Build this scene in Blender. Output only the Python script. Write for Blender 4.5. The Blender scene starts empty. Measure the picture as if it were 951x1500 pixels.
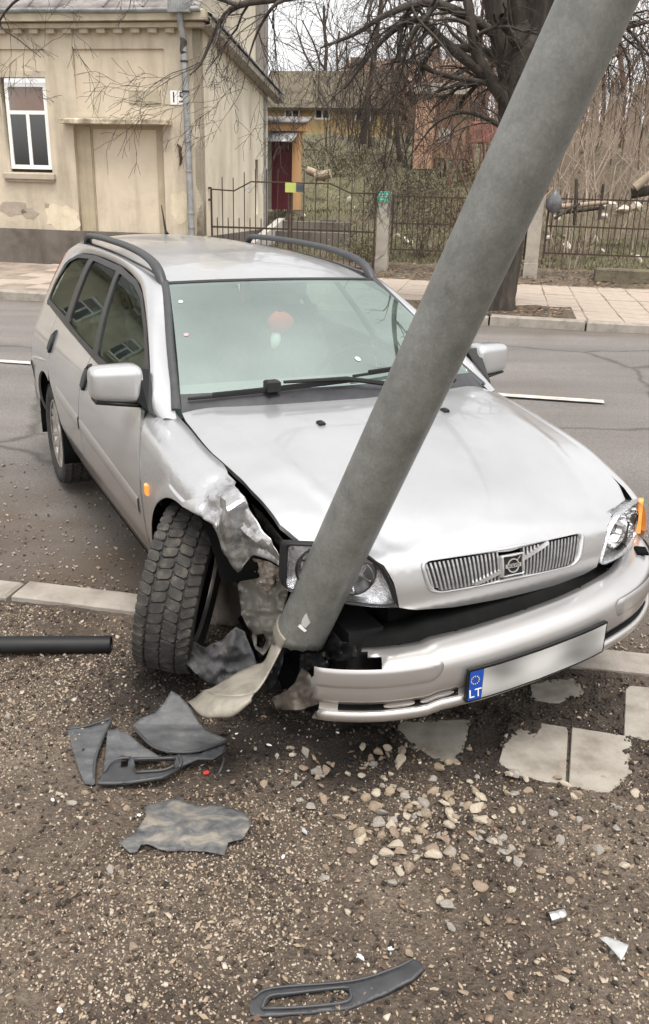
import bpy, bmesh, math, random
import numpy as np
from math import sin, cos, pi, radians, atan2, sqrt, exp
from mathutils import Vector, Matrix, noise
from mathutils.geometry import delaunay_2d_cdt
scene = bpy.context.scene
COL = scene.collection
RNG = random.Random(7)
# ---------------------------------------------------------------- camera
F_PX, PITCH, ROLL, CAM_H = 1259.5, .35745, .027168, 1.7278      # photo is 951 x 1500
_fw = Vector((0, cos(PITCH), -sin(PITCH))); _rt = Vector((1, 0, 0)); _up = _rt.cross(_fw)
_r = _rt*cos(ROLL) + _up*sin(ROLL); _u = _up*cos(ROLL) - _rt*sin(ROLL)
cd = bpy.data.cameras.new('camera'); cam = bpy.data.objects.new('camera', cd); COL.objects.link(cam)
cd.sensor_fit = 'VERTICAL'; cd.sensor_height = 24.0; cd.lens = 24.0*F_PX/1500.0
cd.clip_start = .05; cd.clip_end = 2000
mw = Matrix((_r, _u, -_fw)).transposed().to_4x4(); mw.translation = (0, 0, CAM_H)
cam.matrix_world = mw
scene.camera = cam
# ---------------------------------------------------------------- sky, sun, exposure
SUN_EL, SUN_AZ = radians(68), radians(165)      # azimuth measured clockwise from +Y
w = bpy.data.worlds.new('World'); scene.world = w; w.use_nodes = True
nt = w.node_tree; nt.nodes.clear()
out = nt.nodes.new('ShaderNodeOutputWorld'); bg = nt.nodes.new('ShaderNodeBackground')
sky = nt.nodes.new('ShaderNodeTexSky'); sky.sky_type = 'NISHITA'; sky.sun_disc = False
sky.sun_elevation = SUN_EL; sky.sun_rotation = SUN_AZ; sky.dust_density = 4; sky.air_density = 1.0; sky.ozone_density = 1
hs = nt.nodes.new('ShaderNodeHueSaturation'); hs.inputs['Saturation'].default_value = .10
tint = nt.nodes.new('ShaderNodeMixRGB'); tint.blend_type = 'MULTIPLY'; tint.inputs[0].default_value = 1
tint.inputs[2].default_value = (1.0, .985, .965, 1)
nt.links.new(sky.outputs[0], hs.inputs['Color']); nt.links.new(hs.outputs[0], tint.inputs[1])
nt.links.new(tint.outputs[0], bg.inputs[0]); bg.inputs[1].default_value = .15
nt.links.new(bg.outputs[0], out.inputs[0])
sl = bpy.data.lights.new('sun', 'SUN'); sl.energy = .9; sl.angle = radians(25); sl.color = (1, .95, .88)
so = bpy.data.objects.new('sun', sl); COL.objects.link(so)
sdir = Vector((sin(SUN_AZ)*cos(SUN_EL), cos(SUN_AZ)*cos(SUN_EL), sin(SUN_EL)))
so.rotation_euler = sdir.to_track_quat('Z', 'Y').to_euler(); so.location = (0, 0, 30)
scene.view_settings.view_transform = 'Standard'; scene.view_settings.look = 'None'
scene.view_settings.exposure = 1.2; scene.view_settings.gamma = 1
scene.render.engine = 'CYCLES'
scene.cycles.max_bounces = 8; scene.cycles.transparent_max_bounces = 16
# ---------------------------------------------------------------- frames of reference
RA = -.19                                              # the street runs 11 degrees off the camera's right
ES = Vector((cos(RA), sin(RA), 0)); EN = Vector((-sin(RA), cos(RA), 0))
CAM = Vector((0, 0, CAM_H))
def ray(px, py): return _fw + _r*((px-475.5)/F_PX) - _u*((py-750)/F_PX)
def W(s, n, z=0): return ES*s + EN*n + Vector((0, 0, z))
def G(px, py, z=0):                                    # where a sight line meets the level z
    d = ray(px, py); return CAM + d*((z-CAM_H)/d.z)
def PN(px, py, n):                                     # ... or the upright plane n metres across the street -> (s, z)
    d = ray(px, py); p = CAM + d*(n/d.dot(EN)); return p.dot(ES), p.z
def SN(p): return p.dot(ES), p.dot(EN)
CAR_LOC = Vector((.23709, 3.1436, 0))
MC = (Matrix.Rotation(-1.10075, 3, 'Z') @ Matrix.Rotation(.00417, 3, 'Y') @ Matrix.Rotation(-.00321, 3, 'X'))
MCT = MC.transposed()
def _cr(px, py): return MCT @ (CAM-CAR_LOC), MCT @ ray(px, py)
def CX(px, py, x): o, d = _cr(px, py); return o + d*((x-o.x)/d.x)
def CY(px, py, y): o, d = _cr(px, py); return o + d*((y-o.y)/d.y)
def CZ(px, py, z): o, d = _cr(px, py); return o + d*((z-o.z)/d.z)
# ---------------------------------------------------------------- materials
def _new(name):
    m = bpy.data.materials.new(name); m.use_nodes = True
    t = m.node_tree; b = t.nodes['Principled BSDF']
    return m, t, b
def N(t, kind, **kw):
    n = t.nodes.new(kind)
    for k, v in kw.items():
        if k.startswith('i_'): n.inputs[k[2:].replace('_', ' ')].default_value = v
        else: setattr(n, k, v)
    return n
def c4(c): return (*c, 1) if len(c) == 3 else c
def ramp(t, stops):
    r = N(t, 'ShaderNodeValToRGB'); e = r.color_ramp.elements
    while len(e) < len(stops): e.new(.5)
    for k, (p, c) in enumerate(stops): e[k].position = p; e[k].color = c4(c)
    return r
def mat(name, cols, scale=6, detail=6, rough=.8, metal=0, bump=0, bscale=60, coat=0, spec=.5, lo=.3, hi=.7, distort=0, island=0, rvar=0, stretch=None):
    m, t, b = _new(name)
    tc = N(t, 'ShaderNodeTexCoord'); src = tc.outputs['Object']
    if stretch:
        mp = N(t, 'ShaderNodeMapping'); mp.inputs['Scale'].default_value = stretch
        t.links.new(src, mp.inputs[0]); src = mp.outputs[0]
    if len(cols) == 1 and not island: b.inputs['Base Color'].default_value = c4(cols[0])
    else:
        nz = N(t, 'ShaderNodeTexNoise', i_Scale=scale, i_Detail=detail, i_Roughness=.62, i_Distortion=distort)
        t.links.new(src, nz.inputs['Vector'])
        n = len(cols); st = [(lo+(hi-lo)*k/max(1, n-1), c) for k, c in enumerate(cols)]
        r = ramp(t, st); fac = nz.outputs['Fac']
        if island:
            ge = N(t, 'ShaderNodeNewGeometry'); mx = N(t, 'ShaderNodeMath', operation='MULTIPLY_ADD'); mx.inputs[1].default_value = island; 
            sc_ = N(t, 'ShaderNodeMath', operation='MULTIPLY'); sc_.inputs[1].default_value = 1-island
            t.links.new(fac, sc_.inputs[0]); t.links.new(ge.outputs['Random Per Island'], mx.inputs[0]); t.links.new(sc_.outputs[0], mx.inputs[2]); fac = mx.outputs[0]
        t.links.new(fac, r.inputs[0]); t.links.new(r.outputs[0], b.inputs['Base Color'])
        if rvar:
            rr = N(t, 'ShaderNodeMapRange'); rr.inputs['To Min'].default_value = max(.02, rough-rvar); rr.inputs['To Max'].default_value = min(1, rough+rvar)
            t.links.new(nz.outputs['Fac'], rr.inputs['Value']); t.links.new(rr.outputs[0], b.inputs['Roughness'])
    if not rvar: b.inputs['Roughness'].default_value = rough
    b.inputs['Metallic'].default_value = metal; b.inputs['Coat Weight'].default_value = coat
    b.inputs['Coat Roughness'].default_value = .04; b.inputs['Specular IOR Level'].default_value = spec
    if bump:
        n2 = N(t, 'ShaderNodeTexNoise', i_Scale=bscale, i_Detail=6, i_Roughness=.65); t.links.new(src, n2.inputs['Vector'])
        bp = N(t, 'ShaderNodeBump'); bp.inputs['Strength'].default_value = 1; bp.inputs['Distance'].default_value = bump
        t.links.new(n2.outputs['Fac'], bp.inputs['Height']); t.links.new(bp.outputs[0], b.inputs['Normal'])
    return m
MT = {}
# ---------------------------------------------------------------- object helpers
def tag(o, label=None, cat=None, group=None, kind=None):
    if label: o['label'] = label
    if cat: o['category'] = cat
    if group: o['group'] = group
    if kind: o['kind'] = kind
    return o
def empty(name, label, cat, loc=(0, 0, 0), rz=0, group=None):
    o = bpy.data.objects.new(name, None); COL.objects.link(o); o.empty_display_size = .2
    o.location = loc; o.rotation_euler = (0, 0, rz)
    return tag(o, label, cat, group)
def link(name, me, parent=None):
    o = bpy.data.objects.new(name, me); COL.objects.link(o)
    if parent: o.parent = parent
    return o
def copy_tree(o, parent=None):
    c = o.copy(); COL.objects.link(c)
    if parent is not None: c.parent = parent
    for ch in [x for x in o.children]: copy_tree(ch, c)
    return c
class MB:
    """collects simple solids and links them as one mesh"""
    def __init__(s): s.v = []; s.f = []; s.m = []
    def add(s, v, f, mi=0):
        o = len(s.v); s.v += [tuple(p) for p in v]; s.f += [tuple(i+o for i in q) for q in f]; s.m += [mi]*len(f); return s
    def box(s, x0, x1, y0, y1, z0, z1, mi=0, M=None):
        v = [Vector((x, y, z)) for z in (z0, z1) for y in (y0, y1) for x in (x0, x1)]
        if M is not None: v = [M @ p for p in v]
        return s.add(v, [(0, 2, 3, 1), (4, 5, 7, 6), (0, 1, 5, 4), (2, 6, 7, 3), (0, 4, 6, 2), (1, 3, 7, 5)], mi)
    def bbox(s, x0, x1, y0, y1, z0, z1, c=.004, mi=0, M=None):       # chamfered top edges
        v = [(x0, y0, z0), (x1, y0, z0), (x1, y1, z0), (x0, y1, z0), (x0, y0, z1-c), (x1, y0, z1-c), (x1, y1, z1-c), (x0, y1, z1-c), (x0+c, y0+c, z1), (x1-c, y0+c, z1), (x1-c, y1-c, z1), (x0+c, y1-c, z1)]
        if M is not None: v = [M @ Vector(p) for p in v]
        f = [(0, 3, 2, 1), (8, 9, 10, 11)]
        for a in (0, 4): f += [(a+k, a+(k+1) % 4, a+4+(k+1) % 4, a+4+k) for k in range(4)]
        return s.add(v, f, mi)
    def tube(s, pts, rad, n=6, mi=0, cap=True, twist=0):
        pts = [Vector(p) for p in pts]; R = rad if isinstance(rad, (list, tuple)) else [rad]*len(pts)
        rings = []; up = None
        for i, p in enumerate(pts):
            d = (pts[min(i+1, len(pts)-1)] - pts[max(i-1, 0)])
            if d.length < 1e-9: d = Vector((0, 0, 1))
            d.normalize()
            if up is None: up = d.orthogonal().normalized()
            else:
                up = (up - d*up.dot(d)); up = up.normalized() if up.length > 1e-6 else d.orthogonal().normalized()
            b = d.cross(up); rings.append([p + (up*cos(2*pi*k/n+twist) + b*sin(2*pi*k/n+twist))*R[i] for k in range(n)])
        v = [q for r in rings for q in r]; f = []
        for i in range(len(pts)-1):
            f += [(i*n+k, i*n+(k+1) % n, (i+1)*n+(k+1) % n, (i+1)*n+k) for k in range(n)]
        if cap: f += [tuple(range(n-1, -1, -1)), tuple((len(pts)-1)*n+k for k in range(n))]
        return s.add(v, f, mi)
    def lathe(s, prof, n=32, M=None, mi=0, a0=0, a1=2*pi):             # prof: (radius, height) about local z
        full = abs(a1-a0-2*pi) < 1e-6; c = n if full else n+1
        v = [Vector((r*cos(a0+(a1-a0)*k/n), r*sin(a0+(a1-a0)*k/n), h)) for r, h in prof for k in range(c)]
        if M is not None: v = [M @ p for p in v]
        f = [(i*c+k, i*c+(k+1) % c, (i+1)*c+(k+1) % c, (i+1)*c+k) for i in range(len(prof)-1) for k in range(n)]
        return s.add(v, f, mi)
    def prism(s, poly, z0, z1, M=None, mi=0):
        n = len(poly); v = [Vector((x, y, z)) for z in (z0, z1) for x, y in poly]
        if M is not None: v = [M @ p for p in v]
        f = [tuple(range(n-1, -1, -1)), tuple(range(n, 2*n))] + [(k, (k+1) % n, n+(k+1) % n, n+k) for k in range(n)]
        return s.add(v, f, mi)
    def build(s, name, mats, parent=None, smooth=False, auto=None):
        me = bpy.data.meshes.new(name); me.from_pydata(s.v, [], s.f)
        for m in (mats if isinstance(mats, (list, tuple)) else [mats]): me.materials.append(m)
        if any(s.m): me.polygons.foreach_set('material_index', s.m)
        if smooth:
            me.polygons.foreach_set('use_smooth', [True]*len(me.polygons))
            if auto: me.set_sharp_from_angle(angle=radians(auto))
        me.validate(); me.update()
        return link(name, me, parent)
def fix_normals(o):
    bm = bmesh.new(); bm.from_mesh(o.data); bmesh.ops.recalc_face_normals(bm, faces=bm.faces); bm.to_mesh(o.data); bm.free(); return o
def pchip(xs, ys):
    xs = np.array(xs, float); ys = np.array(ys, float); h = np.diff(xs); d = np.diff(ys)/h; m = np.zeros(len(xs))
    for i in range(1, len(xs)-1):
        if d[i-1]*d[i] > 0:
            w1 = 2*h[i]+h[i-1]; w2 = h[i]+2*h[i-1]; m[i] = (w1+w2)/(w1/d[i-1]+w2/d[i])
    m[0] = d[0]; m[-1] = d[-1]
    def f(x):
        i = int(min(max(np.searchsorted(xs, x)-1, 0), len(xs)-2)); t = (x-xs[i])/h[i]
        if t < 0: return float(ys[0]+m[0]*(x-xs[0]))
        if t > 1: return float(ys[-1]+m[-1]*(x-xs[-1]))
        return float((1+2*t)*(1-t)**2*ys[i] + t*(1-t)**2*h[i]*m[i] + t*t*(3-2*t)*ys[i+1] + t*t*(t-1)*h[i]*m[i+1])
    return f
def crom(P, n):                                         # points along a Catmull-Rom curve, n per span
    P = [Vector(p) for p in P]; o = []
    for i in range(len(P)-1):
        a = P[i-1] if i else P[0]*2-P[1]; b, c = P[i], P[i+1]; d = P[i+2] if i+2 < len(P) else P[-1]*2-P[-2]
        for k in range(n):
            t = k/n; o.append(.5*((2*b)+(c-a)*t+(2*a-5*b+4*c-d)*t*t+(3*b-a-3*c+d)*t**3))
    o.append(P[-1]); return o
def resamp(P, n):                                       # n points evenly spaced along a polyline
    P = [Vector(p) for p in P]; L = [0]
    for a, b in zip(P, P[1:]): L.append(L[-1]+(b-a).length)
    o = []; j = 0
    for k in range(n):
        t = L[-1]*k/(n-1)
        while j < len(P)-2 and L[j+1] < t: j += 1
        q = (t-L[j])/max(1e-9, L[j+1]-L[j]); o.append(P[j].lerp(P[j+1], min(1, max(0, q))))
    return o
def grid(name, rows, m, parent=None, closed=False, flip=False, thick=0, smooth=True):
    n = len(rows[0]); v = [tuple(p) for r in rows for p in r]; f = []
    for i in range(len(rows)-1):
        for k in range(n if closed else n-1):
            q = (i*n+k, i*n+(k+1) % n, (i+1)*n+(k+1) % n, (i+1)*n+k); f.append(q[::-1] if flip else q)
    me = bpy.data.meshes.new(name); me.from_pydata(v, [], f); me.materials.append(m)
    if smooth: me.polygons.foreach_set('use_smooth', [True]*len(f))
    me.update(); o = link(name, me, parent)
    if thick:
        md = o.modifiers.new('thick', 'SOLIDIFY'); md.thickness = abs(thick); md.offset = -1 if thick > 0 else 1
        md.use_even_offset = False
    return o
def inpoly(x, y, P):
    c = False; j = len(P)-1
    for i in range(len(P)):
        xi, yi = P[i]; xj, yj = P[j]
        if (yi > y) != (yj > y) and x < (xj-xi)*(y-yi)/(yj-yi)+xi: c = not c
        j = i
    return c
def dens(poly, res):
    o = []
    for (a, b), (c, d) in zip(poly, poly[1:]+poly[:1]):
        k = max(1, int(math.hypot(c-a, d-b)/res+.5)); o += [(a+(c-a)*i/k, b+(d-b)*i/k) for i in range(k)]
    return o
def rounded(poly, r, n=5):
    o = []; m = len(poly); rr = r if isinstance(r, (list, tuple)) else [r]*m
    for i in range(m):
        p0, p, p1 = Vector(poly[i-1]), Vector(poly[i]), Vector(poly[(i+1) % m])
        a = min(rr[i], .45*(p0-p).length, .45*(p1-p).length)
        if a <= 1e-6: o.append(tuple(p)); continue
        s, e = p+(p0-p).normalized()*a, p+(p1-p).normalized()*a
        for k in range(n+1):
            t = k/n; q = s*(1-t)**2+p*2*t*(1-t)+e*t*t; o.append((q.x, q.y))
    return o
def panel(name, poly, f, m, parent=None, res=.03, flange=.012, holes=(), flip=False, eps=None, thick=0):
    """a sheet cut to a 2-D outline (with holes), mapped into space by f(u, v), with exact normals and a turned-in edge"""
    loops = [dens(list(poly), res)] + [dens(list(h), res) for h in holes]
    pts = []; edges = []
    for L in loops:
        o = len(pts); pts += L; edges += [(o+i, o+(i+1) % len(L)) for i in range(len(L))]
    nb = len(pts); B = np.array(pts)
    x0, y0 = B.min(0); x1, y1 = B.max(0)
    ys = np.arange(y0+res*.5, y1, res*.87)
    for j, y in enumerate(ys):
        for x in np.arange(x0+res*(.25+.5*(j % 2)), x1, res):
            if not inpoly(x, y, loops[0]) or any(inpoly(x, y, h) for h in loops[1:]): continue
            if ((B[:, 0]-x)**2+(B[:, 1]-y)**2).min() < (.5*res)**2: continue
            pts.append((float(x), float(y)))
    vs, es, fs, *_ = delaunay_2d_cdt([Vector(p) for p in pts], edges, [], 0, 1e-6)
    keep = []
    for q in fs:
        cx_ = sum(vs[i].x for i in q)/len(q); cy_ = sum(vs[i].y for i in q)/len(q)
        if inpoly(cx_, cy_, loops[0]) and not any(inpoly(cx_, cy_, h) for h in loops[1:]): keep.append(tuple(q) if not flip else tuple(q)[::-1])
    e = eps or res*.2; V = []; NN = []
    for p in vs:
        a = f(p.x, p.y); du = f(p.x+e, p.y)-f(p.x-e, p.y); dv = f(p.x, p.y+e)-f(p.x, p.y-e)
        n = du.cross(dv); n = n.normalized() if n.length > 1e-12 else Vector((0, 0, 1))
        V.append(a); NN.append(-n if flip else n)
    F = list(keep)
    if flange:
        cnt = {}
        for q in keep:
            for a, b in zip(q, q[1:]+q[:1]): cnt[(a, b)] = 1
        idx = {}
        def dup(i, k):
            if (i, k) not in idx: idx[(i, k)] = len(V); V.append(V[i]-NN[i]*flange*k); NN.append(None)
            return idx[(i, k)]
        for (a, b) in list(cnt):
            if (b, a) not in cnt:
                A, Bq, A2, B2 = dup(a, 0), dup(b, 0), dup(a, 1), dup(b, 1)
                F.append((Bq, A, A2, B2)); t = (V[b]-V[a]).cross(NN[a]).normalized()
                for i in (A, Bq, A2, B2): NN[i] = t if NN[i] is None else (NN[i]+t).normalized()
    me = bpy.data.meshes.new(name); me.from_pydata([tuple(p) for p in V], [], F); me.materials.append(m)
    me.polygons.foreach_set('use_smooth', [True]*len(me.polygons)); me.update()
    me.normals_split_custom_set_from_vertices([tuple(n) if n is not None else (0, 0, 1) for n in NN])
    o = link(name, me, parent)
    if thick:
        md = o.modifiers.new('thick', 'SOLIDIFY'); md.thickness = thick; md.offset = -1
    return o
def fbm(p, sc, o=4): return noise.fractal(Vector(p)*sc, 1.0, 2.0, o)
def text(name, body, size, m, parent, loc, rot, ext=.001, align='CENTER'):
    c = bpy.data.curves.new(name, 'FONT'); c.body = body; c.size = size; c.extrude = ext; c.align_x = align; c.align_y = 'CENTER'
    c.materials.append(m); t_ = bpy.data.objects.new('tmp', c); COL.objects.link(t_); bpy.context.view_layer.update()
    me = bpy.data.meshes.new_from_object(t_.evaluated_get(bpy.context.evaluated_depsgraph_get())); me.name = name; bpy.data.objects.remove(t_)
    o = link(name, me, parent); o.location = loc; o.rotation_euler = rot; return o
# ================================================================ MATERIALS OF THE SETTING
def m_ground():
    m, t, b = _new('dirt'); tc = N(t, 'ShaderNodeTexCoord')
    n1 = N(t, 'ShaderNodeTexNoise', i_Scale=1.6, i_Detail=8, i_Roughness=.65); n2 = N(t, 'ShaderNodeTexNoise', i_Scale=55, i_Detail=8, i_Roughness=.75)
    n3 = N(t, 'ShaderNodeTexVoronoi', i_Scale=110)
    for n in (n1, n2, n3): t.links.new(tc.outputs['Object'], n.inputs['Vector'])
    r1 = ramp(t, [(.34, (.052, .037, .026)), (.5, (.115, .086, .063)), (.66, (.185, .145, .11))])
    r2 = ramp(t, [(.3, (.35, .33, .31)), (.55, (.85, .85, .85)), (.75, (1.5, 1.45, 1.4))])
    t.links.new(n1.outputs['Fac'], r1.inputs[0]); t.links.new(n2.outputs['Fac'], r2.inputs[0])
    mx = N(t, 'ShaderNodeMixRGB', blend_type='MULTIPLY'); mx.inputs[0].default_value = 1
    t.links.new(r1.outputs[0], mx.inputs[1]); t.links.new(r2.outputs[0], mx.inputs[2])
    at = N(t, 'ShaderNodeAttribute', attribute_name='wet'); mw_ = N(t, 'ShaderNodeMixRGB'); mw_.inputs[2].default_value = (.016, .011, .008, 1)
    ml = N(t, 'ShaderNodeMath', operation='MULTIPLY'); ml.inputs[1].default_value = .95
    t.links.new(at.outputs['Fac'], ml.inputs[0]); t.links.new(ml.outputs[0], mw_.inputs[0]); t.links.new(mx.outputs[0], mw_.inputs[1])
    t.links.new(mw_.outputs[0], b.inputs['Base Color']); b.inputs['Roughness'].default_value = .9
    ad = N(t, 'ShaderNodeMath', operation='ADD'); t.links.new(n2.outputs['Fac'], ad.inputs[0]); t.links.new(n3.outputs['Distance'], ad.inputs[1])
    bp = N(t, 'ShaderNodeBump'); bp.inputs['Strength'].default_value = 1; bp.inputs['Distance'].default_value = .008
    t.links.new(ad.outputs[0], bp.inputs['Height']); t.links.new(bp.outputs[0], b.inputs['Normal'])
    return m
def m_asphalt():
    m, t, b = _new('asphalt'); tc = N(t, 'ShaderNodeTexCoord')
    n1 = N(t, 'ShaderNodeTexNoise', i_Scale=.55, i_Detail=7, i_Roughness=.6); n2 = N(t, 'ShaderNodeTexNoise', i_Scale=70, i_Detail=8, i_Roughness=.8)
    mp = N(t, 'ShaderNodeMapping'); mp.inputs['Rotation'].default_value = (0, 0, -RA); mp.inputs['Scale'].default_value = (.25, 1.6, 1)
    t.links.new(tc.outputs['Object'], mp.inputs[0]); t.links.new(mp.outputs[0], n1.inputs['Vector']); t.links.new(tc.outputs['Object'], n2.inputs['Vector'])
    r1 = ramp(t, [(.3, (.125, .113, .105)), (.5, (.18, .165, .153)), (.7, (.235, .216, .20))]); r2 = ramp(t, [(.35, (.45, .45, .45)), (.7, (1.45, 1.45, 1.45))])
    t.links.new(n1.outputs['Fac'], r1.inputs[0]); t.links.new(n2.outputs['Fac'], r2.inputs[0])
    mx = N(t, 'ShaderNodeMixRGB', blend_type='MULTIPLY'); mx.inputs[0].default_value = 1
    t.links.new(r1.outputs[0], mx.inputs[1]); t.links.new(r2.outputs[0], mx.inputs[2])
    at = N(t, 'ShaderNodeAttribute', attribute_name='wet')               # trodden dirt along the kerbs
    md = N(t, 'ShaderNodeMixRGB'); md.inputs[2].default_value = (.095, .07, .05, 1)
    t.links.new(at.outputs['Fac'], md.inputs[0]); t.links.new(mx.outputs[0], md.inputs[1])
    # cracks
    vo = N(t, 'ShaderNodeTexVoronoi', feature='DISTANCE_TO_EDGE', i_Scale=.32); nd = N(t, 'ShaderNodeTexNoise', i_Scale=2.2, i_Detail=6)
    mv = N(t, 'ShaderNodeMixRGB'); mv.inputs[0].default_value = .22; t.links.new(tc.outputs['Object'], mv.inputs[1]); t.links.new(tc.outputs['Object'], nd.inputs['Vector'])
    t.links.new(nd.outputs['Color'], mv.inputs[2]); t.links.new(mv.outputs[0], vo.inputs['Vector'])
    rc = ramp(t, [(.0, (.35, .35, .35)), (.012, (1, 1, 1))]); t.links.new(vo.outputs['Distance'], rc.inputs[0])
    m3 = N(t, 'ShaderNodeMixRGB', blend_type='MULTIPLY'); m3.inputs[0].default_value = .8
    t.links.new(md.outputs[0], m3.inputs[1]); t.links.new(rc.outputs[0], m3.inputs[2])
    t.links.new(m3.outputs[0], b.inputs['Base Color']); b.inputs['Roughness'].default_value = .82
    bp = N(t, 'ShaderNodeBump'); bp.inputs['Strength'].default_value = 1; bp.inputs['Distance'].default_value = .012
    t.links.new(n2.outputs['Fac'], bp.inputs['Height']); t.links.new(bp.outputs[0], b.inputs['Normal'])
    return m
def m_plaster(name, a, bcol, c, sc=1.1):
    m, t, b = _new(name); tc = N(t, 'ShaderNodeTexCoord')
    n1 = N(t, 'ShaderNodeTexNoise', i_Scale=sc, i_Detail=8, i_Roughness=.66, i_Distortion=.4); n2 = N(t, 'ShaderNodeTexNoise', i_Scale=30, i_Detail=6, i_Roughness=.7)
    mp = N(t, 'ShaderNodeMapping'); mp.inputs['Scale'].default_value = (2.2, 2.2, .35); n3 = N(t, 'ShaderNodeTexNoise', i_Scale=1.0, i_Detail=6, i_Roughness=.6)
    t.links.new(tc.outputs['Object'], mp.inputs[0]); t.links.new(mp.outputs[0], n3.inputs['Vector'])
    for n in (n1, n2): t.links.new(tc.outputs['Object'], n.inputs['Vector'])
    r = ramp(t, [(.28, c), (.42, bcol), (.6, a)]); t.links.new(n1.outputs['Fac'], r.inputs[0])
    r3 = ramp(t, [(.3, (.62, .60, .57)), (.52, (1, 1, 1))]); t.links.new(n3.outputs['Fac'], r3.inputs[0])
    mx = N(t, 'ShaderNodeMixRGB', blend_type='MULTIPLY'); mx.inputs[0].default_value = .8
    t.links.new(r.outputs[0], mx.inputs[1]); t.links.new(r3.outputs[0], mx.inputs[2]); t.links.new(mx.outputs[0], b.inputs['Base Color'])
    b.inputs['Roughness'].default_value = .92
    bp = N(t, 'ShaderNodeBump'); bp.inputs['Strength'].default_value = .7; bp.inputs['Distance'].default_value = .01
    t.links.new(n2.outputs['Fac'], bp.inputs['Height']); t.links.new(bp.outputs[0], b.inputs['Normal'])
    return m
def m_grass():
    m, t, b = _new('rough_ground'); tc = N(t, 'ShaderNodeTexCoord')
    n1 = N(t, 'ShaderNodeTexNoise', i_Scale=.35, i_Detail=8, i_Roughness=.7); n2 = N(t, 'ShaderNodeTexNoise', i_Scale=7, i_Detail=8, i_Roughness=.75)
    for n in (n1, n2): t.links.new(tc.outputs['Object'], n.inputs['Vector'])
    r = ramp(t, [(.3, (.075, .055, .04)), (.42, (.12, .097, .066)), (.54, (.105, .098, .052)), (.68, (.17, .148, .095))]); t.links.new(n1.outputs['Fac'], r.inputs[0])
    r2 = ramp(t, [(.3, (.4, .4, .4)), (.7, (1.5, 1.5, 1.4))]); t.links.new(n2.outputs['Fac'], r2.inputs[0])
    mx = N(t, 'ShaderNodeMixRGB', blend_type='MULTIPLY'); mx.inputs[0].default_value = 1
    t.links.new(r.outputs[0], mx.inputs[1]); t.links.new(r2.outputs[0], mx.inputs[2]); t.links.new(mx.outputs[0], b.inputs['Base Color']); b.inputs['Roughness'].default_value = .95
    bp = N(t, 'ShaderNodeBump'); bp.inputs['Distance'].default_value = .08; t.links.new(n2.outputs['Fac'], bp.inputs['Height']); t.links.new(bp.outputs[0], b.inputs['Normal'])
    return m
MT['dirt'] = m_ground(); MT['asphalt'] = m_asphalt(); MT['rough'] = m_grass()
MT['plaster'] = m_plaster('plaster', (.52, .452, .35), (.445, .387, .302), (.30, .265, .218))
MT['plaster_pale_lit'] = m_plaster('plaster_pale_lit', (.66, .60, .485), (.60, .54, .43), (.48, .43, .345), .8)  # pale plaster; the side wall's brighter light is put into the tone too
MT['plaster_panel'] = m_plaster('plaster_panel', (.58, .50, .385), (.53, .455, .35), (.42, .365, .29), 1.5)
MT['plinth'] = m_plaster('plinth', (.14, .122, .105), (.105, .09, .077), (.06, .052, .044), 1.6)
MT['concrete'] = mat('concrete', [(.21, .19, .165), (.30, .275, .235), (.36, .33, .28)], 5, 8, .9, bump=.006, bscale=70)
MT['kerb'] = mat('kerb_concrete', [(.17, .148, .125), (.27, .242, .208), (.33, .30, .262)], 6, 8, .9, bump=.004, bscale=90)
MT['tile'] = mat('paving_concrete', [(.16, .138, .112), (.27, .245, .208), (.34, .312, .27)], 7, 10, .9, bump=.004, bscale=90)
MT['slab'] = mat('pavement_slab', [(.25, .20, .16), (.33, .272, .222), (.39, .33, .275)], 4, 8, .9, bump=.004, bscale=60, island=.4)
MT['zinc'] = mat('zinc_sheet', [(.16, .165, .17), (.26, .265, .265), (.34, .34, .335)], 5, 6, .55, metal=.3, bump=.002, bscale=30)
MT['roofsheet'] = mat('old_roof_sheet', [(.07, .06, .056), (.16, .145, .135), (.27, .25, .235)], 2.5, 8, .8, bump=.01, bscale=12)
MT['rust'] = mat('rusty_iron', [(.022, .014, .012), (.04, .023, .017), (.075, .038, .026)], 14, 6, .85, bump=.001, bscale=80)
MT['dark_iron'] = mat('dark_iron', [(.018, .016, .018), (.035, .03, .03)], 20, 5, .7)
MT['white_frame'] = mat('white_frame', [(.72, .71, .68), (.8, .79, .77)], 8, 4, .45)
MT['blind'] = mat('brown_blind', [(.30, .16, .11), (.36, .20, .14)], 5, 4, .8)
MT['bark'] = mat('bark', [(.02, .016, .013), (.045, .036, .029), (.085, .069, .057)], 9, 8, .95, bump=.03, bscale=14, stretch=(1, 1, .25))
MT['twig'] = mat('twig', [(.045, .032, .025), (.09, .066, .052)], 3, 3, .95)
MT['twig_red'] = mat('reddish_twig', [(.115, .066, .047), (.20, .128, .093)], 2, 3, .95)
MT['twig_pale'] = mat('pale_twig', [(.24, .19, .145), (.38, .31, .245)], 2, 3, .95)
MT['white_paint'] = mat('white_paint', [(.30, .28, .25), (.54, .52, .48)], 9, 8, .75)
MT['enamel'] = mat('white_enamel', [(.75, .74, .70), (.82, .81, .78)], 20, 4, .3)
MT['ink'] = mat('black_print', [(.012, .012, .013)], rough=.6)
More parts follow.
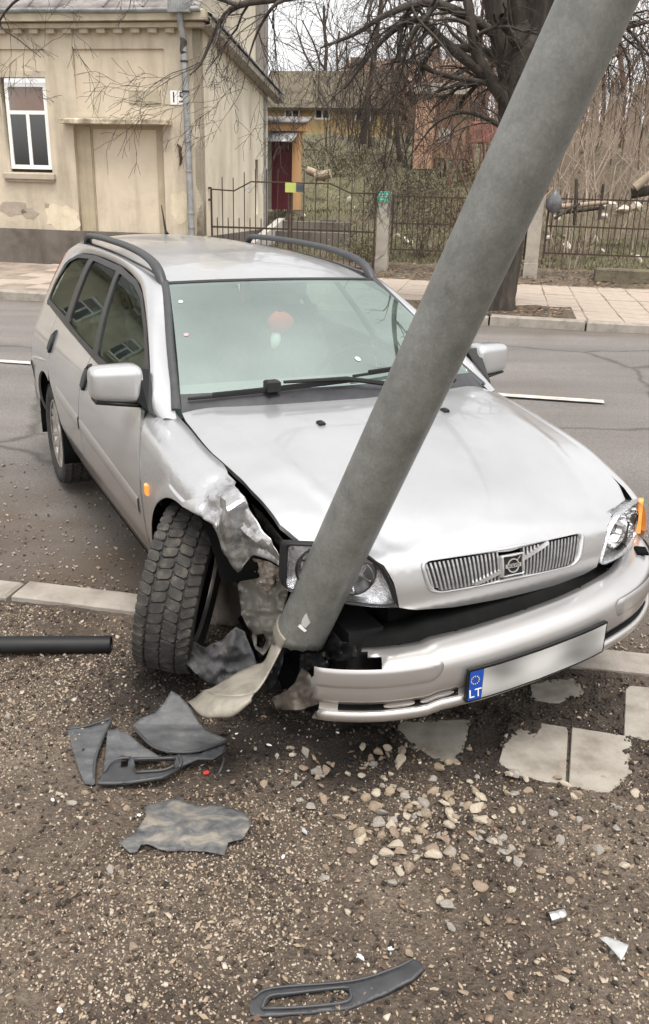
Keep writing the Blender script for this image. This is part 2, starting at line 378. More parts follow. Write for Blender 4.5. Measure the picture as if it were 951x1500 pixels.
def m_glass_dark(name, tintc, refl=.35, rough=.02, rc=(1, 1, 1)):
    m, t, b = _new(name); t.nodes.remove(b); o = t.nodes['Material Output']
    tr = N(t, 'ShaderNodeBsdfTransparent'); tr.inputs[0].default_value = c4(tintc); gl = N(t, 'ShaderNodeBsdfGlossy'); gl.inputs['Roughness'].default_value = rough; gl.inputs['Color'].default_value = c4(rc)
    fr = N(t, 'ShaderNodeLayerWeight'); fr.inputs['Blend'].default_value = .5; mr = N(t, 'ShaderNodeMapRange'); mr.inputs['To Min'].default_value = refl*.5; mr.inputs['To Max'].default_value = min(1, refl*1.9)
    t.links.new(fr.outputs['Fresnel'] if 'Fresnel' in fr.outputs else fr.outputs[0], mr.inputs['Value'])
    mx = N(t, 'ShaderNodeMixShader'); t.links.new(mr.outputs[0], mx.inputs[0]); t.links.new(tr.outputs[0], mx.inputs[1]); t.links.new(gl.outputs[0], mx.inputs[2])
    t.links.new(mx.outputs[0], o.inputs['Surface']); return m
MT['window_glass'] = m_glass_dark('window_glass', (.25, .27, .28), .25)
# ================================================================ GROUND, STREET, PAVEMENT
def hill(s, n):
    h = np.interp(n, [-200, 17.5, 19, 22, 30, 40, 60, 100, 400], [-.05, -.05, .22, .5, 1.55, 3.3, 5.4, 9, 14])
    if n > 19: h += .35*fbm((s, n, 0), .25)*min(1, (n-19)/8)
    return h
def sheet(name, ss, ns, hf, m, wet=None, label=None):
    v = [tuple(W(s, n, hf(s, n))) for n in ns for s in ss]; c = len(ss)
    f = [(j*c+i, j*c+i+1, (j+1)*c+i+1, (j+1)*c+i) for j in range(len(ns)-1) for i in range(c-1)]
    me = bpy.data.meshes.new(name); me.from_pydata(v, [], f); me.materials.append(m); me.polygons.foreach_set('use_smooth', [True]*len(f))
    if wet:
        a = me.attributes.new('wet', 'FLOAT', 'POINT'); a.data.foreach_set('value', [wet(s, n) for n in ns for s in ss])
    me.update(); o = link(name, me); o['kind'] = 'structure'; return o
def steps(*segs):
    o = []
    for a, b, d in segs: o += list(np.arange(a, b-1e-9, d))
    return o+[segs[-1][1]]
sheet('ground', steps((-400, -60, 40), (-60, 60, 2), (60, 400, 40)), steps((-150, 16, 20), (16, 60, 1.2), (60, 120, 6), (120, 400, 40)), lambda s, n: hill(s, n)-.08*(n < 17.5), MT['rough'])
ROAD_Z = -.03
def road_dirt(s, n):
    a = max(0, 1-(n-3.2)/2.0)*1.2 + max(0, 1-(12.75-n)/.9)*.75 + max(0, fbm((s, n, 3), .9))*.35
    return min(1, max(0, a*(.75+.5*fbm((s, n, 7), 2.2)+.35*fbm((s*.4, n*3, 2), 2.0))))
sheet('road', steps((-80, -9, 4), (-9, 7, .2), (7, 80, 4)), steps((3.22, 12.75, .12)), lambda s, n: ROAD_Z+.012*fbm((s, n, 1), 1.2, 2), MT['asphalt'], road_dirt)
# centre line: worn white dashes
for k, (a, b) in enumerate([(-16.5, -13.5), (-8, -4.2), (-.35, 1.02), (5.5, 8.5)]):
    mb = MB(); mb.v = [tuple(W(a, 8.02, ROAD_Z+.018)), tuple(W(b, 8.02, ROAD_Z+.018)), tuple(W(b, 8.15, ROAD_Z+.018)), tuple(W(a, 8.15, ROAD_Z+.018))]; mb.f = [(0, 1, 2, 3)]; mb.m = [0]
    o = mb.build('road_marking', MT['white_paint']); o['kind'] = 'structure'
# far kerb stones, one by one
r = random.Random(3)
kroot = bpy.data.objects.new('far_kerb', None); COL.objects.link(kroot); kroot['kind'] = 'structure'
kroot.location = W(0, 12.75, 0); kroot.rotation_euler = (0, 0, RA)
meshes = []
for q in range(3):
    mb = MB(); v = []
    mb.bbox(-.66, .66, 0, .17, -.2, .0, .022)
    o = mb.build('kerb_stone', MT['kerb'], kroot); meshes.append(o.data); bpy.data.objects.remove(o)
for k in range(-16, 12):
    o = link('kerb_stone', meshes[k % 3], kroot); o.location = (.55+k*1.345, r.uniform(-.01, .01), .10+r.uniform(-.012, .012)); o.rotation_euler = (r.uniform(-.02, .02), r.uniform(-.006, .006), r.uniform(-.006, .006))
# pavement beyond: bed of sand and single slabs
def pav_h(s, n): return .085+(n-12.9)*.012+.008*fbm((s, n, 2), 1.0, 2)
MT['sand'] = mat('sandy_bed', [(.15, .115, .088), (.235, .188, .15), (.30, .25, .205)], 2.5, 8, .95, bump=.01, bscale=30)
sheet('pavement_bed', steps((-80, -12, 6), (-12, 8, .25), (8, 80, 6)), steps((12.9, 18.2, .25)), pav_h, MT['sand'])
proot = bpy.data.objects.new('pavement', None); COL.objects.link(proot); proot['kind'] = 'structure'
proot.location = W(0, 13, 0); proot.rotation_euler = (0, 0, RA)
MT['soil'] = mat('leafy_soil', [(.05, .036, .026), (.10, .075, .052), (.17, .13, .09)], 9, 9, .95, bump=.03, bscale=20)
slab = MB().bbox(-.245, .245, -.245, .245, -.05, .012, .008).build('paving_slab', MT['slab'], proot); sme = slab.data; bpy.data.objects.remove(slab)
for i in range(-22, 12):
    for j in range(0, 9):
        s0 = i*.5; n0 = 13.9+j*.5-.75
        if n0 > 17.3 or (n0 < 14.1 and -1.4 < s0 < 1.0): continue
        if s0 < -3.5 and r.random() < .62: continue              # to the left the slabs have sunk under sand
        o = link('paving_slab', sme, proot); o.location = (s0+r.uniform(-.006, .006), n0-13+r.uniform(-.006, .006), pav_h(s0, n0)+r.uniform(-.002, .006)); o.rotation_euler = (r.uniform(-.012, .012), r.uniform(-.012, .012), r.uniform(-.02, .02))
sheet('tree_pit', steps((-1.5, 1.1, .08)), steps((12.93, 14.15, .08)), lambda s, n: pav_h(s, n)+.02+.03*max(0, fbm((s, n, 0), 2)), MT['soil'])
sheet('soil_strip', steps((-3.6, 9, .12)), steps((17.35, 19.2, .12)), lambda s, n: pav_h(s, n)+.0+.16*max(0, min(1, (n-17.4)/.9))+.05*fbm((s, n, 4), 1.7), MT['soil'])
# ---- near kerb: a broken run of edging stones flush with the verge
kr = bpy.data.objects.new('near_kerb', None); COL.objects.link(kr); kr['kind'] = 'structure'; kr.location = W(0, 3.1, 0); kr.rotation_euler = (0, 0, RA)
for (a, b, dz, tw) in [(-7.0, -5.02, 0, 0), (-5, -3.02, .004, .003), (-3.0, -2.02, 0, .002), (-2.0, -1.05, .006, -.004), (-1.03, -.3, -.05, .01), (.28, .98, -.004, .03), (1.0, 1.98, -.01, .0), (2, 3.98, 0, 0)]:
    o = MB().bbox(a, b, -.005, .15, -.2, .014, .012).build('edging_stone', MT['kerb'], kr); o.location = (0, 0, dz); o.rotation_euler = (0, 0, tw)
# ================================================================ HOUSE ON THE LEFT
NF = 17.3; SC = -5.943                                        # plane of the street front, corner with the side wall
house = empty('house', 'cream plastered house number 15 with boarded doorway and grey drainpipe at its corner', 'house', W(SC, NF, 0), RA)
def hs_(s): return s-SC                                        # house coordinates: x along the street, y back from the front
def front(name, poly, m, y=0., res=.5, holes=(), fl=.12, parent=house):
    return panel(name, [(hs_(a), b) for a, b in poly], lambda u, v: Vector((u, y, v)), m, parent, res, fl, [[(hs_(a), b) for a, b in h] for h in holes])
SL = -25.0
def win_rect(c, z0=1.93, z1=3.67, hw=.49): return [(c-hw, z0), (c+hw, z0), (c+hw, z1), (c-hw, z1)]
WINS = [-9.63, -12.4, -15.2, -18.0, -20.8]
door = [(-8.62, .80), (-6.74, .80), (-6.74, 2.84), (-8.62, 2.84)]
niche = [(-8.52, 2.98), (-6.66, 2.98), (-6.66, 4.165), (-8.52, 4.165)]
nwin = [[(c-.52, 3.78), (c+.52, 3.78), (c+.52, 4.165), (c-.52, 4.165)] for c in WINS]
front('wall', [(SL, .82), (SC, .82), (SC, 4.60), (SL, 4.60)], MT['plaster'], 0, .6, [door, niche]+[win_rect(c) for c in WINS]+nwin, .16)
front('niche_panel', [(-8.54, 2.96), (-6.64, 2.96), (-6.64, 4.18), (-8.54, 4.18)], MT['plaster_panel'], .055, .6, fl=0)
for c, q in zip(WINS, nwin): front('niche_panel', [(q[0][0]-.02, q[0][1]-.02), (q[1][0]+.02, q[1][1]-.02), (q[2][0]+.02, q[2][1]+.02), (q[3][0]-.02, q[3][1]+.02)], MT['plaster_panel'], .045, .6, fl=0)
mb = MB(); mb.box(hs_(-7.43), hs_(-6.77), .035, .06, 3.22, 3.455); mb.build('repair_patch', mat('grey_patch', [(.33, .29, .21), (.40, .35, .26)], 5, 6, .95), house)
# doorway walled up with a flat panel, set back, stepped jambs, thin slab above
mb = MB(); mb.box(hs_(-8.63), hs_(-8.28), .10, .3, .78, 2.86); mb.box(hs_(-6.92), hs_(-6.73), .10, .3, .78, 2.86); mb.box(hs_(-8.28), hs_(-6.92), .10, .3, 2.76, 2.86)
mb.box(hs_(-8.42), hs_(-8.30), .075, .099, .78, 2.80); mb.build('door_jamb', mat('jamb_plaster', [(.30, .25, .18), (.42, .355, .25)], 2, 8, .95, bump=.005, bscale=30), house)
front('door_panel', [(-8.28, .80), (-6.92, .80), (-6.92, 2.76), (-8.28, 2.76)], MT['plaster_panel'], .135, .7, fl=.05)
mb = MB(); mb.bbox(hs_(-8.80), hs_(-6.55), -.26, .0, 2.84, 2.93, .02); mb.build('door_canopy', mat('flaking_slab', [(.10, .08, .06), (.35, .30, .22), (.66, .58, .44)], 5, 9, .95, bump=.02, bscale=18), house)
mb = MB(); mb.box(hs_(SL), 0, -.06, .2, -.3, .825); mb.box(-.2, .06, .2, 4.9, -.3, .80); mb.build('plinth', MT['plinth'], house)
# windows
MT['pane_clear'] = m_glass_dark('clear_pane', (.85, .85, .84), .10)
for c in WINS:
    x = hs_(c)-.0; z0, z1, w2 = 1.99, 3.58, .45
    f = MB(); y0, y1 = .075, .13
    f.box(x-w2, x-w2+.07, y0, y1, z0, z1); f.box(x+w2-.07, x+w2, y0, y1, z0, z1); f.box(x-w2+.07, x+w2-.07, y0, y1, z1-.07, z1); f.box(x-w2+.07, x+w2-.07, y0, y1, z0, z0+.08)
    fo = f.build('window', MT['white_frame'], house)
    q = MB(); q.box(x-w2+.07, x+w2-.07, y0+.004, y1-.004, z0+1.02, z0+1.09); q.box(x-.035, x+.035, y0+.006, y1-.006, z0+.08, z0+1.02); q.build('window_bar', MT['white_frame'], fo)
    for a, b, cc, d, nm, m in ((x-w2+.07, x-.035, z0+.08, z0+1.02, 'pane', MT['window_glass']), (x+.035, x+w2-.07, z0+.08, z0+1.02, 'pane', MT['window_glass']), (x-w2+.07, x+w2-.07, z0+1.09, z1-.07, 'pane', MT['window_glass'])):
        MB().box(a, b, .098, .104, cc, d).build(nm, m if cc < z0+1 else MT['pane_clear'], fo)
    MB().box(x-w2+.05, x+w2-.05, .135, .14, z0+1.05, z1-.05).build('blind', MT['blind'], fo)
    MB().box(x-w2, x+w2, .45, .46, z0, z1).build('room_dark', mat('dark_room', [(.03, .033, .038)], rough=.9) if 'dk' not in MT else MT['dk'], fo)
    s_ = MB(); s_.bbox(x-.57, x+.56, -.10, .10, 1.80, 1.915, .02); s_.box(x-.55, x+.54, -.06, .0, 1.745, 1.80); s_.build('window_sill', mat('sill', [(.30, .25, .20), (.40, .345, .27)], 6, 6, .9), fo)
# fallen plaster patches
def ragged(cx_, cz_, rx, rz, seed, n=26):
    return [(cx_+rx*cos(2*pi*k/n)*(1+.55*noise.noise(Vector((cos(2*pi*k/n)*1.6, sin(2*pi*k/n)*1.6, seed)))), cz_+rz*sin(2*pi*k/n)*(1+.6*noise.noise(Vector((cos(2*pi*k/n)*1.7, sin(2*pi*k/n)*1.7, seed+9))))) for k in range(n)]
bare = mat('bare_render', [(.28, .235, .19), (.36, .31, .25)], 9, 8, .95, bump=.01, bscale=30)
for a in ((-10.1, 1.22, .36, .14, 1.3), (-9.75, 1.14, .18, .10, 4.1), (-9.32, 1.30, .05, .05, 2.2), (-13.6, 1.3, .4, .2, 5)):
    MB().prism([(hs_(x), z) for x, z in ragged(*a)], 0, .006, Matrix(((1, 0, 0, 0), (0, 0, -1, 0), (0, 1, 0, 0), (0, 0, 0, 1)))).build('bare_patch', bare, house)
pal = m_plaster('washed_plaster', (.62, .55, .42), (.56, .48, .36), (.42, .37, .27), 3)
for a in ((-9.0, 1.07, .42, .26, 7.7), (-6.45, 1.35, .22, .3, 3.3)):
    MB().prism([(hs_(x), z) for x, z in ragged(*a)], 0, .004, Matrix(((1, 0, 0, 0), (0, 0, -1, 0), (0, 1, 0, 0), (0, 0, 0, 1)))).build('washed_patch', pal, house)
# cornice with dentils, gutter, roof edge
mb = MB(); mb.bbox(hs_(SL), .14, -.16, .3, 4.50, 4.60, .03); mb.bbox(hs_(SL), .20, -.26, .3, 4.603, 4.78, .02)
co = mb.build('cornice', m_plaster('cornice_plaster', (.46, .40, .30), (.38, .33, .25), (.24, .21, .16), 1.6), house)
den = MB().box(-.085, .085, -.11, -.001, 4.42, 4.499).build('dentil', MT['plaster'], co); dme = den.data; bpy.data.objects.remove(den)
for k in range(52):
    x = -.55-.345*k
    if x < hs_(SL): break
    o = link('dentil', dme, co); o.location = (x, 0, 0)
g = MB(); pts = [(-.33, 4.80), (-.32, 4.745), (-.27, 4.72), (-.22, 4.745), (-.21, 4.80)]
rows = [[Vector((x, y, z+.01*sin(x*1.3))) for y, z in pts] for x in np.linspace(hs_(SL), .12, 40)]
gu = grid('gutter', rows, MT['zinc'], house, thick=.006)
rows = [[Vector((x, y, 4.79+(y+.28)*.62+.012*fbm((x, y, 0), 1.4))) for y in np.linspace(-.30, 4.2, 24)] for x in np.linspace(hs_(SL), .1, 60)]
rf_ = grid('roof', rows, MT['roofsheet'], house, thick=.02)
for k in range(24):
    x = -.2-.78*k; MB().tube([(x, -.3, 4.81), (x, 4.2, 4.81+4.5*.62)], .022, 5).build('roof_seam', MT['roofsheet'], rf_)
# drainpipe on the corner
dp = MB(); dp.tube([(-.27, -.30, 4.72), (-.27, -.30, 4.56), (-.27, -.14, 4.33), (-.27, -.14, 4.05)], .06, 10); dp.tube([(-.27, -.14, 4.05), (-.235, -.14, 2.5), (-.215, -.14, .75), (-.21, -.14, .3)], .062, 12)
dpo = dp.build('drainpipe', MT['zinc'], house, True, 50)
hp = MB(); hp.bbox(-.46, -.06, -.42, -.18, 4.70, 4.92, .01)
for k in range(9): hp.box(-.455+.045*k, -.44+.045*k, -.432, -.42, 4.705, 4.9)
hp.build('hopper', MT['zinc'], dpo)
for z in (3.93, 3.42, 2.55, 2.02, 1.25, .98):
    x = -.27+(4.05-z)*.019
    MB().lathe([(.066, -.018), (.074, -.014), (.074, .014), (.066, .018)], 12, Matrix.Translation((x, -.14, z))).build('pipe_clamp', MT['dark_iron'] if z in (3.93, 3.42) else MT['zinc'], dpo, True, 40)
MB().tube([(-.29, -.14, 4.36), (-.26, -.15, 4.24), (-.29, -.145, 4.12), (-.265, -.14, 4.06)], [.05, .066, .058, .066], 9).build('rotten_joint', mat('rotten_sheet', [(.03, .026, .024), (.10, .085, .075)], 14, 6, .9, bump=.01), dpo, True)
# house number plates and a rusty anchor
for x, ch in ((-.545, '1'), (-.395, '5')):
    p = MB().bbox(x-.07, x+.07, -.012, -.001, 3.205, 3.45, .004).build('number_plate', MT['enamel'], house)
    text('digit', ch, .27, MT['ink'], p, (x-.002+(.012 if ch == '5' else 0), -.0135, 3.325), (pi/2, 0, 0), .0008)
MB().tube([(-.50, -.01, 2.50), (-.44, -.03, 2.44), (-.45, -.03, 2.36), (-.43, -.03, 2.26), (-.445, -.02, 2.17), (-.47, -.01, 2.13)], [.02, .032, .026, .03, .022, .012], 7).build('wall_anchor', MT['rust'], house, True)
# side wall with sloping top, flashing, set-back gable above
sw = [(0, .75), (4.9, .75), (4.9, 3.90), (0, 4.60)]
panel('side_wall', sw, lambda u, v: Vector((0, u, v)), MT['plaster_pale_lit'], house, .7, .15, [[(3.78, 1.15), (4.02, 1.15), (4.02, 2.38), (3.78, 2.38)]])
mb = MB(); mb.box(-.10, -.09, 3.7, 4.1, 1.1, 2.42); mb.build('narrow_window', MT['dk'] if 'dk' in MT else MT['dark_iron'], house)
mb = MB(); mb.box(-.08, -.03, 3.78, 4.02, 1.8, 1.83); mb.box(-.07, -.04, 3.88, 3.90, 1.15, 2.38); mb.build('narrow_window_bar', MT['plaster_panel'], house)
MB().box(0.003, .05, 4.52, 4.60, .3, 3.85).build('corner_pipe', MT['zinc'], house)
rows = [[Vector((x, y, 4.66-y*.1434+z)) for x, z in ((-.5, .20), (.20, .03), (.26, -.02), (.26, -.14), (.06, -.16), (.0, -.12))] for y in np.linspace(-.1, 5.5, 12)]
grid('verge_board', rows, MT['cornice_plaster'] if 'cornice_plaster' in MT else MT['concrete'], house, thick=.02, smooth=False)
rows = [[Vector((x, y, 4.70-y*.1434+z)) for x, z in ((-.3, .16), (.22, .035), (.30, .0), (.30, -.05))] for y in np.linspace(-.12, 5.55, 12)]
grid('flashing', rows, MT['zinc'], house, thick=.01)
panel('gable_wall', [(.75, 3.9), (5.35, 3.6), (5.2, 8.2), (3.0, 9.6), (.75, 8.0)], lambda u, v: Vector((-.32, u, v)), MT['plaster_pale_lit'], house, .8, .2)
mb = MB(); mb.box(-.5, -.18, 5.30, 5.62, 3.75, 8.2); mb.box(-.31, -.20, 4.98, 5.29, 3.8, 8.2); mb.build('corner_boards', mat('grey_boards', [(.16, .14, .125), (.30, .275, .25)], 4, 8, .9, stretch=(6, 6, .6)), house)
mb = MB(); mb.box(hs_(SL), -.2, 4.85, 4.9, 0, 4); mb.build('rear_wall', MT['plaster_pale_lit'], house)
# ================================================================ FENCE, GATE, POSTS
NG = 18.0
def fz(px, py, n=NG): return PN(px, py, n)
def pointed_bar(h, w2=.008):
    mb = MB(); mb.v = [(-w2, -w2, 0), (w2, -w2, 0), (w2, w2, 0), (-w2, w2, 0), (-w2, -w2, h-.03), (w2, -w2, h-.03), (w2, w2, h-.03), (-w2, w2, h-.03), (0, 0, h)]
    mb.f = [(0, 1, 5, 4), (1, 2, 6, 5), (2, 3, 7, 6), (3, 0, 4, 7), (4, 5, 8), (5, 6, 8), (6, 7, 8), (7, 4, 8)]; mb.m = [0]*8; return mb
gate = empty('iron_gate', 'rusty iron double gate with stepped top rail between house corner and green-topped post', 'gate', W(-6.3, 17.75, 0), RA)
def gx(s): return s+6.3
sA, sM, sB = -5.93, -4.28, -2.56                                # at n = 17.75
def leaf(s0, s1, tall_at_left):
    L = s1-s0; hi, lo = 1.86, 1.70
    pr = [(s0, lo), (s0+.30*L, lo-.02), (s0+.52*L, hi), (s1, hi)] if not tall_at_left else [(s0, hi), (s0+.46*L, hi), (s0+.70*L, lo), (s1, lo)]
    MB().tube([(gx(s), 0, z) for s, z in pr], .014, 6).build('top_rail', MT['rust'], gate)
    for z in (.98, .28): MB().box(gx(s0), gx(s1), -.012, .012, z-.018, z+.018).build('rail', MT['rust'], gate)
    for s in (s0, s1): MB().box(gx(s)-.018, gx(s)+.018, -.016, .016, .2, (lo if (s == s0) != tall_at_left else hi)+.02).build('gate_stile', MT['rust'], gate)
    n = 7
    for k in range(1, n):
        s = s0+L*k/n; z = float(np.interp(s, [p[0] for p in pr], [p[1] for p in pr]))
        o = pointed_bar(z+.26-.28).build('bar', MT['rust'], gate); o.location = (gx(s), .016, .28)
    for k in range(n):
        s = s0+L*(k+.5)/n; o = pointed_bar(.90).build('short_bar', MT['rust'], gate); o.location = (gx(s), .016, .28)
leaf(sA, sM-.03, False); leaf(sM+.03, sB, True)
o = MB().box(gx(sM)-.10, gx(sM)+.12, -.03, -.02, 1.68, 1.86).build('gate_sign', mat('yellow_green_sign', [(.42, .48, .12), (.36, .42, .10)], 6, 4, .6), gate)
MB().box(gx(sM)+.125, gx(sM)+.27, -.05, .0, 1.69, 1.84).build('lock_box', mat('blue_grey_lock', [(.05, .06, .07), (.1, .115, .13)], 9, 4, .5, metal=.4), gate)
MB().tube([(.45+.25*0+gx(-5.20)-.45, -.02, 1.70), (gx(-5.12), -.03, 1.66), (gx(-5.10), -.02, 1.74), (gx(-5.2), -.02, 1.72)], .012, 6).build('chain', MT['zinc'], gate)
ip = empty('gate_post', 'dark iron post leaning at the house corner, carrying the gate', 'post', W(-6.04, 17.62, 0), RA)
MB().box(-.055, .055, -.05, .05, 0, 2.16).build('post_body', MT['dark_iron'], ip)
for z in (1.5, 1.72): MB().box(.056, .16, -.02, .02, z-.02, z+.02).build('hinge', MT['rust'], ip)
def conc_post(px0, px1, top, label, n=18.0):
    s0, zt = fz(px0, top, n); s1, _ = fz(px1, top, n)
    p = empty('fence_post', label, 'post', W((s0+s1)/2, n, 0), RA, 'concrete posts of the iron fence'); hw = (s1-s0)/2
    mb = MB(); mb.bbox(-hw*1.06, hw*1.06, -.12, .12, -.1, .5, .004); mb.bbox(-hw, hw, -.11, .11, .5, zt, .02); mb.build('shaft', MT['concrete'], p); return p, hw, zt
p1, hw1, zt1 = conc_post(555.5, 573, 280, 'concrete fence post with a small green notice at its top')
sg = MB().box(-hw1-.005, hw1+.005, -.118, -.1115, zt1-.20, zt1-.01).build('notice', mat('green_notice', [(.03, .30, .20), (.05, .36, .25)], 8, 3, .5), p1)
for k, (x, z, q) in enumerate(((-.04, zt1-.055, .05), (.05, zt1-.05, .035), (-.05, zt1-.10, .03), (.02, zt1-.095, .05), (-.01, zt1-.145, .06))): MB().box(x-q, x+q*.7, -.1195, -.1182, z-.012, z+.010).build('notice_line', MT['white_paint'], sg)
p2, hw2, zt2 = conc_post(779, 799, 280, 'plain concrete fence post with a grey plastic bag hung beside it')
p3_, _, _ = conc_post(1040, 1060, 280, 'concrete fence post at the far right end of the iron fence')
def fence_run(name, label, sa, sb, ztop, dz=.085):
    f = empty(name, label, 'fence', W(sa, 18.0, 0), RA, 'iron fence panels between concrete posts'); L = sb-sa
    for z in (ztop, ztop-.50, ztop-1.0): MB().box(0, L, -.012, .012, z-.014, z+.014).build('rail', MT['rust'], f)
    for x in (.02, L-.02): MB().box(x-.018, x+.018, -.015, .015, ztop-1.1, ztop+.05).build('upright', MT['rust'], f)
    n = int(L/.105); b = pointed_bar(1.10).build('bar', MT['rust'], f); me = b.data; bpy.data.objects.remove(b)
    for k in range(1, n):
        o = link('bar', me, f); o.location = (L*k/n, .018, ztop-1.0); o.scale = (1, 1, RNG.uniform(.96, 1.07)); o.rotation_euler = (0, RNG.uniform(-.012, .012), 0)
    return f
sp1 = fz(564, 300)[0]; sp2 = fz(789, 300)[0]
fence_run('iron_fence', 'rusty iron bar fence between the two concrete posts, partly behind the pole', sp1+hw1+.03, sp2-hw2-.03, 1.66)
fence_run('iron_fence', 'rusty iron bar fence to the right of the bagged post before the bushes', sp2+hw2+.05, sp2+hw2+3.6, 1.70)
# low concrete kerb wall under the fence at the right
mb = MB(); mb.bbox(0, 3.0, 0, .3, -.1, .42, .03); o = mb.build('low_wall', mat('mossy_concrete', [(.06, .05, .035), (.12, .10, .07), (.12, .125, .06)], 4, 8, .95, bump=.02, bscale=14)); o.location = W(1.75, 17.75, .05); o.rotation_euler = (0, 0, RA)
tag(o, 'low mossy concrete wall under the fence at the right edge', 'wall')
# grey bag hung on the post
bm_ = []
rows = []
for i in range(9):
    t = i/8; rr = [.02, .05, .10, .13, .15, .155, .145, .11, .03][i]
    rows.append([Vector((rr*cos(a)*(1+.25*noise.noise(Vector((cos(a)*2, sin(a)*2, t*3)))), .6*rr*sin(a)*(1+.25*noise.noise(Vector((a, t*4, 2)))), .42*(1-t))) for a in np.linspace(0, 2*pi, 17)[:-1]])
o = grid('plastic_bag', rows, mat('grey_plastic_bag', [(.05, .052, .055), (.13, .135, .14)], 9, 4, .4), None, closed=True); q = fz(809, 300); o.location = W(q[0]+.03, 17.9, q[1]-.15)
tag(o, 'dark grey plastic bag hanging on the fence right of the second post', 'bag')
# ================================================================ YARD BEHIND THE FENCE
def gh(s, n): return hill(s, n)-.0
MT['dk'] = mat('dark_room', [(.03, .033, .038)], rough=.9)
# porch of the house: wine-red door, orange posts and lintel
NPo = 23.0
x0, zb = PN(396, 306, NPo); x1, _ = PN(427, 306, NPo); _, zt = PN(410, 200, NPo); xp, _ = PN(438, 300, NPo); _, zl0 = PN(420, 192, NPo); _, zl1 = PN(420, 179, NPo); xl, _ = PN(449, 185, NPo)
po = empty('porch', 'orange porch with dark red door and small awning behind the house', 'porch', W(x0, NPo, zb), RA)
MB().box(0, x1-x0, .15, .2, 0, zt-zb).build('door', mat('wine_door', [(.10, .012, .022), (.13, .018, .03)], 4, 4, .5), po)
og = m_plaster('orange_plaster', (.50, .30, .15), (.46, .27, .13), (.38, .22, .1))
MB().box(x1-x0+.002, xp-x0, 0, .3, 0, zl0-zb).build('pillar', og, po); MB().box(-.2, xl-x0, -.05, .35, zl0-zb, zl1-zb).build('lintel', og, po)
MB().box(-.3, 0, .0, 3, 0, zl1-zb).build('side_pillar', MT['concrete'], po); MB().box(0, x1-x0, .31, .6, 0, zl0-zb).build('back_wall', MT['dark_iron'], po)
rows = [[Vector((a, b, zl0-zb-.05-.30*(b*-1))) for a in (.02, .75)] for b in (0, -.35, -.8)]; grid('awning', rows, MT['zinc'], po, thick=.02)
grid('porch_roof', [[Vector((a, b, zl1-zb+.02+.25*(b+.1))) for a in (-.6, xl-x0+.05)] for b in (-.15, .5)], MT['roofsheet'], po, thick=.04)
# whitewashed step edge towards the porch
a0 = W(-5.80, 18.6, hill(-5.8, 18.6)); a1 = W(-5.6, 22.4, hill(-5.6, 22.4)+.35)
st = MB(); st.box(-.12, .06, 0, (a1-a0).length, -.3, .10); o = st.build('white_kerb', MT['white_paint']); d = (a1-a0).normalized()
o.matrix_world = Matrix.Translation(a0) @ d.to_track_quat('Y', 'Z').to_matrix().to_4x4(); tag(o, 'whitewashed sloping kerb edge along the house side wall', 'kerb')
mb = MB(); mb.box(-1.0, 1.4, 0, .6, -.3, .28); mb.box(-.8, 1.2, .6, 1.2, -.3, .5); o = mb.build('porch_steps', MT['plinth']); o.location = W(-5.1, 21.6, hill(-5.1, 21.6)); o.rotation_euler = (0, 0, RA); tag(o, 'rough concrete steps below the dark red door', 'steps')
# yellow house up the slope
def far_house(name, label, n, px0, px1, py_ground, py_eave, py_ridge, wall, roofm, wins, depth=7):
    s0, z0 = PN(px0, py_ground, n); s1, _ = PN(px1, py_ground, n); _, ze = PN((px0+px1)/2, py_eave, n); _, zr = PN((px0+px1)/2, py_ridge, n+depth/2)
    h = empty(name, label, 'house', W(s0, n, z0-1.5), RA); L = s1-s0; ze -= z0-1.5; zr -= z0-1.5
    MB().box(0, L, 0, depth, 0, ze).build('wall', wall, h)
    rows = [[Vector((x, y, z)) for x in np.linspace(-.5, L+.5, 12)] for y, z in ((-.6, ze-.25), (depth/2, zr), (depth+.6, ze-.25))]
    r_ = grid('roof', rows, roofm, h, thick=.15, smooth=False)
    MB().box(L*.62, L*.62+.6, depth/2-.3, depth/2+.3, zr-.6, zr+.7).build('chimney', MT['plinth'], r_)
    for a, b, c, d in wins:
        q0 = PN(a, d, n); q1 = PN(b, c, n); f = MB(); X0, X1, Z0, Z1 = q0[0]-s0, q1[0]-s0, q0[1]-z0+1.5, q1[1]-z0+1.5
        f.box(X0, X1, -.04, -.003, Z0, Z1); f = f.build('window', MT['white_frame'], h); t_ = .09; m_ = (X0+X1)/2
        for u0, u1 in ((X0+t_, m_-t_/2), (m_+t_/2, X1-t_)): MB().box(u0, u1, -.05, -.041, Z0+t_, Z1-t_).build('pane', MT['dk'], f)
    return h
yel = m_plaster('ochre_plaster', (.50, .37, .18), (.44, .32, .16), (.34, .25, .14), .6)
rfm = mat('mossy_tiles', [(.055, .045, .032), (.10, .082, .055), (.13, .11, .07)], 1.2, 9, .95, bump=.05, bscale=6)
far_house('far_house', 'ochre house with mossy brown roof up the slope behind the porch', 52, 380, 560, 214, 152, 104, yel, rfm, [(417, 440, 154, 176), (461, 484, 155, 175), (520, 545, 156, 178)], 9)
far_house('far_house', 'brown timber house with low roof hidden among bare bushes on the hill', 62, 500, 690, 190, 130, 88, mat('brown_timber', [(.15, .10, .065), (.27, .18, .11)], 2, 8, .9), mat('rusty_sheet', [(.20, .13, .09), (.32, .21, .15)], 1, 8, .9), [(560, 584, 135, 158)], 8)
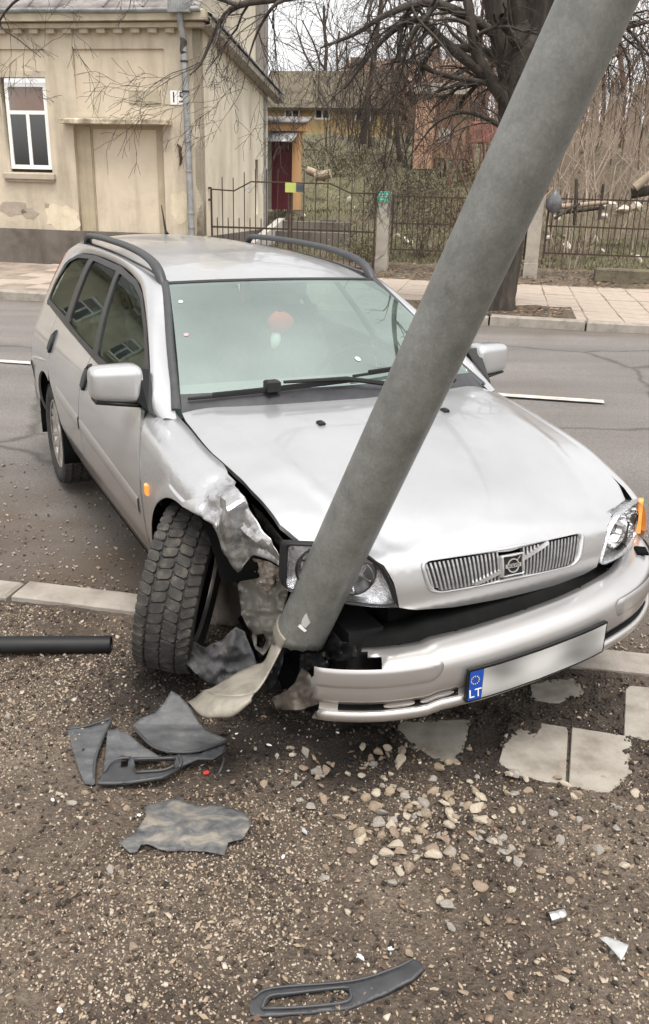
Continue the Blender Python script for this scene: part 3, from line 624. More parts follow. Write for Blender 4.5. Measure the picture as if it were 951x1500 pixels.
# orange brick outbuilding on the slope
n = 30; s0, z0 = PN(606, 218, n); s1, _ = PN(634, 218, n); _, z1 = PN(618, 138, n); _, z2 = PN(618, 122, n); s2, _ = PN(662, 200, n)
ob = empty('brick_shed', 'narrow orange brick shed with flat grey top on the slope', 'shed', W(s0, n, z0-.6), RA)
br = mat('orange_brick', [(.27, .155, .10), (.37, .225, .15), (.44, .29, .20)], 7, 8, .9, bump=.01, bscale=20)
MB().box(0, s1-s0, 0, 1.2, 0, z1-z0+.6).build('wall', br, ob); MB().box(-.08, s2-s0+.5, -.1, 1.4, z1-z0+.6, z2-z0+.6).build('roof', MT['concrete'], ob); MB().box(s1-s0+.002, s2-s0+.4, .5, 1.2, .35, z1-z0+.6).build('annex_wall', mat('brown_wall', [(.20, .13, .085), (.30, .2, .13)], 4, 6, .9), ob)
s0, z0 = PN(643, 207, 29.4); mb = MB(); mb.lathe([(.0, 0), (.16, 0), (.20, .42), (.205, .42), (.19, .40), (.15, .05), (0, .05)], 16); o = mb.build('bucket', mat('pale_bucket', [(.36, .34, .29), (.45, .42, .37)], 6, 5, .7), None, True, 40); o.location = W(s0+.15, 29.4, z0-.05); tag(o, 'pale grey bucket beside the orange brick shed', 'bucket')
s0, z0 = PN(683, 208, 31); s1, z1 = PN(740, 178, 31); mb = MB(); mb.bbox(0, s1-s0, 0, .9, 0, z1-z0, .06); o = mb.build('red_crate', mat('faded_red', [(.22, .07, .06), (.32, .12, .1)], 6, 6, .9)); o.location = W(s0, 31, z0); o.rotation_euler = (0, 0, RA); tag(o, 'faded dark red box standing beyond the brick shed', 'box')
# board fence at the right, every board its own
pf = empty('board_fence', 'weathered vertical board fence behind the bushes at the right', 'fence', W(0, 29, 0), RA)
pm = mat('grey_brown_boards', [(.10, .075, .055), (.19, .145, .11), (.26, .205, .155)], 3, 8, .95, bump=.01, bscale=18, stretch=(6, 6, .5))
s = PN(792, 200, 29)[0]; k = 0
while s < 9.5:
    wd = RNG.uniform(.12, .17); h = RNG.uniform(3.0, 3.5); z = hill(s, 29)
    o = MB().box(0, wd, 0, .03, -.4, h).build('board', pm, pf); o.location = (s, RNG.uniform(-.02, .02), z); o.rotation_euler = (RNG.uniform(-.02, .02), RNG.uniform(-.05, .05), 0); s += wd+RNG.uniform(.02, .07)
MB().box(PN(792, 200, 29)[0], 9.5, .06, .11, hill(5, 29)+1.2, hill(5, 29)+1.3).build('rail', pm, pf)
# logs, poles and pale rocks
logm = mat('cut_log', [(.34, .25, .16), (.44, .34, .23)], 8, 6, .9); logb = mat('pale_bark', [(.22, .17, .12), (.38, .31, .23)], 6, 8, .95, bump=.01)
for k, (a, b, n_, rr, lb) in enumerate([((450, 249), (478, 261), 30, .13, 'pale cut log leaning toward the left on the yard grass'), ((462, 259), (484, 254), 29.6, .15, 'short pale cut log lying with its cut end facing right'), ((470, 318), (494, 318), 24, .07, 'thin dark log lying flat on the path behind the gate')]):
    q = [Vector(W(*(lambda t: (t[0], n_, t[1]))(PN(*p, n_)))) for p in (a, b)]
    if k == 2: q[0].z = q[1].z = hill(*SN(q[0]))+.07
    lg = empty('log', lb, 'log', q[0]); MB().tube([(0, 0, 0), q[1]-q[0]], rr, 12).build('log_body', logb if k < 2 else MT['bark'], lg)
    d = (q[1]-q[0]).normalized(); MB().tube([q[1]-q[0]+d*.001, q[1]-q[0]+d*.006], rr*.93, 12).build('cut_end', logm, lg)
for k, (a, b, n_, rr, lb) in enumerate([((818, 303), (892, 296), 20.2, .06, 'top horizontal pole of the branch pile behind the fence'), ((815, 312), (885, 304), 20.4, .05, 'lower horizontal pole of the branch pile behind the fence'), ((812, 320), (850, 298), 20.0, .035, 'slanting stick propped on the branch pile'), ((842, 330), (845, 262), 20.1, .045, 'upright stake before the branch pile'), ((878, 322), (884, 270), 20.2, .04, 'upright stake at the right end of the branch pile'), ((930, 275), (975, 240), 21, .10, 'pale thick trunk lying against dark heap at the right edge'), ((925, 283), (990, 274), 21.2, .12, 'dark log lying low at the right edge')]):
    q = [W(*(lambda t: (t[0], n_, t[1]))(PN(*p, n_))) for p in (a, b)]
    o = MB().tube([(0, 0, 0), (q[1]-q[0])*.5+Vector((0, 0, RNG.uniform(-.03, .03))), q[1]-q[0]], [rr, rr*.9, rr*.75], 8).build('pole' if k < 2 else ('stake' if k < 5 else 'log'), logb if k in (0, 5) else MT['bark'], None, True, 50); o.location = q[0]; tag(o, lb, 'wood')
def rock_mesh(name, seed, m, sub=2, rough=.35, flat=.7, sharp=False):
    bm = bmesh.new(); bmesh.ops.create_icosphere(bm, subdivisions=sub, radius=1)
    rr = random.Random(seed); cuts = [(Vector((rr.gauss(0, 1), rr.gauss(0, 1), rr.gauss(0, 1))).normalized(), rr.uniform(.38, .75)) for _ in range(13 if sharp else 9)]
    st = Vector((rr.uniform(.8, 1.3), rr.uniform(.7, 1.0), rr.uniform(.75, 1.1)))
    for v in bm.verts:
        p = v.co.copy()
        for d, h in cuts:
            e_ = p.dot(d)-h
            if e_ > 0: p -= d*e_*(1.0 if sharp else .92)
        p *= 1+rough*.25*noise.noise(p*2.5+Vector((seed, 0, 0))); p = Vector((p.x*st.x, p.y*st.y, p.z*st.z*flat)); v.co = p
    if sharp: bmesh.ops.convex_hull(bm, input=bm.verts[:]); bmesh.ops.delete(bm, geom=[v for v in bm.verts if not v.link_faces], context='VERTS')
    me = bpy.data.meshes.new(name); bm.to_mesh(me); bm.free(); me.materials.append(m); return me
wr = mat('pale_rock', [(.42, .37, .31), (.58, .53, .46)], 3, 6, .9)
for k, (px, py, sc_, lb) in enumerate([(893, 303, .22, 'pale rock on the yard grass nearest the bagged post'), (913, 306, .24, 'pale rock in the middle of the row behind the fence'), (932, 302, .2, 'pale rock farthest right in the row behind the fence'), (905, 312, .14, 'small pale rock in front of the row behind the fence'), (887, 316, .13, 'pale rock below the branch pile at its right')]):
    s, z = PN(px, py, 22.5); o = link('rock', rock_mesh('rock', k+50, wr)); o.location = W(s, 22.5, z); o.scale = (sc_*1.3, sc_, sc_); o.rotation_euler = (0, 0, k); tag(o, lb, 'rock', 'pale rocks behind the fence')
rk = [rock_mesh('rubble_stone', 70+k, wr, 2, .35, .7, True) for k in range(4)]; rq = random.Random(4)
for k in range(46):
    s, n_ = (rq.uniform(-6, 1.5), rq.uniform(21, 36)) if k < 30 else (rq.uniform(1, 5), rq.uniform(19.3, 24)); o = link('rubble_stone', rk[k % 4]); g_ = rq.uniform(.05, .17); o.location = W(s, n_, hill(s, n_)+g_*.3); o.scale = (g_*1.2, g_, g_); o.rotation_euler = (rq.random(), rq.random(), rq.uniform(0, 6)); tag(o, 'small pale rubble stone strewn over the yard slope', 'stone', 'rubble stones strewn over the yard')
# ---------------------------------------------------------------- bare trees and bushes
class Tw:
    """collects the limbs of one bare tree"""
    def __init__(s, seed): s.mb = MB(); s.r = random.Random(seed)
    def limb(s, p, d, L, rad, depth, spread=.6, droop=0, kids=(2, 4), seg=5, shrink=.62, wob=.25, minr=.0022, taper=.45):
        p = Vector(p); d = Vector(d).normalized(); pts = [p.copy()]; dirs = [d.copy()]; st = L/seg
        for i in range(seg):
            d = (d + Vector((s.r.gauss(0, wob), s.r.gauss(0, wob), s.r.gauss(0, wob)-droop))*.5).normalized(); p = p+d*st; pts.append(p.copy()); dirs.append(d.copy())
        rs = [max(minr, rad*(1-(1-taper)*i/seg)) for i in range(seg+1)]
        s.mb.tube(pts, rs, 6 if rad > .05 else (4 if rad > .012 else 3), cap=False)
        if depth > 0:
            for k in range(s.r.randint(*kids)):
                i = s.r.randint(max(1, seg//3), seg); a = dirs[i].orthogonal().normalized(); a = Matrix.Rotation(s.r.uniform(0, 2*pi), 3, dirs[i]) @ a
                s.limb(pts[i], dirs[i]+a*s.r.uniform(spread*.6, spread*1.5), L*shrink*s.r.uniform(.7, 1.2), max(minr, rs[i]*.62), depth-1, spread, droop, kids, max(3, seg-1), shrink, wob, minr, taper)
    def path(s, pts, r0, r1, depth, n=4, L=.9, sub=4, **kw):
        P = crom(pts, sub); m = len(P); rs = [r0+(r1-r0)*i/(m-1) for i in range(m)]
        s.mb.tube(P, rs, 8 if r0 > .1 else 6, cap=False)
        for k in range(n):
            i = s.r.randint(int(m*.15), m-1); d = (P[min(i+1, m-1)]-P[i-1]).normalized(); a = Matrix.Rotation(s.r.uniform(0, 2*pi), 3, d) @ d.orthogonal().normalized()
            s.limb(P[i], d*.6+a, L*s.r.uniform(.6, 1.3), max(.004, rs[i]*.45), depth, **kw)
def pw(px, py, n): s, z = PN(px, py, n); return W(s, n, z)
tree = empty('big_tree', 'big bare street tree with drooping twigs, trunk behind the leaning pole', 'tree', W(-.02, 13.5, .1))
T0 = tree.location
tb = MB(); rows = []
def trunk_ring(c, rr, k): return [Vector(c)+Vector((cos(a)*rr*(1+.12*noise.noise(Vector((cos(a)*2, sin(a)*2, k*.6)))), sin(a)*rr*(1+.12*noise.noise(Vector((cos(a)*2+5, sin(a)*2, k*.6)))), 0)) for a in np.linspace(0, 2*pi, 25)[:-1]]
tp = [(727, 452), (729, 425), (742, 340), (756, 230), (766, 140), (770, 60), (772, 20)]
cen = [pw(px, py, 13.6) for px, py in tp]; cen[0].z = .05; rad = [.31, .28, .28, .29, .33, .30, .04]
P = crom(cen, 4); rr_ = np.interp(np.linspace(0, 1, len(P)), np.linspace(0, 1, 7), rad)
grid('trunk', [[q-T0 for q in trunk_ring(p, r_, i)] for i, (p, r_) in enumerate(zip(P, rr_))], MT['bark'], tree, closed=True)
tw = Tw(11)
for pts, a, b in (([(764, 160), (735, 40), (716, -60), (700, -220)], .22, .12), ([(768, 160), (790, 20), (800, -90), (815, -250)], .24, .13), ([(768, 120), (762, 10), (760, -100), (770, -300)], .16, .1)):
    tw.path([pw(x, y, 13.6)-T0 for x, y in pts], a, b, 1, 3, 1.2)
big = [([(764, 180), (705, 95), (688, 20), (680, -60)], 13.2, .10, .05), ([(764, 150), (660, 70), (610, 30), (560, 60), (505, 130)], 13.0, .085, .015), ([(745, 60), (640, 5), (570, 20), (520, 50), (470, 70)], 12.6, .075, .012), ([(700, -40), (560, -30), (430, -5), (350, 8), (318, 40), (296, 90), (278, 110)], 12.2, .07, .008), ([(430, -5), (400, 10), (372, 60), (355, 130)], 12.2, .03, .006), ([(640, 5), (600, 60), (585, 120), (560, 170)], 12.7, .04, .008),
       ([(764, 130), (650, 110), (600, 90), (560, 95)], 13.1, .045, .008), ([(350, 8), (200, -40), (60, -20), (0, 30), (30, 60), (60, 84)], 12.0, .03, .005), ([(755, 110), (850, 20), (900, 40), (960, 30)], 13.3, .08, .02), ([(760, -60), (860, -20), (960, 90)], 13, .06, .015), ([(760, 200), (690, 165), (640, 180), (600, 230)], 13.2, .04, .006)]
for pts, n_, a, b in big:
    i_ = [k/(len(pts)-1) for k in range(len(pts))]; st_ = pts[0][0] > 640 and abs(pts[0][1]) < 200
    tw.path([pw(x, y, (13.6+(n_-13.6)*min(1, 2*t_) if st_ else n_)+.35*noise.noise(Vector((x*.01, y*.01, n_))))-T0 for (x, y), t_ in zip(pts, i_)], a, b, 3, 13 if pts[0][0] > 400 else 6, .95 if pts[0][0] > 400 else .6, droop=.22, kids=(2, 4), spread=.75, wob=.3, minr=.0028)
tw.mb.build('branches', MT['bark'], tree, True)
# canopy arms over the street (they reach above the car and mirror in its glass and bonnet)
tw = Tw(21)
for pts in ([(0, 13.4, 5.2), (1.5, 11, 6.8), (2.6, 8.2, 7.4), (3.0, 5.5, 7.2)], [(-.5, 13, 6), (-3.5, 11.6, 7), (-5.8, 10.2, 7.2)]):
    tw.path([W(*p)-T0 for p in pts], .11, .02, 2, 13, 1.3, droop=.1, spread=.8, kids=(2, 3), minr=.006)
tw.mb.build('overhanging_arm', MT['bark'], tree, True)
# bare shrubs and young trees: three models each, set out singly
def shrub_model(seed, stems, h, rad, depth, spread, m, kids=(2, 4), lean=.35):
    t = Tw(seed)
    for k in range(stems):
        a = t.r.uniform(0, 2*pi); q = t.r.uniform(0, .25); t.limb((cos(a)*q, sin(a)*q, -.1), (cos(a)*lean*t.r.random(), sin(a)*lean*t.r.random(), 1), h*t.r.uniform(.6, 1.1), rad*t.r.uniform(.6, 1.1), depth, spread, -.05, kids, 6, .55, .22, .0035)
    o = t.mb.build('branches', m, None, True); me = o.data; bpy.data.objects.remove(o); return me
red = [shrub_model(31+k, 11, 2.3, .016, 2, .7, MT['twig_red']) for k in range(3)]
dark = [shrub_model(41+k, 8, 3.0, .02, 3, .6, MT['twig'], (2, 4)) for k in range(3)]
pale = [shrub_model(51+k, 5, 3.0, .034, 3, .8, MT['twig_pale'], (2, 3), .5) for k in range(2)]
treeM = [shrub_model(61+k, 1, 6.5, .11, 4, .7, MT['twig'], (3, 5), .1) for k in range(3)]
def plant(name, me, label, cat, px, n, sc_, k, group):
    s, _ = PN(px, 280, n); o = empty(name, label, cat, W(s, n, hill(s, n)-.05), k*1.7, group); o.scale = (sc_, sc_, sc_*RNG.uniform(.9, 1.15)); link('branches', me, o); return o
lab_d = 'dark leafless shrub on the slope below the far houses'; lab_r = 'reddish leafless thicket shrub on the right-hand slope'; lab_p = 'pale forking shrub behind the right fence'
for k, (px, n) in enumerate([(530, 38), (560, 36), (480, 42), (600, 36), (650, 34), (545, 44), (590, 46), (510, 48), (660, 38), (620, 45), (570, 52), (690, 44)]):
    plant('dark_shrub', dark[k % 3], lab_d, 'shrub', px, n, 1.25+.25*(k % 2), k, 'dark bare shrubs on the slope')
for k, (px, n) in enumerate([(680, 25), (720, 27), (700, 34), (760, 30), (815, 31), (1010, 34), (840, 36), (880, 38), (920, 38), (960, 40), (800, 40), (850, 44), (900, 46), (950, 47), (1000, 40), (760, 42), (720, 48), (660, 50), (780, 36), (640, 36), (1000, 33), (1010, 46)]):
    plant('reddish_shrub', red[k % 3], lab_r, 'shrub', px, n, 1.7+.5*(k % 3), k, 'reddish bare shrubs on the right')
for k, (px, n) in enumerate([(838, 21.5), (868, 23), (905, 24), (945, 22.5), (985, 23.5), (815, 24.5), (855, 19.6)]):
    plant('pale_shrub', pale[k % 2], lab_p, 'shrub', px, n, .8+.15*(k % 3) if k < 6 else .45, k, 'pale bare shrubs behind the right fence')
for k, (px, n) in enumerate([(500, 58), (560, 64), (470, 66), (640, 56), (700, 54), (610, 70), (760, 58), (830, 56), (900, 55), (960, 58), (530, 46), (1010, 60), (740, 66), (870, 68), (680, 36), (590, 38)]):
    plant('bare_tree', treeM[k % 3], 'thin bare tree on the hill top against the pale sky', 'tree', px, n, 1.1+.3*(k % 3), k, 'bare trees along the hill top')
# low undergrowth at the foot of the fence
t = Tw(77)
for k in range(110):
    s = t.r.uniform(-2.2, 4.5); n_ = t.r.uniform(18.2, 21.5); t.limb(W(s, n_, hill(s, n_)-.03), (t.r.gauss(0, .5), t.r.gauss(0, .5), 1), t.r.uniform(.15, .7), .006, 1, .8, 0, (1, 3), 3, .6, .4, .003)
o = t.mb.build('undergrowth', MT['twig'], None, True); tag(o, 'tangle of dry stalks along the fence foot', 'undergrowth', kind='stuff')
# an evergreen-ish dark ivy bush behind the fence and the mossy mound
def tuft_field(name, pts, hgt, wd, m, seed, label, cat):
    rr = random.Random(seed); V = []; Fc = []
    for (s, n_) in pts:
        b = W(s, n_, hill(s, n_)); h = hgt*rr.uniform(.5, 1.3); a = rr.uniform(0, 2*pi); q = Vector((cos(a), sin(a), 0))*wd*rr.uniform(.6, 1.3); l = Vector((rr.gauss(0, .35)*h, rr.gauss(0, .35)*h, h)); i = len(V)
        V += [tuple(b-q), tuple(b+q), tuple(b+l)]; Fc.append((i, i+1, i+2))
    me = bpy.data.meshes.new(name); me.from_pydata(V, [], Fc); me.materials.append(m); o = link(name, me); tag(o, label, cat, kind='stuff'); return o
rr = random.Random(5)
gm = mat('grass_blade', [(.09, .075, .045), (.11, .105, .05), (.20, .172, .10)], .8, 6, .95, island=.5)
tuft_field('grass', [(rr.uniform(-7, 6), 18.6+rr.random()**1.5*24) for _ in range(26000)], .11, .014, gm, 3, 'thin winter grass on the yard slope', 'grass')
def leaf_bush(name, label, px, n, rx, h, seed, m, cnt=1400, leaf=.03):
    s, _ = PN(px, 300, n); o = empty(name, label, 'bush', W(s, n, hill(s, n)), 0); q = random.Random(seed); V = []; Fc = []
    cl = [(Vector((q.gauss(0, rx*.45), q.gauss(0, rx*.4), h*q.uniform(.15, .9))), q.uniform(.12, .3)) for _ in range(22)]
    for _ in range(cnt):
        c, rad_ = q.choice(cl); p = c+Vector((q.gauss(0, rad_), q.gauss(0, rad_), q.gauss(0, rad_*.8)))
        if p.z < 0: continue
        a = Vector((q.gauss(0, 1), q.gauss(0, 1), q.gauss(0, 1))).normalized(); b = a.orthogonal().normalized(); i = len(V); V += [tuple(p+a*leaf), tuple(p+b*leaf*.5), tuple(p-a*leaf), tuple(p-b*leaf*.5)]; Fc.append((i, i+1, i+2, i+3))
    me = bpy.data.meshes.new('foliage'); me.from_pydata(V, [], Fc); me.materials.append(m); link('foliage', me, o)
    t = Tw(seed)
    for k in range(7): t.limb((q.gauss(0, .08), q.gauss(0, .08), 0), (q.gauss(0, .4), q.gauss(0, .4), 1), h*.9, .012, 1, .6)
    t.mb.build('stems', MT['twig'], o, True); return o
lm = mat('olive_leaf', [(.05, .05, .025), (.085, .085, .035), (.13, .11, .06)], 3, 4, .8, island=.7); lm2 = mat('brown_leaf', [(.07, .05, .032), (.12, .09, .055), (.10, .10, .045)], 3, 4, .85, island=.7)
leaf_bush('evergreen_bush', 'low dark evergreen bush just left of the green-topped post', 536, 19.0, .45, .7, 4, lm); leaf_bush('evergreen_bush', 'olive-brown bush behind the middle fence panel', 620, 20.5, 1.0, 1.7, 6, lm2, 2600, .035); leaf_bush('evergreen_bush', 'ragged brown bush on the slope beside the brick shed', 665, 25, 1.2, 1.7, 8, lm2, 2000, .04); leaf_bush('evergreen_bush', 'round olive bush on the slope left of the brick shed', 575, 26, 1.0, 1.1, 9, lm, 1800, .035)
leaf_bush('evergreen_bush', 'low olive bush on the grass slope under the ochre house', 470, 33, 1.6, 1.4, 12, lm, 1800, .05)
# fallen leaves on the soil strip and around the tree
rr = random.Random(8); V = []; Fc = []
for _ in range(2600):
    if rr.random() < .75: s, n_ = rr.uniform(-3, 5.5), 17.2+rr.random()*1.5
    else: s, n_ = rr.uniform(-1.3, 1.0), rr.uniform(13, 14.1)
    z = (pav_h(s, n_)+.17*max(0, min(1, (n_-17.4)/.9))+.03) ; b = W(s, n_, z); a = rr.uniform(0, 2*pi); l = rr.uniform(.02, .045); d = Vector((cos(a), sin(a), rr.uniform(-.3, .3))); e_ = Vector((-sin(a), cos(a), rr.uniform(-.3, .3))); i = len(V)
    V += [tuple(b+d*l), tuple(b+e_*l*.5), tuple(b-d*l), tuple(b-e_*l*.5)]; Fc.append((i, i+1, i+2, i+3))
me = bpy.data.meshes.new('fallen_leaves'); me.from_pydata(V, [], Fc); me.materials.append(mat('dead_leaf', [(.10, .06, .035), (.18, .11, .06), (.26, .18, .11)], 3, 3, .9, island=.8)); tag(link('fallen_leaves', me), 'brown dead leaves along the fence foot', 'leaves', kind='stuff')
# ================================================================ THE LEANING POLE
POLE_D = .159
_ul = Vector((.331, -.18, .926)).normalized()
def pole_pt(px, py, wpx): return CAM+ray(px, py)*(F_PX*POLE_D/wpx)
PB = pole_pt(445, 920, 76.1); PT = pole_pt(874.7, 0, 113.7); PU = (PT-PB).normalized()
# ================================================================ CAR MATERIALS
def m_paint():
    m, t, b = _new('silver_paint'); tc = N(t, 'ShaderNodeTexCoord')
    n1 = N(t, 'ShaderNodeTexNoise', i_Scale=3.5, i_Detail=8, i_Roughness=.7); n2 = N(t, 'ShaderNodeTexVoronoi', i_Scale=900)
    sp = N(t, 'ShaderNodeSeparateXYZ')
    for n in (n1, n2, sp): t.links.new(tc.outputs['Object'], n.inputs['Vector'])
    r = ramp(t, [(.3, (.51, .513, .52)), (.7, (.575, .578, .585))]); t.links.new(n1.outputs['Fac'], r.inputs[0])
    # road film: clings to the sills and the lower doors
    mr = N(t, 'ShaderNodeMapRange'); mr.inputs['From Min'].default_value = .75; mr.inputs['From Max'].default_value = .28; t.links.new(sp.outputs['Z'], mr.inputs['Value'])
    ml = N(t, 'ShaderNodeMath', operation='MULTIPLY'); t.links.new(mr.outputs[0], ml.inputs[0]); t.links.new(n1.outputs['Fac'], ml.inputs[1])
    mx = N(t, 'ShaderNodeMixRGB'); mx.inputs[2].default_value = (.33, .27, .215, 1); t.links.new(ml.outputs[0], mx.inputs[0]); t.links.new(r.outputs[0], mx.inputs[1]); t.links.new(mx.outputs[0], b.inputs['Base Color'])
    b.inputs['Metallic'].default_value = .7; b.inputs['Roughness'].default_value = .36; b.inputs['Coat Weight'].default_value = .7; b.inputs['Coat Roughness'].default_value = .05
    rr = N(t, 'ShaderNodeMapRange'); rr.inputs['To Min'].default_value = .22; rr.inputs['To Max'].default_value = .40; t.links.new(n1.outputs['Fac'], rr.inputs['Value']); t.links.new(rr.outputs[0], b.inputs['Roughness'])
    return m
MT['paint'] = m_paint()
MT['paint_bare'] = mat('scraped_paint', [(.20, .19, .18), (.42, .41, .40), (.58, .575, .57)], 9, 9, .45, metal=.5, bump=.004, bscale=40, coat=.2, rvar=.2)
MT['blackp'] = mat('black_plastic', [(.007, .007, .0075), (.014, .014, .0145)], 12, 5, .55, rvar=.15, spec=.3)
MT['greyp'] = mat('grey_plastic', [(.034, .035, .038), (.055, .056, .059)], 12, 5, .5, rvar=.12, spec=.4)
MT['trim'] = mat('window_trim', [(.012, .012, .013), (.022, .022, .023)], 10, 4, .4, spec=.4)
MT['rubber'] = mat('tyre_rubber', [(.018, .018, .018), (.032, .03, .028), (.075, .065, .055)], 12, 8, .85, bump=.002, bscale=150, lo=.35, hi=.75)
MT['tread'] = mat('dusty_tread', [(.018, .017, .016), (.036, .033, .03), (.09, .078, .064)], 24, 9, .9, bump=.002, bscale=200)
MT['alloy'] = mat('alloy', [(.45, .42, .38), (.62, .60, .57)], 6, 5, .35, metal=.7)
MT['chrome'] = mat('chrome', [(.80, .80, .81)], rough=.08, metal=1)
MT['lens'] = m_glass_dark('clear_lens', (.93, .94, .95), .10)
MT['lens_fine'] = mat('reflector', [(.55, .55, .56), (.80, .80, .81)], 60, 3, .12, metal=1, bump=.004, bscale=70)
MT['void'] = mat('dark_cavity', [(.005, .005, .005)], rough=.98, spec=.1)  # near-black: the shade inside hollows is put into this colour
MT['inner'] = mat('primer_sheet', [(.20, .18, .15), (.36, .335, .295), (.44, .42, .385)], 5, 9, .6, metal=.2, bump=.006, bscale=18)
MT['brown_metal'] = mat('dusty_inner_wing', [(.09, .075, .062), (.16, .135, .11), (.22, .19, .16)], 6, 9, .85, bump=.006, bscale=20)
MT['liner'] = mat('arch_liner', [(.022, .022, .024), (.052, .052, .054), (.11, .10, .09)], 6, 9, .85, bump=.003, bscale=40)
MT['side_glass'] = m_glass_dark('side_glass', (.36, .46, .42), .17, rc=(.78, .92, .86))
def m_windscreen():
    m, t, b = _new('windscreen_glass'); t.nodes.remove(b); o = t.nodes['Material Output']
    tr = N(t, 'ShaderNodeBsdfTransparent'); tr.inputs[0].default_value = (.70, .90, .82, 1)
    gl = N(t, 'ShaderNodeBsdfGlossy'); gl.inputs['Roughness'].default_value = .015; gl.inputs['Color'].default_value = (.84, .97, .91, 1)
    di = N(t, 'ShaderNodeBsdfDiffuse'); di.inputs[0].default_value = (.50, .56, .53, 1)          # pale film: the haze of reflected sky put into the colour
    tc = N(t, 'ShaderNodeTexCoord'); nz = N(t, 'ShaderNodeTexNoise', i_Scale=1.4, i_Detail=4); t.links.new(tc.outputs['Object'], nz.inputs['Vector'])
    mr = N(t, 'ShaderNodeMapRange'); mr.inputs['From Min'].default_value = .3; mr.inputs['From Max'].default_value = .7; mr.inputs['To Min'].default_value = .02; mr.inputs['To Max'].default_value = .22; t.links.new(nz.outputs['Fac'], mr.inputs['Value'])
    m1 = N(t, 'ShaderNodeMixShader'); t.links.new(mr.outputs[0], m1.inputs[0]); t.links.new(tr.outputs[0], m1.inputs[1]); t.links.new(di.outputs[0], m1.inputs[2])
    m2 = N(t, 'ShaderNodeMixShader'); m2.inputs[0].default_value = .38; t.links.new(m1.outputs[0], m2.inputs[1]); t.links.new(gl.outputs[0], m2.inputs[2]); t.links.new(m2.outputs[0], o.inputs['Surface']); return m
MT['windscreen'] = m_windscreen()
MT['amber'] = mat('amber_lens', [(.75, .22, .02)], rough=.15, coat=1); 
_b = MT['amber'].node_tree.nodes['Principled BSDF']; _b.inputs['Emission Color'].default_value = (1, .38, .06, 1); _b.inputs['Emission Strength'].default_value = .3   # the hazard lamps are lit
MT['seat'] = mat('dark_seat', [(.13, .13, .13), (.19, .185, .18)], 20, 4, .9)
# ================================================================ CAR
car = bpy.data.objects.new('car', None); COL.objects.link(car); car.location = CAR_LOC; car.rotation_euler = MC.to_euler()
tag(car, 'silver estate car with crushed front corner, torn bumper and turned wheel against the leaning pole', 'car')
_W = pchip([.15, .22, .30, .45, .62, .75, .85, .93, 1.05, 1.2, 1.32, 1.38], [.755, .772, .792, .842, .856, .848, .826, .788, .735, .655, .575, .50])
def taper(x):
    t = 1.0
    if x > 0: t -= .34*x*x
    if x < -2.95: t -= .42*((-x-2.95)/.5)**2*.6
    return t
def SW(x, z): return _W(z)*taper(x)
def sidef(sgn): return lambda x, z: Vector((x, sgn*SW(x, z), z))
def smooth(a, b, x): t = min(1, max(0, (x-a)/(b-a))); return t*t*(3-2*t)
def dent(p):                                              # the blow: bonnet edge and lamp on the right pushed up and in
    k = smooth(-.35, -.72, p.y)*smooth(-.15, .45, p.x)
    q = Vector(p); q.z += .045*k; q.y += .02*k; q.z += .006*k*noise.noise(p*9); return q
ARCF, ARCR = .37, .365
def arch_pts(cx_, cz_, r, a0, a1, n): return [(cx_+r*cos(radians(a0+(a1-a0)*k/n)), cz_+r*sin(radians(a0+(a1-a0)*k/n))) for k in range(n+1)]
seamF = [(-.55, .915), (-.47, .83), (-.425, .70), (-.405, .55), (-.405, .42), (-.43, .30)]
belt = [(-.55, .915), (-.80, .925), (-1.47, .952), (-2.2, .993), (-2.72, 1.022)]
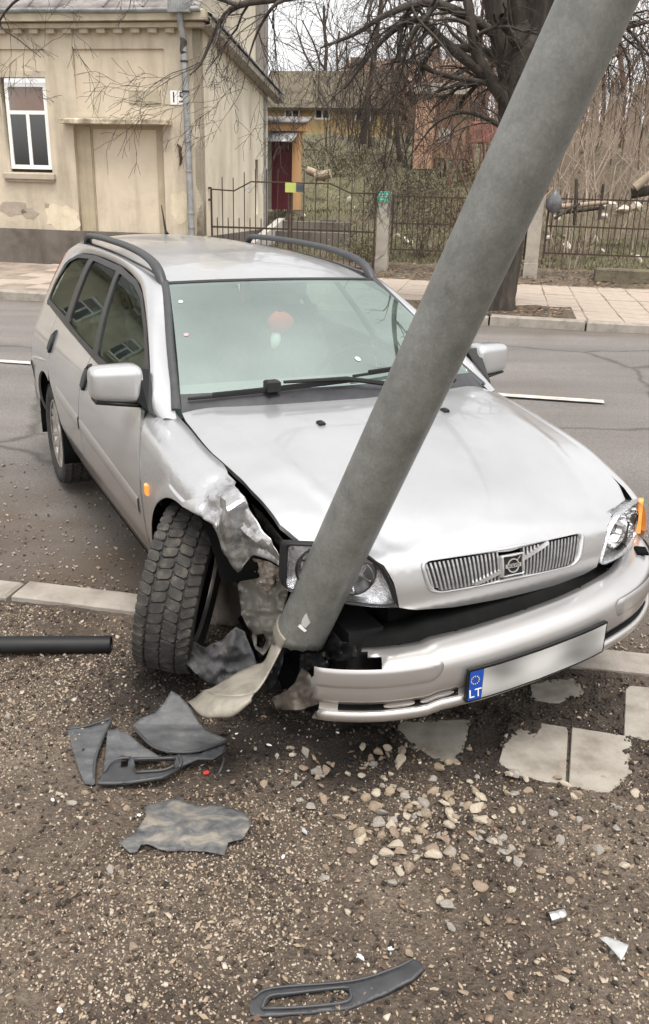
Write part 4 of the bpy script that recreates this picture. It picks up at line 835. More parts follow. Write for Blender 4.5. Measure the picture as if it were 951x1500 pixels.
def sideset(sg):
    L = 'right' if sg < 0 else 'left'; fl = sg < 0; f = sidef(sg)
    mk = lambda name, poly, m=MT['paint'], holes=(), par=car, **k: panel(name, poly, f, m, par, .035, .014, holes, flip=not fl if False else (sg > 0), **k)
    # front door, rear door, quarter
    fd = [(-.557, .905)]+[(a-.006, b) for a, b in seamF[1:]]+[(-1.5, .30), (-1.545, .42), (-1.565, .62), (-1.55, .80), (-1.515, .945)]+[(-1.0, .925), (-.75, .913)]
    d1 = mk('front_door', fd)
    rd = [(-1.525, .948), (-1.56, .80), (-1.575, .62), (-1.555, .42), (-1.51, .30), (-2.15, .30)]+arch_pts(-2.555, .305, ARCR+.03, 3, 62, 8)+[(-2.42, .72), (-2.50, .85), (-2.53, 1.0), (-2.2, .985), (-1.9, .968)]
    d2 = mk('rear_door', rd)
    qp = [(-2.54, 1.005), (-2.51, .85), (-2.43, .715)]+arch_pts(-2.555, .305, ARCR, 68, 178, 14)+[(-2.95, .30), (-3.32, .42), (-3.36, .70), (-3.26, .97), (-3.18, 1.10), (-3.10, 1.32), (-3.0, 1.375), (-2.88, 1.36), (-2.93, 1.26), (-2.95, 1.12), (-2.92, 1.015), (-2.72, 1.018)]
    q_ = mk('quarter_panel', qp)
    # strips
    sfo = lambda d: (lambda x, z: Vector((x, sg*(SW(x, z)+d), z)))
    def zs(x): return np.interp(x, [-2.2, -1.677, -.44], [.635, .605, .545])
    for (a, b, par) in ((-.46, -1.545, d1), (-1.585, -2.16, d2)):
        rows = [[Vector((x, sg*(SW(x, zs(x)+dz)+dy), zs(x)+dz)) for dz, dy in ((.036, .000), (.026, .005), (-.026, .005), (-.036, .000))] for x in np.linspace(a, b, 14)]
        grid('rub_strip', rows, MT['paint'], par, flip=sg > 0)
    # sill
    rows = [[Vector((x, sg*(SW(x, z)-d), z)) for z, d in ((.297, .0), (.27, .012), (.20, .025), (.17, .06))] for x in np.linspace(-.45, -2.15, 14)]
    grid('sill', rows, MT['paint'], car, flip=sg > 0, thick=0)
    # handles: recess and grip
    for hx, hz, par in ((-1.47, .853, d1), (-2.40, .872, d2)):
        hb = MB(); v = []
        for zz, dd in ((.05, .002), (.044, .012), (-.044, .012), (-.05, .002)): v.append(zz)
        rows = []
        for a in np.linspace(0, 2*pi, 21)[:-1]:
            u, vv = .042*cos(a)*(1 if abs(cos(a)) < .8 else .97), .062*sin(a)
            rows.append([Vector((hx+u*k_, sg*(SW(hx+u*k_, hz+vv*k_)+d_), hz+vv*k_)) for k_, d_ in ((1.05, .000), (1.0, .012), (.82, .014), (.72, .003), (.3, .002))])
        h = grid('door_handle', rows+[rows[0]], MT['blackp'], par, flip=sg < 0)
        rows = [[Vector((hx+x_, sg*(SW(hx, hz+z_)+y_), hz+z_)) for x_, y_ in ((.013, .004), (.010, .022), (-.010, .022), (-.013, .004))] for z_ in np.linspace(-.042, .042, 5)]
        grid('grip', rows, MT['greyp'], h, flip=sg < 0)
    # glass of the side, with its dark frame
    dlo_top = [(-.614, 1.030), (-.90, 1.172), (-1.168, 1.272), (-1.357, 1.310), (-1.75, 1.338), (-2.37, 1.345), (-2.70, 1.330), (-2.86, 1.285)]
    P_in = lambda pts, d: pts
    trim_out = [(-.50, .918)]+dlo_top+[(-2.925, 1.16), (-2.925, 1.03), (-2.72, 1.012), (-2.2, .978), (-1.47, .938), (-.80, .912)]
    g1 = [(-.70, .955), (-.735, 1.065), (-.92, 1.158), (-1.175, 1.255), (-1.36, 1.290), (-1.70, 1.312), (-1.435, .965), (-1.0, .955)]
    g2 = [(-1.515, .968), (-1.765, 1.315), (-2.33, 1.322), (-2.30, 1.25), (-2.19, 1.005), (-1.9, .985)]
    g3 = [(-2.30, 1.018), (-2.42, 1.305), (-2.43, 1.322), (-2.69, 1.308), (-2.835, 1.27), (-2.895, 1.155), (-2.895, 1.05), (-2.71, 1.04)]
    gl = [rounded(g, .03, 4) for g in (g1, g2, g3)]
    tr = panel('window_trim', trim_out, lambda x, z: Vector((x, sg*(SW(x, z)+.003), z)), MT['trim'], car, .03, .012, gl, flip=sg > 0)
    for g_, par, nm in zip(gl, (d1, d2, q_), ('door_window', 'door_window', 'quarter_window')):
        panel(nm, [((a-np.mean([q[0] for q in g_]))*1.02+np.mean([q[0] for q in g_]), (b-np.mean([q[1] for q in g_]))*1.03+np.mean([q[1] for q in g_])) for a, b in g_], lambda x, z: Vector((x, sg*(SW(x, z)-.006), z)), MT['side_glass'], par, .05, .0, flip=sg > 0)
    # silver roof frame and windscreen pillar: one pressing from the wing to the tail
    A = [Vector((x, sg*(SW(x, z)), z)) for x, z in [(-.40, .895), (-.50, .935)]+dlo_top+[(-2.93, 1.25)]]
    A[0].y = sg*.765
    B = [Vector((x, sg*y, z)) for x, y, z in ((-.35, .722, .905), (-.56, .682, 1.012), (-.75, .636, 1.118), (-.93, .588, 1.222), (-1.09, .548, 1.312), (-1.25, .535, 1.345), (-1.5, .533, 1.365), (-2.0, .530, 1.385), (-2.6, .522, 1.388), (-3.02, .50, 1.372))]
    nA = 44; Ar, Br = resamp(crom(A, 6), nA), resamp(crom(B, 6), nA)
    rows = []
    for a, b in zip(Ar, Br):
        n_ = Vector((.15, sg*.75, .62)); row = []
        for t in np.linspace(0, 1, 7): row.append(a.lerp(b, t)+n_*(.020*4*t*(1-t)))
        rows.append(row)
    grid('roof_frame', rows, MT['paint'], car, flip=sg < 0, thick=.0)
    # grey moulding beside the windscreen
    C1 = resamp(crom([Vector((x, sg*y, z)) for x, y, z in ((-.40, .728, .932), (-.56, .682, 1.014), (-.75, .636, 1.120), (-.93, .588, 1.224), (-1.10, .546, 1.318))], 5), 20)
    C2 = resamp(crom([Vector((x, sg*y, z)) for x, y, z in ((-.385, .690, .932), (-.56, .648, 1.022), (-.75, .602, 1.130), (-.93, .552, 1.236), (-1.11, .508, 1.330))], 5), 20)
    grid('windscreen_moulding', [[a, a.lerp(b, .15)+Vector((.0, 0, .008)), a.lerp(b, .85)+Vector((0, 0, .008)), b-Vector((0, 0, .004))] for a, b in zip(C1, C2)], MT['greyp'], car, flip=sg < 0)
    # roof rail
    R_ = crom([Vector((x, sg*y, z)) for x, y, z in ((-1.12, .532, 1.30), (-1.20, .532, 1.372), (-1.36, .531, 1.412), (-1.7, .529, 1.436), (-2.2, .524, 1.442), (-2.58, .515, 1.436), (-2.70, .512, 1.425), (-2.76, .510, 1.385))], 6)
    rows = []
    for i, p in enumerate(R_):
        t = (R_[min(i+1, len(R_)-1)]-R_[max(i-1, 0)]).normalized(); nrm = Vector((0, 1, 0)).cross(t).normalized(); nrm = nrm if nrm.z > 0 or abs(t.z) > .9 else -nrm
        w_, h_ = .024, .016+.012*max(0, 1-i/10)
        rows.append([p+Vector((0, 1, 0))*w_*cos(a)+nrm*h_*sin(a) for a in np.linspace(0, 2*pi, 13)[:-1]])
    grid('roof_rail', rows, MT['greyp'], car, closed=True, flip=sg > 0)
    # wing mirror
    pw_ = lambda c, e: (1 if c >= 0 else -1)*abs(c)**e; rows = []
    for t in np.linspace(-pi/2, pi/2, 17):                       # a rounded-off box, deeper and taller towards the car
        yy = .885+.098*pw_(sin(t), .38); q_ = pw_(cos(t), .38); k_ = (yy-.787)/.196
        rows.append([Vector((-.60-.028*k_*(1) + (.052-.010*k_)*q_*pw_(cos(a), .5)*(1.35 if cos(a) > 0 else 1), sg*yy, 1.003+.004*k_+(.079-.014*k_)*q_*pw_(sin(a), .42))) for a in np.linspace(0, 2*pi, 33)[:-1]])
    ms = grid('wing_mirror', rows, MT['paint'], car, closed=True, flip=sg > 0)
    b_ = MB(); b_.v = [Vector((-.43, sg*.775, .895)), Vector((-.565, sg*.772, .925)), Vector((-.70, sg*.765, 1.03)), Vector((-.60, sg*.752, 1.052)), Vector((-.46, sg*.800, .925)), Vector((-.555, sg*.825, .945)), Vector((-.66, sg*.825, 1.045)), Vector((-.575, sg*.80, 1.065))]
    b_.f = [(0, 1, 5, 4), (1, 2, 6, 5), (2, 3, 7, 6), (3, 0, 4, 7), (4, 5, 6, 7), (3, 2, 1, 0)]; b_.m = [0]*6; fix_normals(b_.build('mirror_foot', MT['blackp'], ms))
    MB().bbox(-.668, -.65, min(sg*.80, sg*.955), max(sg*.80, sg*.955), .955, 1.055, .004).build('mirror_glass', MT['chrome'], ms)
    rows = [[Vector((x, sg*y, z)) for x, y, z in ((-.53, .80, .931), (-.56, .80, .922), (-.66, .80, .925), (-.67, .80, .934))], [Vector((x, sg*y, z)) for x, y, z in ((-.585, .965, .946), (-.60, .965, .938), (-.675, .965, .94), (-.685, .965, .948))]]
    grid('mirror_underside', rows, MT['blackp'], ms, flip=sg > 0, thick=.01)
    # rear lamp
    rl = [(-3.16, 1.07), (-3.08, 1.30), (-3.15, 1.30), (-3.30, .98), (-3.36, .72), (-3.28, .72)]
    panel('rear_lamp', rl, lambda x, z: Vector((x, sg*(SW(x, z)+.004), z)), mat('red_lens', [(.25, .01, .01)], rough=.15, coat=1), car, .04, .01, flip=sg > 0)
    return d1, d2
sideset(-1); sideset(1)
# ---- roof
_re = pchip([0, .3, .6, 1.1, 1.6, 2.05], [1.322, 1.355, 1.372, 1.387, 1.388, 1.372]); _rc = pchip([0, .25, .7, 1.2, 2.0], [.012, .030, .045, .050, .048])
def ye(x): return np.interp(x, [-3.05, -2.6, -2.0, -1.5, -1.1], [.502, .522, .530, .531, .515])
def rooff(x, y):
    xs = -1.10-.02*(1-(y/.52)**2)*0; t = -1.1-x; e = ye(x); return Vector((x, y, _re(t)+_rc(t)*(1-min(1.2, (y/e)**2))))
rp = [(-1.10, -.512), (-1.088, -.25), (-1.085, 0), (-1.088, .25), (-1.10, .512), (-1.5, .531), (-2.0, .530), (-2.6, .522), (-3.02, .502), (-3.10, .25), (-3.13, 0), (-3.10, -.25), (-3.02, -.502), (-2.6, -.522), (-2.0, -.530), (-1.5, -.531)]
ro = panel('roof', rp, rooff, MT['paint'], car, .06, .015)
MB().tube([(-3.0, .05, 1.425), (-3.02, .05, 1.445), (-3.10, .05, 1.60)], [.016, .008, .003], 7).build('antenna', MT['blackp'], ro)
for s_ in (-1, 1): grid('roof_channel', [[Vector((x, s_*(ye(x)+d), _re(-1.1-x)+dz)) for d, dz in ((-.012, .004), (.0, .006), (.012, .002))] for x in np.linspace(-1.12, -3.0, 24)], MT['trim'], ro, flip=s_ > 0)
# ---- windscreen
def wsf(u, v):                                            # u across -1..1, v 0 bottom .. 1 top
    yb, yt = .692*u, .510*u
    xb, xt = -.385+.165*(1-u*u), -1.108+.018*(1-u*u); zb, zt = .930+.028*(1-u*u), 1.328+.010*(1-u*u)
    b = 4*v*(1-v)*.018*(1-.4*u*u)
    return Vector((xb+(xt-xb)*v+b, yb+(yt-yb)*v, zb+(zt-zb)*v+b*1.4))
ws = panel('windscreen', [(-1, .10), (0, .085), (1, .10), (1, .985), (0, .985), (-1, .985)], wsf, MT['windscreen'], car, .06, .006)
def off(f, d): return lambda u, v: f(u, v)+Vector((.6, 0, .8))*d
panel('windscreen_seal', [(-1, .978), (0, .978), (1, .978), (1, 1.0), (0, 1.0), (-1, 1.0)], off(wsf, .003), MT['trim'], car, .05, .006)
panel('cowl', [(-1, -.015), (-.5, -.01), (0, -.01), (.5, -.01), (1, -.015), (1, .105), (0, .092), (-1, .105)], off(wsf, .001), mat('cowl_plastic', [(.02, .021, .024), (.05, .05, .054)], 9, 5, .4, spec=.4), car, .04, .01)
for uu, vv, rr, cc, nm in ((-.93, .80, .011, (.42, .52, .48), 'windscreen_sticker'), (-.93, .52, .010, (.48, .26, .28), 'windscreen_sticker'), (.13, .26, .012, (.42, .50, .46), 'windscreen_sticker')):
    st = panel(nm, [(uu+rr/.6*cos(a), vv+rr/.75*sin(a)) for a in np.linspace(0, 2*pi, 15)[:-1]], off(wsf, .002), mat('sticker', [cc], rough=.5), ws, .02, 0)
# wipers
def wiper(u0, v0, u1, v1, arm_u, arm_v, box):
    wr = MB(); P = [off(wsf, .018)(u0+(u1-u0)*k/8, v0+(v1-v0)*k/8) for k in range(9)]; wr.tube(P, .006, 6); wr.tube([p+Vector((0, 0, .008)) for p in P[1:8]], .008, 5)
    o = wr.build('wiper', MT['blackp'], car)
    a = off(wsf, .03)(arm_u, arm_v); m_ = P[4]+Vector((.01, 0, .03)); MB().tube([a, a.lerp(m_, .5)+Vector((.0, 0, .022)), m_], [.011, .009, .006], 6).build('wiper_arm', MT['blackp'], o)
    if box:
        q = off(wsf, .025)(*box); MB().bbox(-.022, .022, -.028, .028, -.012, .03, .006, M=Matrix.Translation(q)).build('wiper_cover', MT['blackp'], o)
wiper(-.97, .055, .05, .105, .30, .03, (-.52, .085)); wiper(.0, .13, .92, .19, .72, .03, None); 
# ---- bonnet
_hx = pchip([-.5, .64, .70, .745, .80, .88, .925, .97], [-.5, .64, .697, .731, .755, .768, .767, .757])
_hz = pchip([-.5, -.2, 0, .25, .45, .58, .66, .72, .765, .81, .88, .925, .97], [.970, .962, .945, .905, .855, .812, .778, .748, .712, .668, .606, .567, .527])
def hoodf(t, y):
    a = abs(y); yc = np.interp(t, [-.4, -.19, .25, .5, .64, .76, .9], [.62, .605, .545, .485, .44, .36, .36])
    k = smooth(.80, .66, t); sl_ = np.interp(t, [-.4, -.2, 0, .35, .6, .72], [.25, .30, .29, .28, .20, .14])
    dr = .040*min(1, (a/yc))**2*(.55+.45*smooth(-.45, .1, t)); e_ = a-yc; sp_ = .018
    soft = sp_*math.log1p(exp(min(60, e_/sp_))) if e_/sp_ < 40 else e_
    crease = .007*exp(-((a-yc)/.03)**2)*smooth(-.2, .2, t)
    z = _hz(t)-(dr+soft*sl_-crease)*k - .018*(y/.4)**2*(1-k)*0
    sw = .17*smooth(.35, .80, t)
    return Vector((_hx(t)-sw*y*y, y, z))
hoodd = lambda t, y: dent(hoodf(t, y))
hood_poly_half = [(-.222, 0), (-.238, .16), (-.275, .32), (-.335, .50), (-.405, .690), (-.30, .704), (0, .710), (.30, .706), (.52, .690), (.615, .655), (.665, .60), (.705, .53), (.735, .475), (.775, .435), (.83, .408), (.922, .388), (.940, .33), (.955, .2), (.958, 0)]
hood_poly = hood_poly_half + [(a, -b) for a, b in hood_poly_half[-2:0:-1]]
gr = rounded([(.772, -.318), (.772, .318), (.885, .292), (.885, -.292)], [.03, .03, .045, .045], 5)
hood = panel('bonnet', hood_poly, hoodd, MT['paint'], car, .026, .022, [gr])
for yy in (-.29, .245):
    p = hoodd(-.015, yy); nz_ = MB(); nz_.bbox(-.016, .016, -.012, .012, -.002, .012, .005, M=Matrix.Translation(p)); nz_.build('washer_jet', MT['blackp'], hood)
# ---- grille
def grf(t, y, d=0):
    p = hoodf(t, y); n_ = (Vector((.93, 0, .36))); return p+n_*d
gl_ = MB(); loop = dens(gr, .02)
grl = bpy.data.objects.new('grille', None); COL.objects.link(grl); grl.parent = car
def ring(name, loop, prof, m, par, f):
    c = Vector((np.mean([p[0] for p in loop]), np.mean([p[1] for p in loop]))); rows = []
    for (t, y) in loop+[loop[0]]:
        d = (Vector((t, y))-c); l = d.length; row = []
        for k, h in prof: q = c+d*(1+k/l); row.append(f(q.x, q.y, h))
        rows.append(row)
    return grid(name, rows, m, par)
o = ring('grille_frame', loop, [(.004, -.004), (.0035, .004), (-.004, .006), (-.012, .002), (-.014, -.02)], MT['paint'], grl, grf)
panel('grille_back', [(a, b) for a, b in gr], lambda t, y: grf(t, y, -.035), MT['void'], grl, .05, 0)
NS = 41
for k in range(NS):
    y = -.296+.592*k/(NS-1)
    if abs(y-.006) < .044: continue
    t1 = .877 if abs(y) < .28 else .866; t0 = .781 if abs(y) < .30 else .79
    sm = MB(); T = np.linspace(t0, t1, 6); v = []
    for t in T:
        yy = y*(1-.085*(t-.78)/.105)
        v += [grf(t, yy-.0036, -.02), grf(t, yy-.0031, -.004), grf(t, yy+.0031, -.004), grf(t, yy+.0036, -.02)]
    f = [];
    for i in range(5):
        for j in range(3): f.append((i*4+j, i*4+j+1, i*4+j+5, i*4+j+4))
    f += [(3, 2, 1, 0), (20, 21, 22, 23)]
    sm.add(v, f); fix_normals(sm.build('grille_slat', MT['chrome'] if False else mat('slat_metal', [(.38, .38, .38), (.55, .55, .55)], 30, 3, .35, metal=.8) if k == 0 else bpy.data.materials['slat_metal'], grl))
def strip3(pa, pb, w_, d0, d1): # flat bar between two (t,y) points
    a, b = Vector(pa), Vector(pb); q = (b-a).normalized(); n_ = Vector((-q.y, q.x))*w_; v = []
    for k in range(7):
        c = a.lerp(b, k/6); v += [grf(*(c-n_), d0), grf(*(c-n_), d1), grf(*(c+n_), d1), grf(*(c+n_), d0)]
    mb = MB(); f = [(i*4+j, i*4+j+1, i*4+j+5, i*4+j+4) for i in range(6) for j in range(3)]+[(3, 2, 1, 0), (24, 25, 26, 27)]; mb.add(v, f); return mb
fix_normals(strip3((.876, -.135), (.845, -.04), .0065, -.012, .006).build('diagonal_bar', MT['paint'], grl)); fix_normals(strip3((.815, .05), (.780, .155), .0065, -.012, .006).build('diagonal_bar', MT['paint'], grl))
bd = ring('badge', dens(rounded([(.793, -.040), (.793, .047), (.868, .047), (.868, -.040)], .006, 3), .02), [(.0, -.015), (.0, .012), (-.006, .014), (-.008, .006)], MT['paint'], grl, grf)
panel('badge_field', [(.796, -.036), (.796, .043), (.865, .043), (.865, -.036)], lambda t, y: grf(t, y, .006), MT['blackp'], bd, .03, 0)
cb = grf(.830, .0035, .008); bx = (grf(.80, .0035)-grf(.86, .0035)).normalized(); by = Vector((0, 1, 0)); bz = by.cross(bx).normalized(); BM = Matrix((by, bx, bz)).transposed().to_4x4(); BM.translation = cb
em = MB(); em.lathe([(.019, 0), (.019, .003), (.023, .003), (.023, 0)], 24, BM); em.box(-.030, .030, -.006, .006, .0, .003, M=BM); 
ar = [BM @ Vector(p) for p in ((.016, .016, .002), (.028, .028, .002))]; em.tube(ar, .0022, 4); em.build('emblem_ring', MT['alloy'], bd)
tx = text('emblem_letters', 'VOLVO', .0135, MT['blackp'], bd, (0, 0, 0), (0, 0, 0), .0004); tx.matrix_local = BM @ Matrix.Translation((0, 0, .0036)) if True else None
# ---- headlamps
def lampset(sg):
    D = dent if sg < 0 else (lambda p: p)
    xh = pchip([.36, .40, .45, .55, .65, .72, .78, .82], [.742, .736, .722, .682, .628, .573, .50, .43])
    f = lambda y, z, d=0: D(Vector((xh(y)+(.66-z)*.10+d, sg*y, z)))
    out_ = rounded([(.398, .578), (.420, .640), (.448, .695), (.497, .722), (.60, .728), (.705, .716), (.712, .580), (.55, .568)], .012, 3)
    tag_ = bpy.data.objects.new('headlamp', None); COL.objects.link(tag_); tag_.parent = car
    panel('lamp_lens', out_, lambda y, z: f(y, z, .004), MT['lens'], tag_, .02, .01, flip=sg > 0)
    loop = dens(out_, .012); c = Vector((.57, .645)); rows = []
    for y, z in loop+[loop[0]]:
        d = Vector((y, z))-c; l = d.length
        rows.append([f(*(c+d*(1+k/l)), h) for k, h in (((.010 if z > .6 else .004) if sg < 0 else .004, -.02), ((.008 if z > .6 else .003) if sg < 0 else .003, .005), (-.001, .006), (-.003, -.002), (-.005, -.006))])
    grid('lamp_surround', rows, MT['blackp'] if sg < 0 else MT['lens_fine'], tag_, flip=sg < 0)
    wl_ = [[f(*(c+(Vector((y, z))-c)*(1-q/(Vector((y, z))-c).length)), h) for q, h in ((.004, -.004), (.008, -.048))] for y, z in loop+[loop[0]]]; grid('lamp_wall', wl_, MT['lens_fine'], tag_)
    panel('lamp_backing', out_, lambda y, z: f(y, z, -.042-.03*exp(-((y-.50)**2+(z-.65)**2)/.004)), MT['lens_fine'], tag_, .014, 0, flip=sg > 0)
    for yc_, zc_, R_ in ((.505, .655, .062), (.615, .652, .056)):
        ax = Vector((.93, .22*sg, .05)).normalized(); cc = f(yc_, zc_, -.075); Mq = Matrix.Translation(cc) @ ax.to_track_quat('Z', 'Y').to_matrix().to_4x4()
        prof = [(.006, .0), (R_*.45, .006), (R_*.8, .022), (R_, .05), (R_*1.02, .056)]
        rb = MB(); rb.lathe(prof, 20, Mq); ro_ = rb.build('reflector_bowl', MT['chrome'], tag_, True)
        MB().lathe([(R_*1.0, .052), (R_*1.06, .057), (R_*1.12, .050)], 24, Mq).build('bowl_rim', MT['blackp'], ro_, True)
        MB().lathe([(0, .045), (.010, .042), (.013, .03), (.013, .0)], 12, Mq).build('bulb_cap', mat('bulb_shield', [(.25, .25, .25)], rough=.3, metal=.6), ro_, True)
        for k in range(6):
            a = 2*pi*k/6+.3; MB().tube([Mq @ Vector((R_*.3*cos(a), R_*.3*sin(a), .006)), Mq @ Vector((R_*.93*cos(a+.25), R_*.93*sin(a+.25), .043))], .0035, 4).build('facet_rib', MT['lens_fine'], ro_)
    am = [(.716, .580), (.708, .715), (.735, .712), (.785, .680), (.80, .590)]
    if sg > 0: panel('turn_signal', rounded(am, .01, 3), lambda y, z: f(y, z, .006), MT['amber'], tag_, .02, .015, flip=sg > 0)
    if sg < 0: tag_['label'] = 'headlamp half hidden by the leaning pole'
    return tag_
lampset(1); lampset(-1)
# ---- front wings
def yhe(x): return float(np.interp(x, [-.40, -.30, 0, .30, .52, .615], [.694, .707, .712, .708, .693, .662]))
def he(x): return hoodf(max(-.40, x), yhe(x)-.003).z-.004
def wing(sg, x_end, name):
    rows = []; nu, nv = 26, 18
    for i in range(nu+1):
        u = i/nu; x0 = -.41+(x_end+.41)*u; row = []
        dx = abs(x0-(.0 if sg > 0 else .035)); ra, top = (.37, .40) if sg > 0 else (.355, .42)
        zb = .305+top*sqrt(max(0, 1-(dx/ra)**2)) if dx < ra else .30
        zb = max(zb, .30); yh, zh = yhe(x0), he(x0)
        zk = zh-.115
        for j in range(nv+1):
            v = j/nv
            if v < .4:
                t = v/.4; a = t*pi/2; yk = SW(x0, zk)-.002; y = yh+(yk-yh)*sin(a)**.9; z = zh+(zk-zh)*(1-cos(a))**1.0
            else:
                t = (v-.4)/.6; z = zk+(max(zb, .30)-zk)*t; y = SW(x0, z)-.002+.010*smooth(.08, .0, z-zb)*(1 if dx < ra else 0)
            xs_ = np.interp(z, [.30, .42, .55, .70, .83, .915], [-.425, -.398, -.398, -.418, -.462, -.53]); x = x0+(xs_+.41)*(1-u)**2
            row.append(dent(Vector((x, sg*y, z))) if sg < 0 else Vector((x, sg*y, z)))
        rows.append(row)
    o = grid(name, rows, MT['paint'], car, flip=sg > 0, thick=.0)
    return o
wl = wing(1, .60, 'front_wing'); wr_ = wing(-1, .10, 'front_wing')
# ---- crumpled end of the right wing (folds built from single points)
we = [Vector(v_.co) for v_ in wr_.data.vertices][-19:]                    # the last sound section of the wing
Tt = [((352, 722), -.745), ((366, 748), -.725), ((386, 780), -.702), ((403, 800), -.685), ((415, 818), -.67)]
Mm = [((318, 726), -.790), ((332, 744), -.800), ((350, 772), -.758), ((372, 792), -.728), ((390, 806), -.700), ((413, 824), -.672)]
Bb = [((306, 766), -.832), ((324, 792), -.800), ((345, 838), -.765), ((366, 815), -.725), ((388, 818), -.705), ((414, 832), -.675)]
R3 = [[we[q_]]+[CY(*p, y) for p, y in row] for row, q_ in ((Tt, 0), (Mm, 8), (Bb, 18))]
NC = 40
R3c = [resamp(crom(r_, 8), NC) for r_ in R3]; wv_ = [Vector(v_.co) for v_ in wr_.data.vertices]; nW = len(wv_)//19; wcol = we; bpy.data.objects.remove(wr_)
rows = []
for k in range(19):
    t = k/18*2; i = min(1, int(t)); q = t-i; row = []
    for j in range(1, NC):
        p = R3c[i][j].lerp(R3c[i+1][j], q); p = p.lerp(wcol[k]+(p-(R3c[i][0].lerp(R3c[i+1][0], q))), 1-smooth(0, 9, j)); w_ = smooth(1, 9, j)
        rg = abs(noise.noise(p*8+Vector((3, 1, 7))))*.042-.012+abs(noise.noise(p*19+Vector((8, 2, 1))))*.016-.004; fine = noise.noise(p*40)*.003
        row.append(p+Vector((.35, -.8, .4))*w_*(rg+fine))
    rows.append([wv_[c_*19+k] for c_ in range(nW)]+row)
def m_fold():
    m = m_paint(); m.name = 'folded_paint'; t = m.node_tree; b = t.nodes['Principled BSDF']; src = b.inputs['Base Color'].links[0].from_socket
    at = N(t, 'ShaderNodeAttribute', attribute_name='scrape'); tc = N(t, 'ShaderNodeTexCoord'); n1 = N(t, 'ShaderNodeTexNoise', i_Scale=16, i_Detail=9, i_Roughness=.7); t.links.new(tc.outputs['Object'], n1.inputs['Vector'])
    r = ramp(t, [(.38, (.10, .095, .09)), (.5, (.27, .265, .26)), (.62, (.50, .50, .50))]); t.links.new(n1.outputs['Fac'], r.inputs[0]); mx = N(t, 'ShaderNodeMixRGB'); t.links.new(at.outputs['Fac'], mx.inputs[0]); t.links.new(src, mx.inputs[1]); t.links.new(r.outputs[0], mx.inputs[2]); t.links.new(mx.outputs[0], b.inputs['Base Color'])
    n2 = N(t, 'ShaderNodeTexNoise', i_Scale=45, i_Detail=6); t.links.new(tc.outputs['Object'], n2.inputs['Vector']); bp = N(t, 'ShaderNodeBump'); bp.inputs['Distance'].default_value = .003; bp.inputs['Strength'].default_value = .8; t.links.new(n2.outputs['Fac'], bp.inputs['Height']); t.links.new(bp.outputs[0], b.inputs['Normal']); return m
MT['fold'] = m_fold()
cf = grid('front_wing', rows, MT['fold'], car, flip=False, thick=.0015); at_ = cf.data.attributes.new('scrape', 'FLOAT', 'POINT'); at_.data.foreach_set('value', [smooth(nW+5, nW+15, j)*min(1, .8+.6*noise.noise(p*9)) for r_ in rows for j, p in enumerate(r_)]); cf['label'] = 'crumpled front wing, torn and scraped, folded over the turned wheel'
cf.data.set_sharp_from_angle(angle=radians(15))
si = MB(); ip_ = CY(216, 717, -.853); si.bbox(-.016, .016, -.021, .021, -.002, .012, .005, M=Matrix.Translation((ip_.x+.0, -SW(ip_.x, ip_.z)+.004, ip_.z)) @ Matrix.Rotation(pi/2, 4, 'X')); si.build('side_repeater', MT['amber'], cf)
# inner structure behind it
def psheet(name, pts, y0, m, parent=car, slope=(0, 0), amp=.012, sc=.05, res=7, thick=.002, seed=0, holes=()):
    cx_, cy_ = np.mean([p[0] for p in pts]), np.mean([p[1] for p in pts])
    def f(u, v): return CY(u, v, y0+slope[0]*(u-cx_)+slope[1]*(v-cy_)+amp*(noise.noise(Vector((u*sc, v*sc, seed)))+.4*noise.noise(Vector((u*sc*2.7, v*sc*2.7, seed+5)))))
    return panel(name, pts, f, m, parent, res, 0, holes, flip=True, thick=thick)
psheet('inner_wing', [(346, 838), (360, 824), (378, 818), (414, 832), (424, 850), (420, 880), (405, 915), (396, 945), (386, 960), (374, 950), (366, 925), (354, 900), (350, 868)], -.60, MT['inner'], slope=(.0012, .0), amp=.03, sc=.035, res=4, seed=2, holes=[[(376, 930), (386, 928), (390, 938), (385, 950), (376, 946)]])
psheet('lamp_bracket', [(350, 838), (368, 818), (392, 822), (414, 834), (410, 848), (398, 858), (392, 870), (382, 862), (368, 848), (356, 850)], -.66, mat('dirty_bracket', [(.12, .09, .07), (.30, .25, .21), (.45, .42, .38)], 14, 9, .7, metal=.3, bump=.006, bscale=40), amp=.03, sc=.07, res=4, seed=7)
psheet('rusty_inner_panel', [(302, 845), (318, 838), (345, 850), (352, 868), (356, 910), (340, 918), (320, 914), (300, 916), (297, 890)], -.56, MT['brown_metal'], amp=.012, seed=4)
psheet('gap_shade_strip', [(368, 738), (384, 752), (402, 775), (416, 792), (424, 806), (417, 812), (408, 800), (392, 780), (376, 758)], -.66, MT['blackp'], amp=.01, seed=9, res=5)  # added black strip: shade of the gap under the bonnet edge, as colour
# dark bay behind the lamp and inside the arch
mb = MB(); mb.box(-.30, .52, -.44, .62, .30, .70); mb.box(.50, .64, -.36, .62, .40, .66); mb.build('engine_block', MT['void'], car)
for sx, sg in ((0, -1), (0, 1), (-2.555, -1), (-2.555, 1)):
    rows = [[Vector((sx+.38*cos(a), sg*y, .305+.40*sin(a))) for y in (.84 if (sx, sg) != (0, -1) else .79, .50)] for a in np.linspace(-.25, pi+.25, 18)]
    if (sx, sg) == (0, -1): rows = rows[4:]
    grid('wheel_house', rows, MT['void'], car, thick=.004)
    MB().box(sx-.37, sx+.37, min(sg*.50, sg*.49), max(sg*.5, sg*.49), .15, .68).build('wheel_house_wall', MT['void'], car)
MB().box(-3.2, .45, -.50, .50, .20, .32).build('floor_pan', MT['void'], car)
MB().box(-2.1, -.5, -.74, .74, .185, .30).build('sill_box', MT['void'], car)
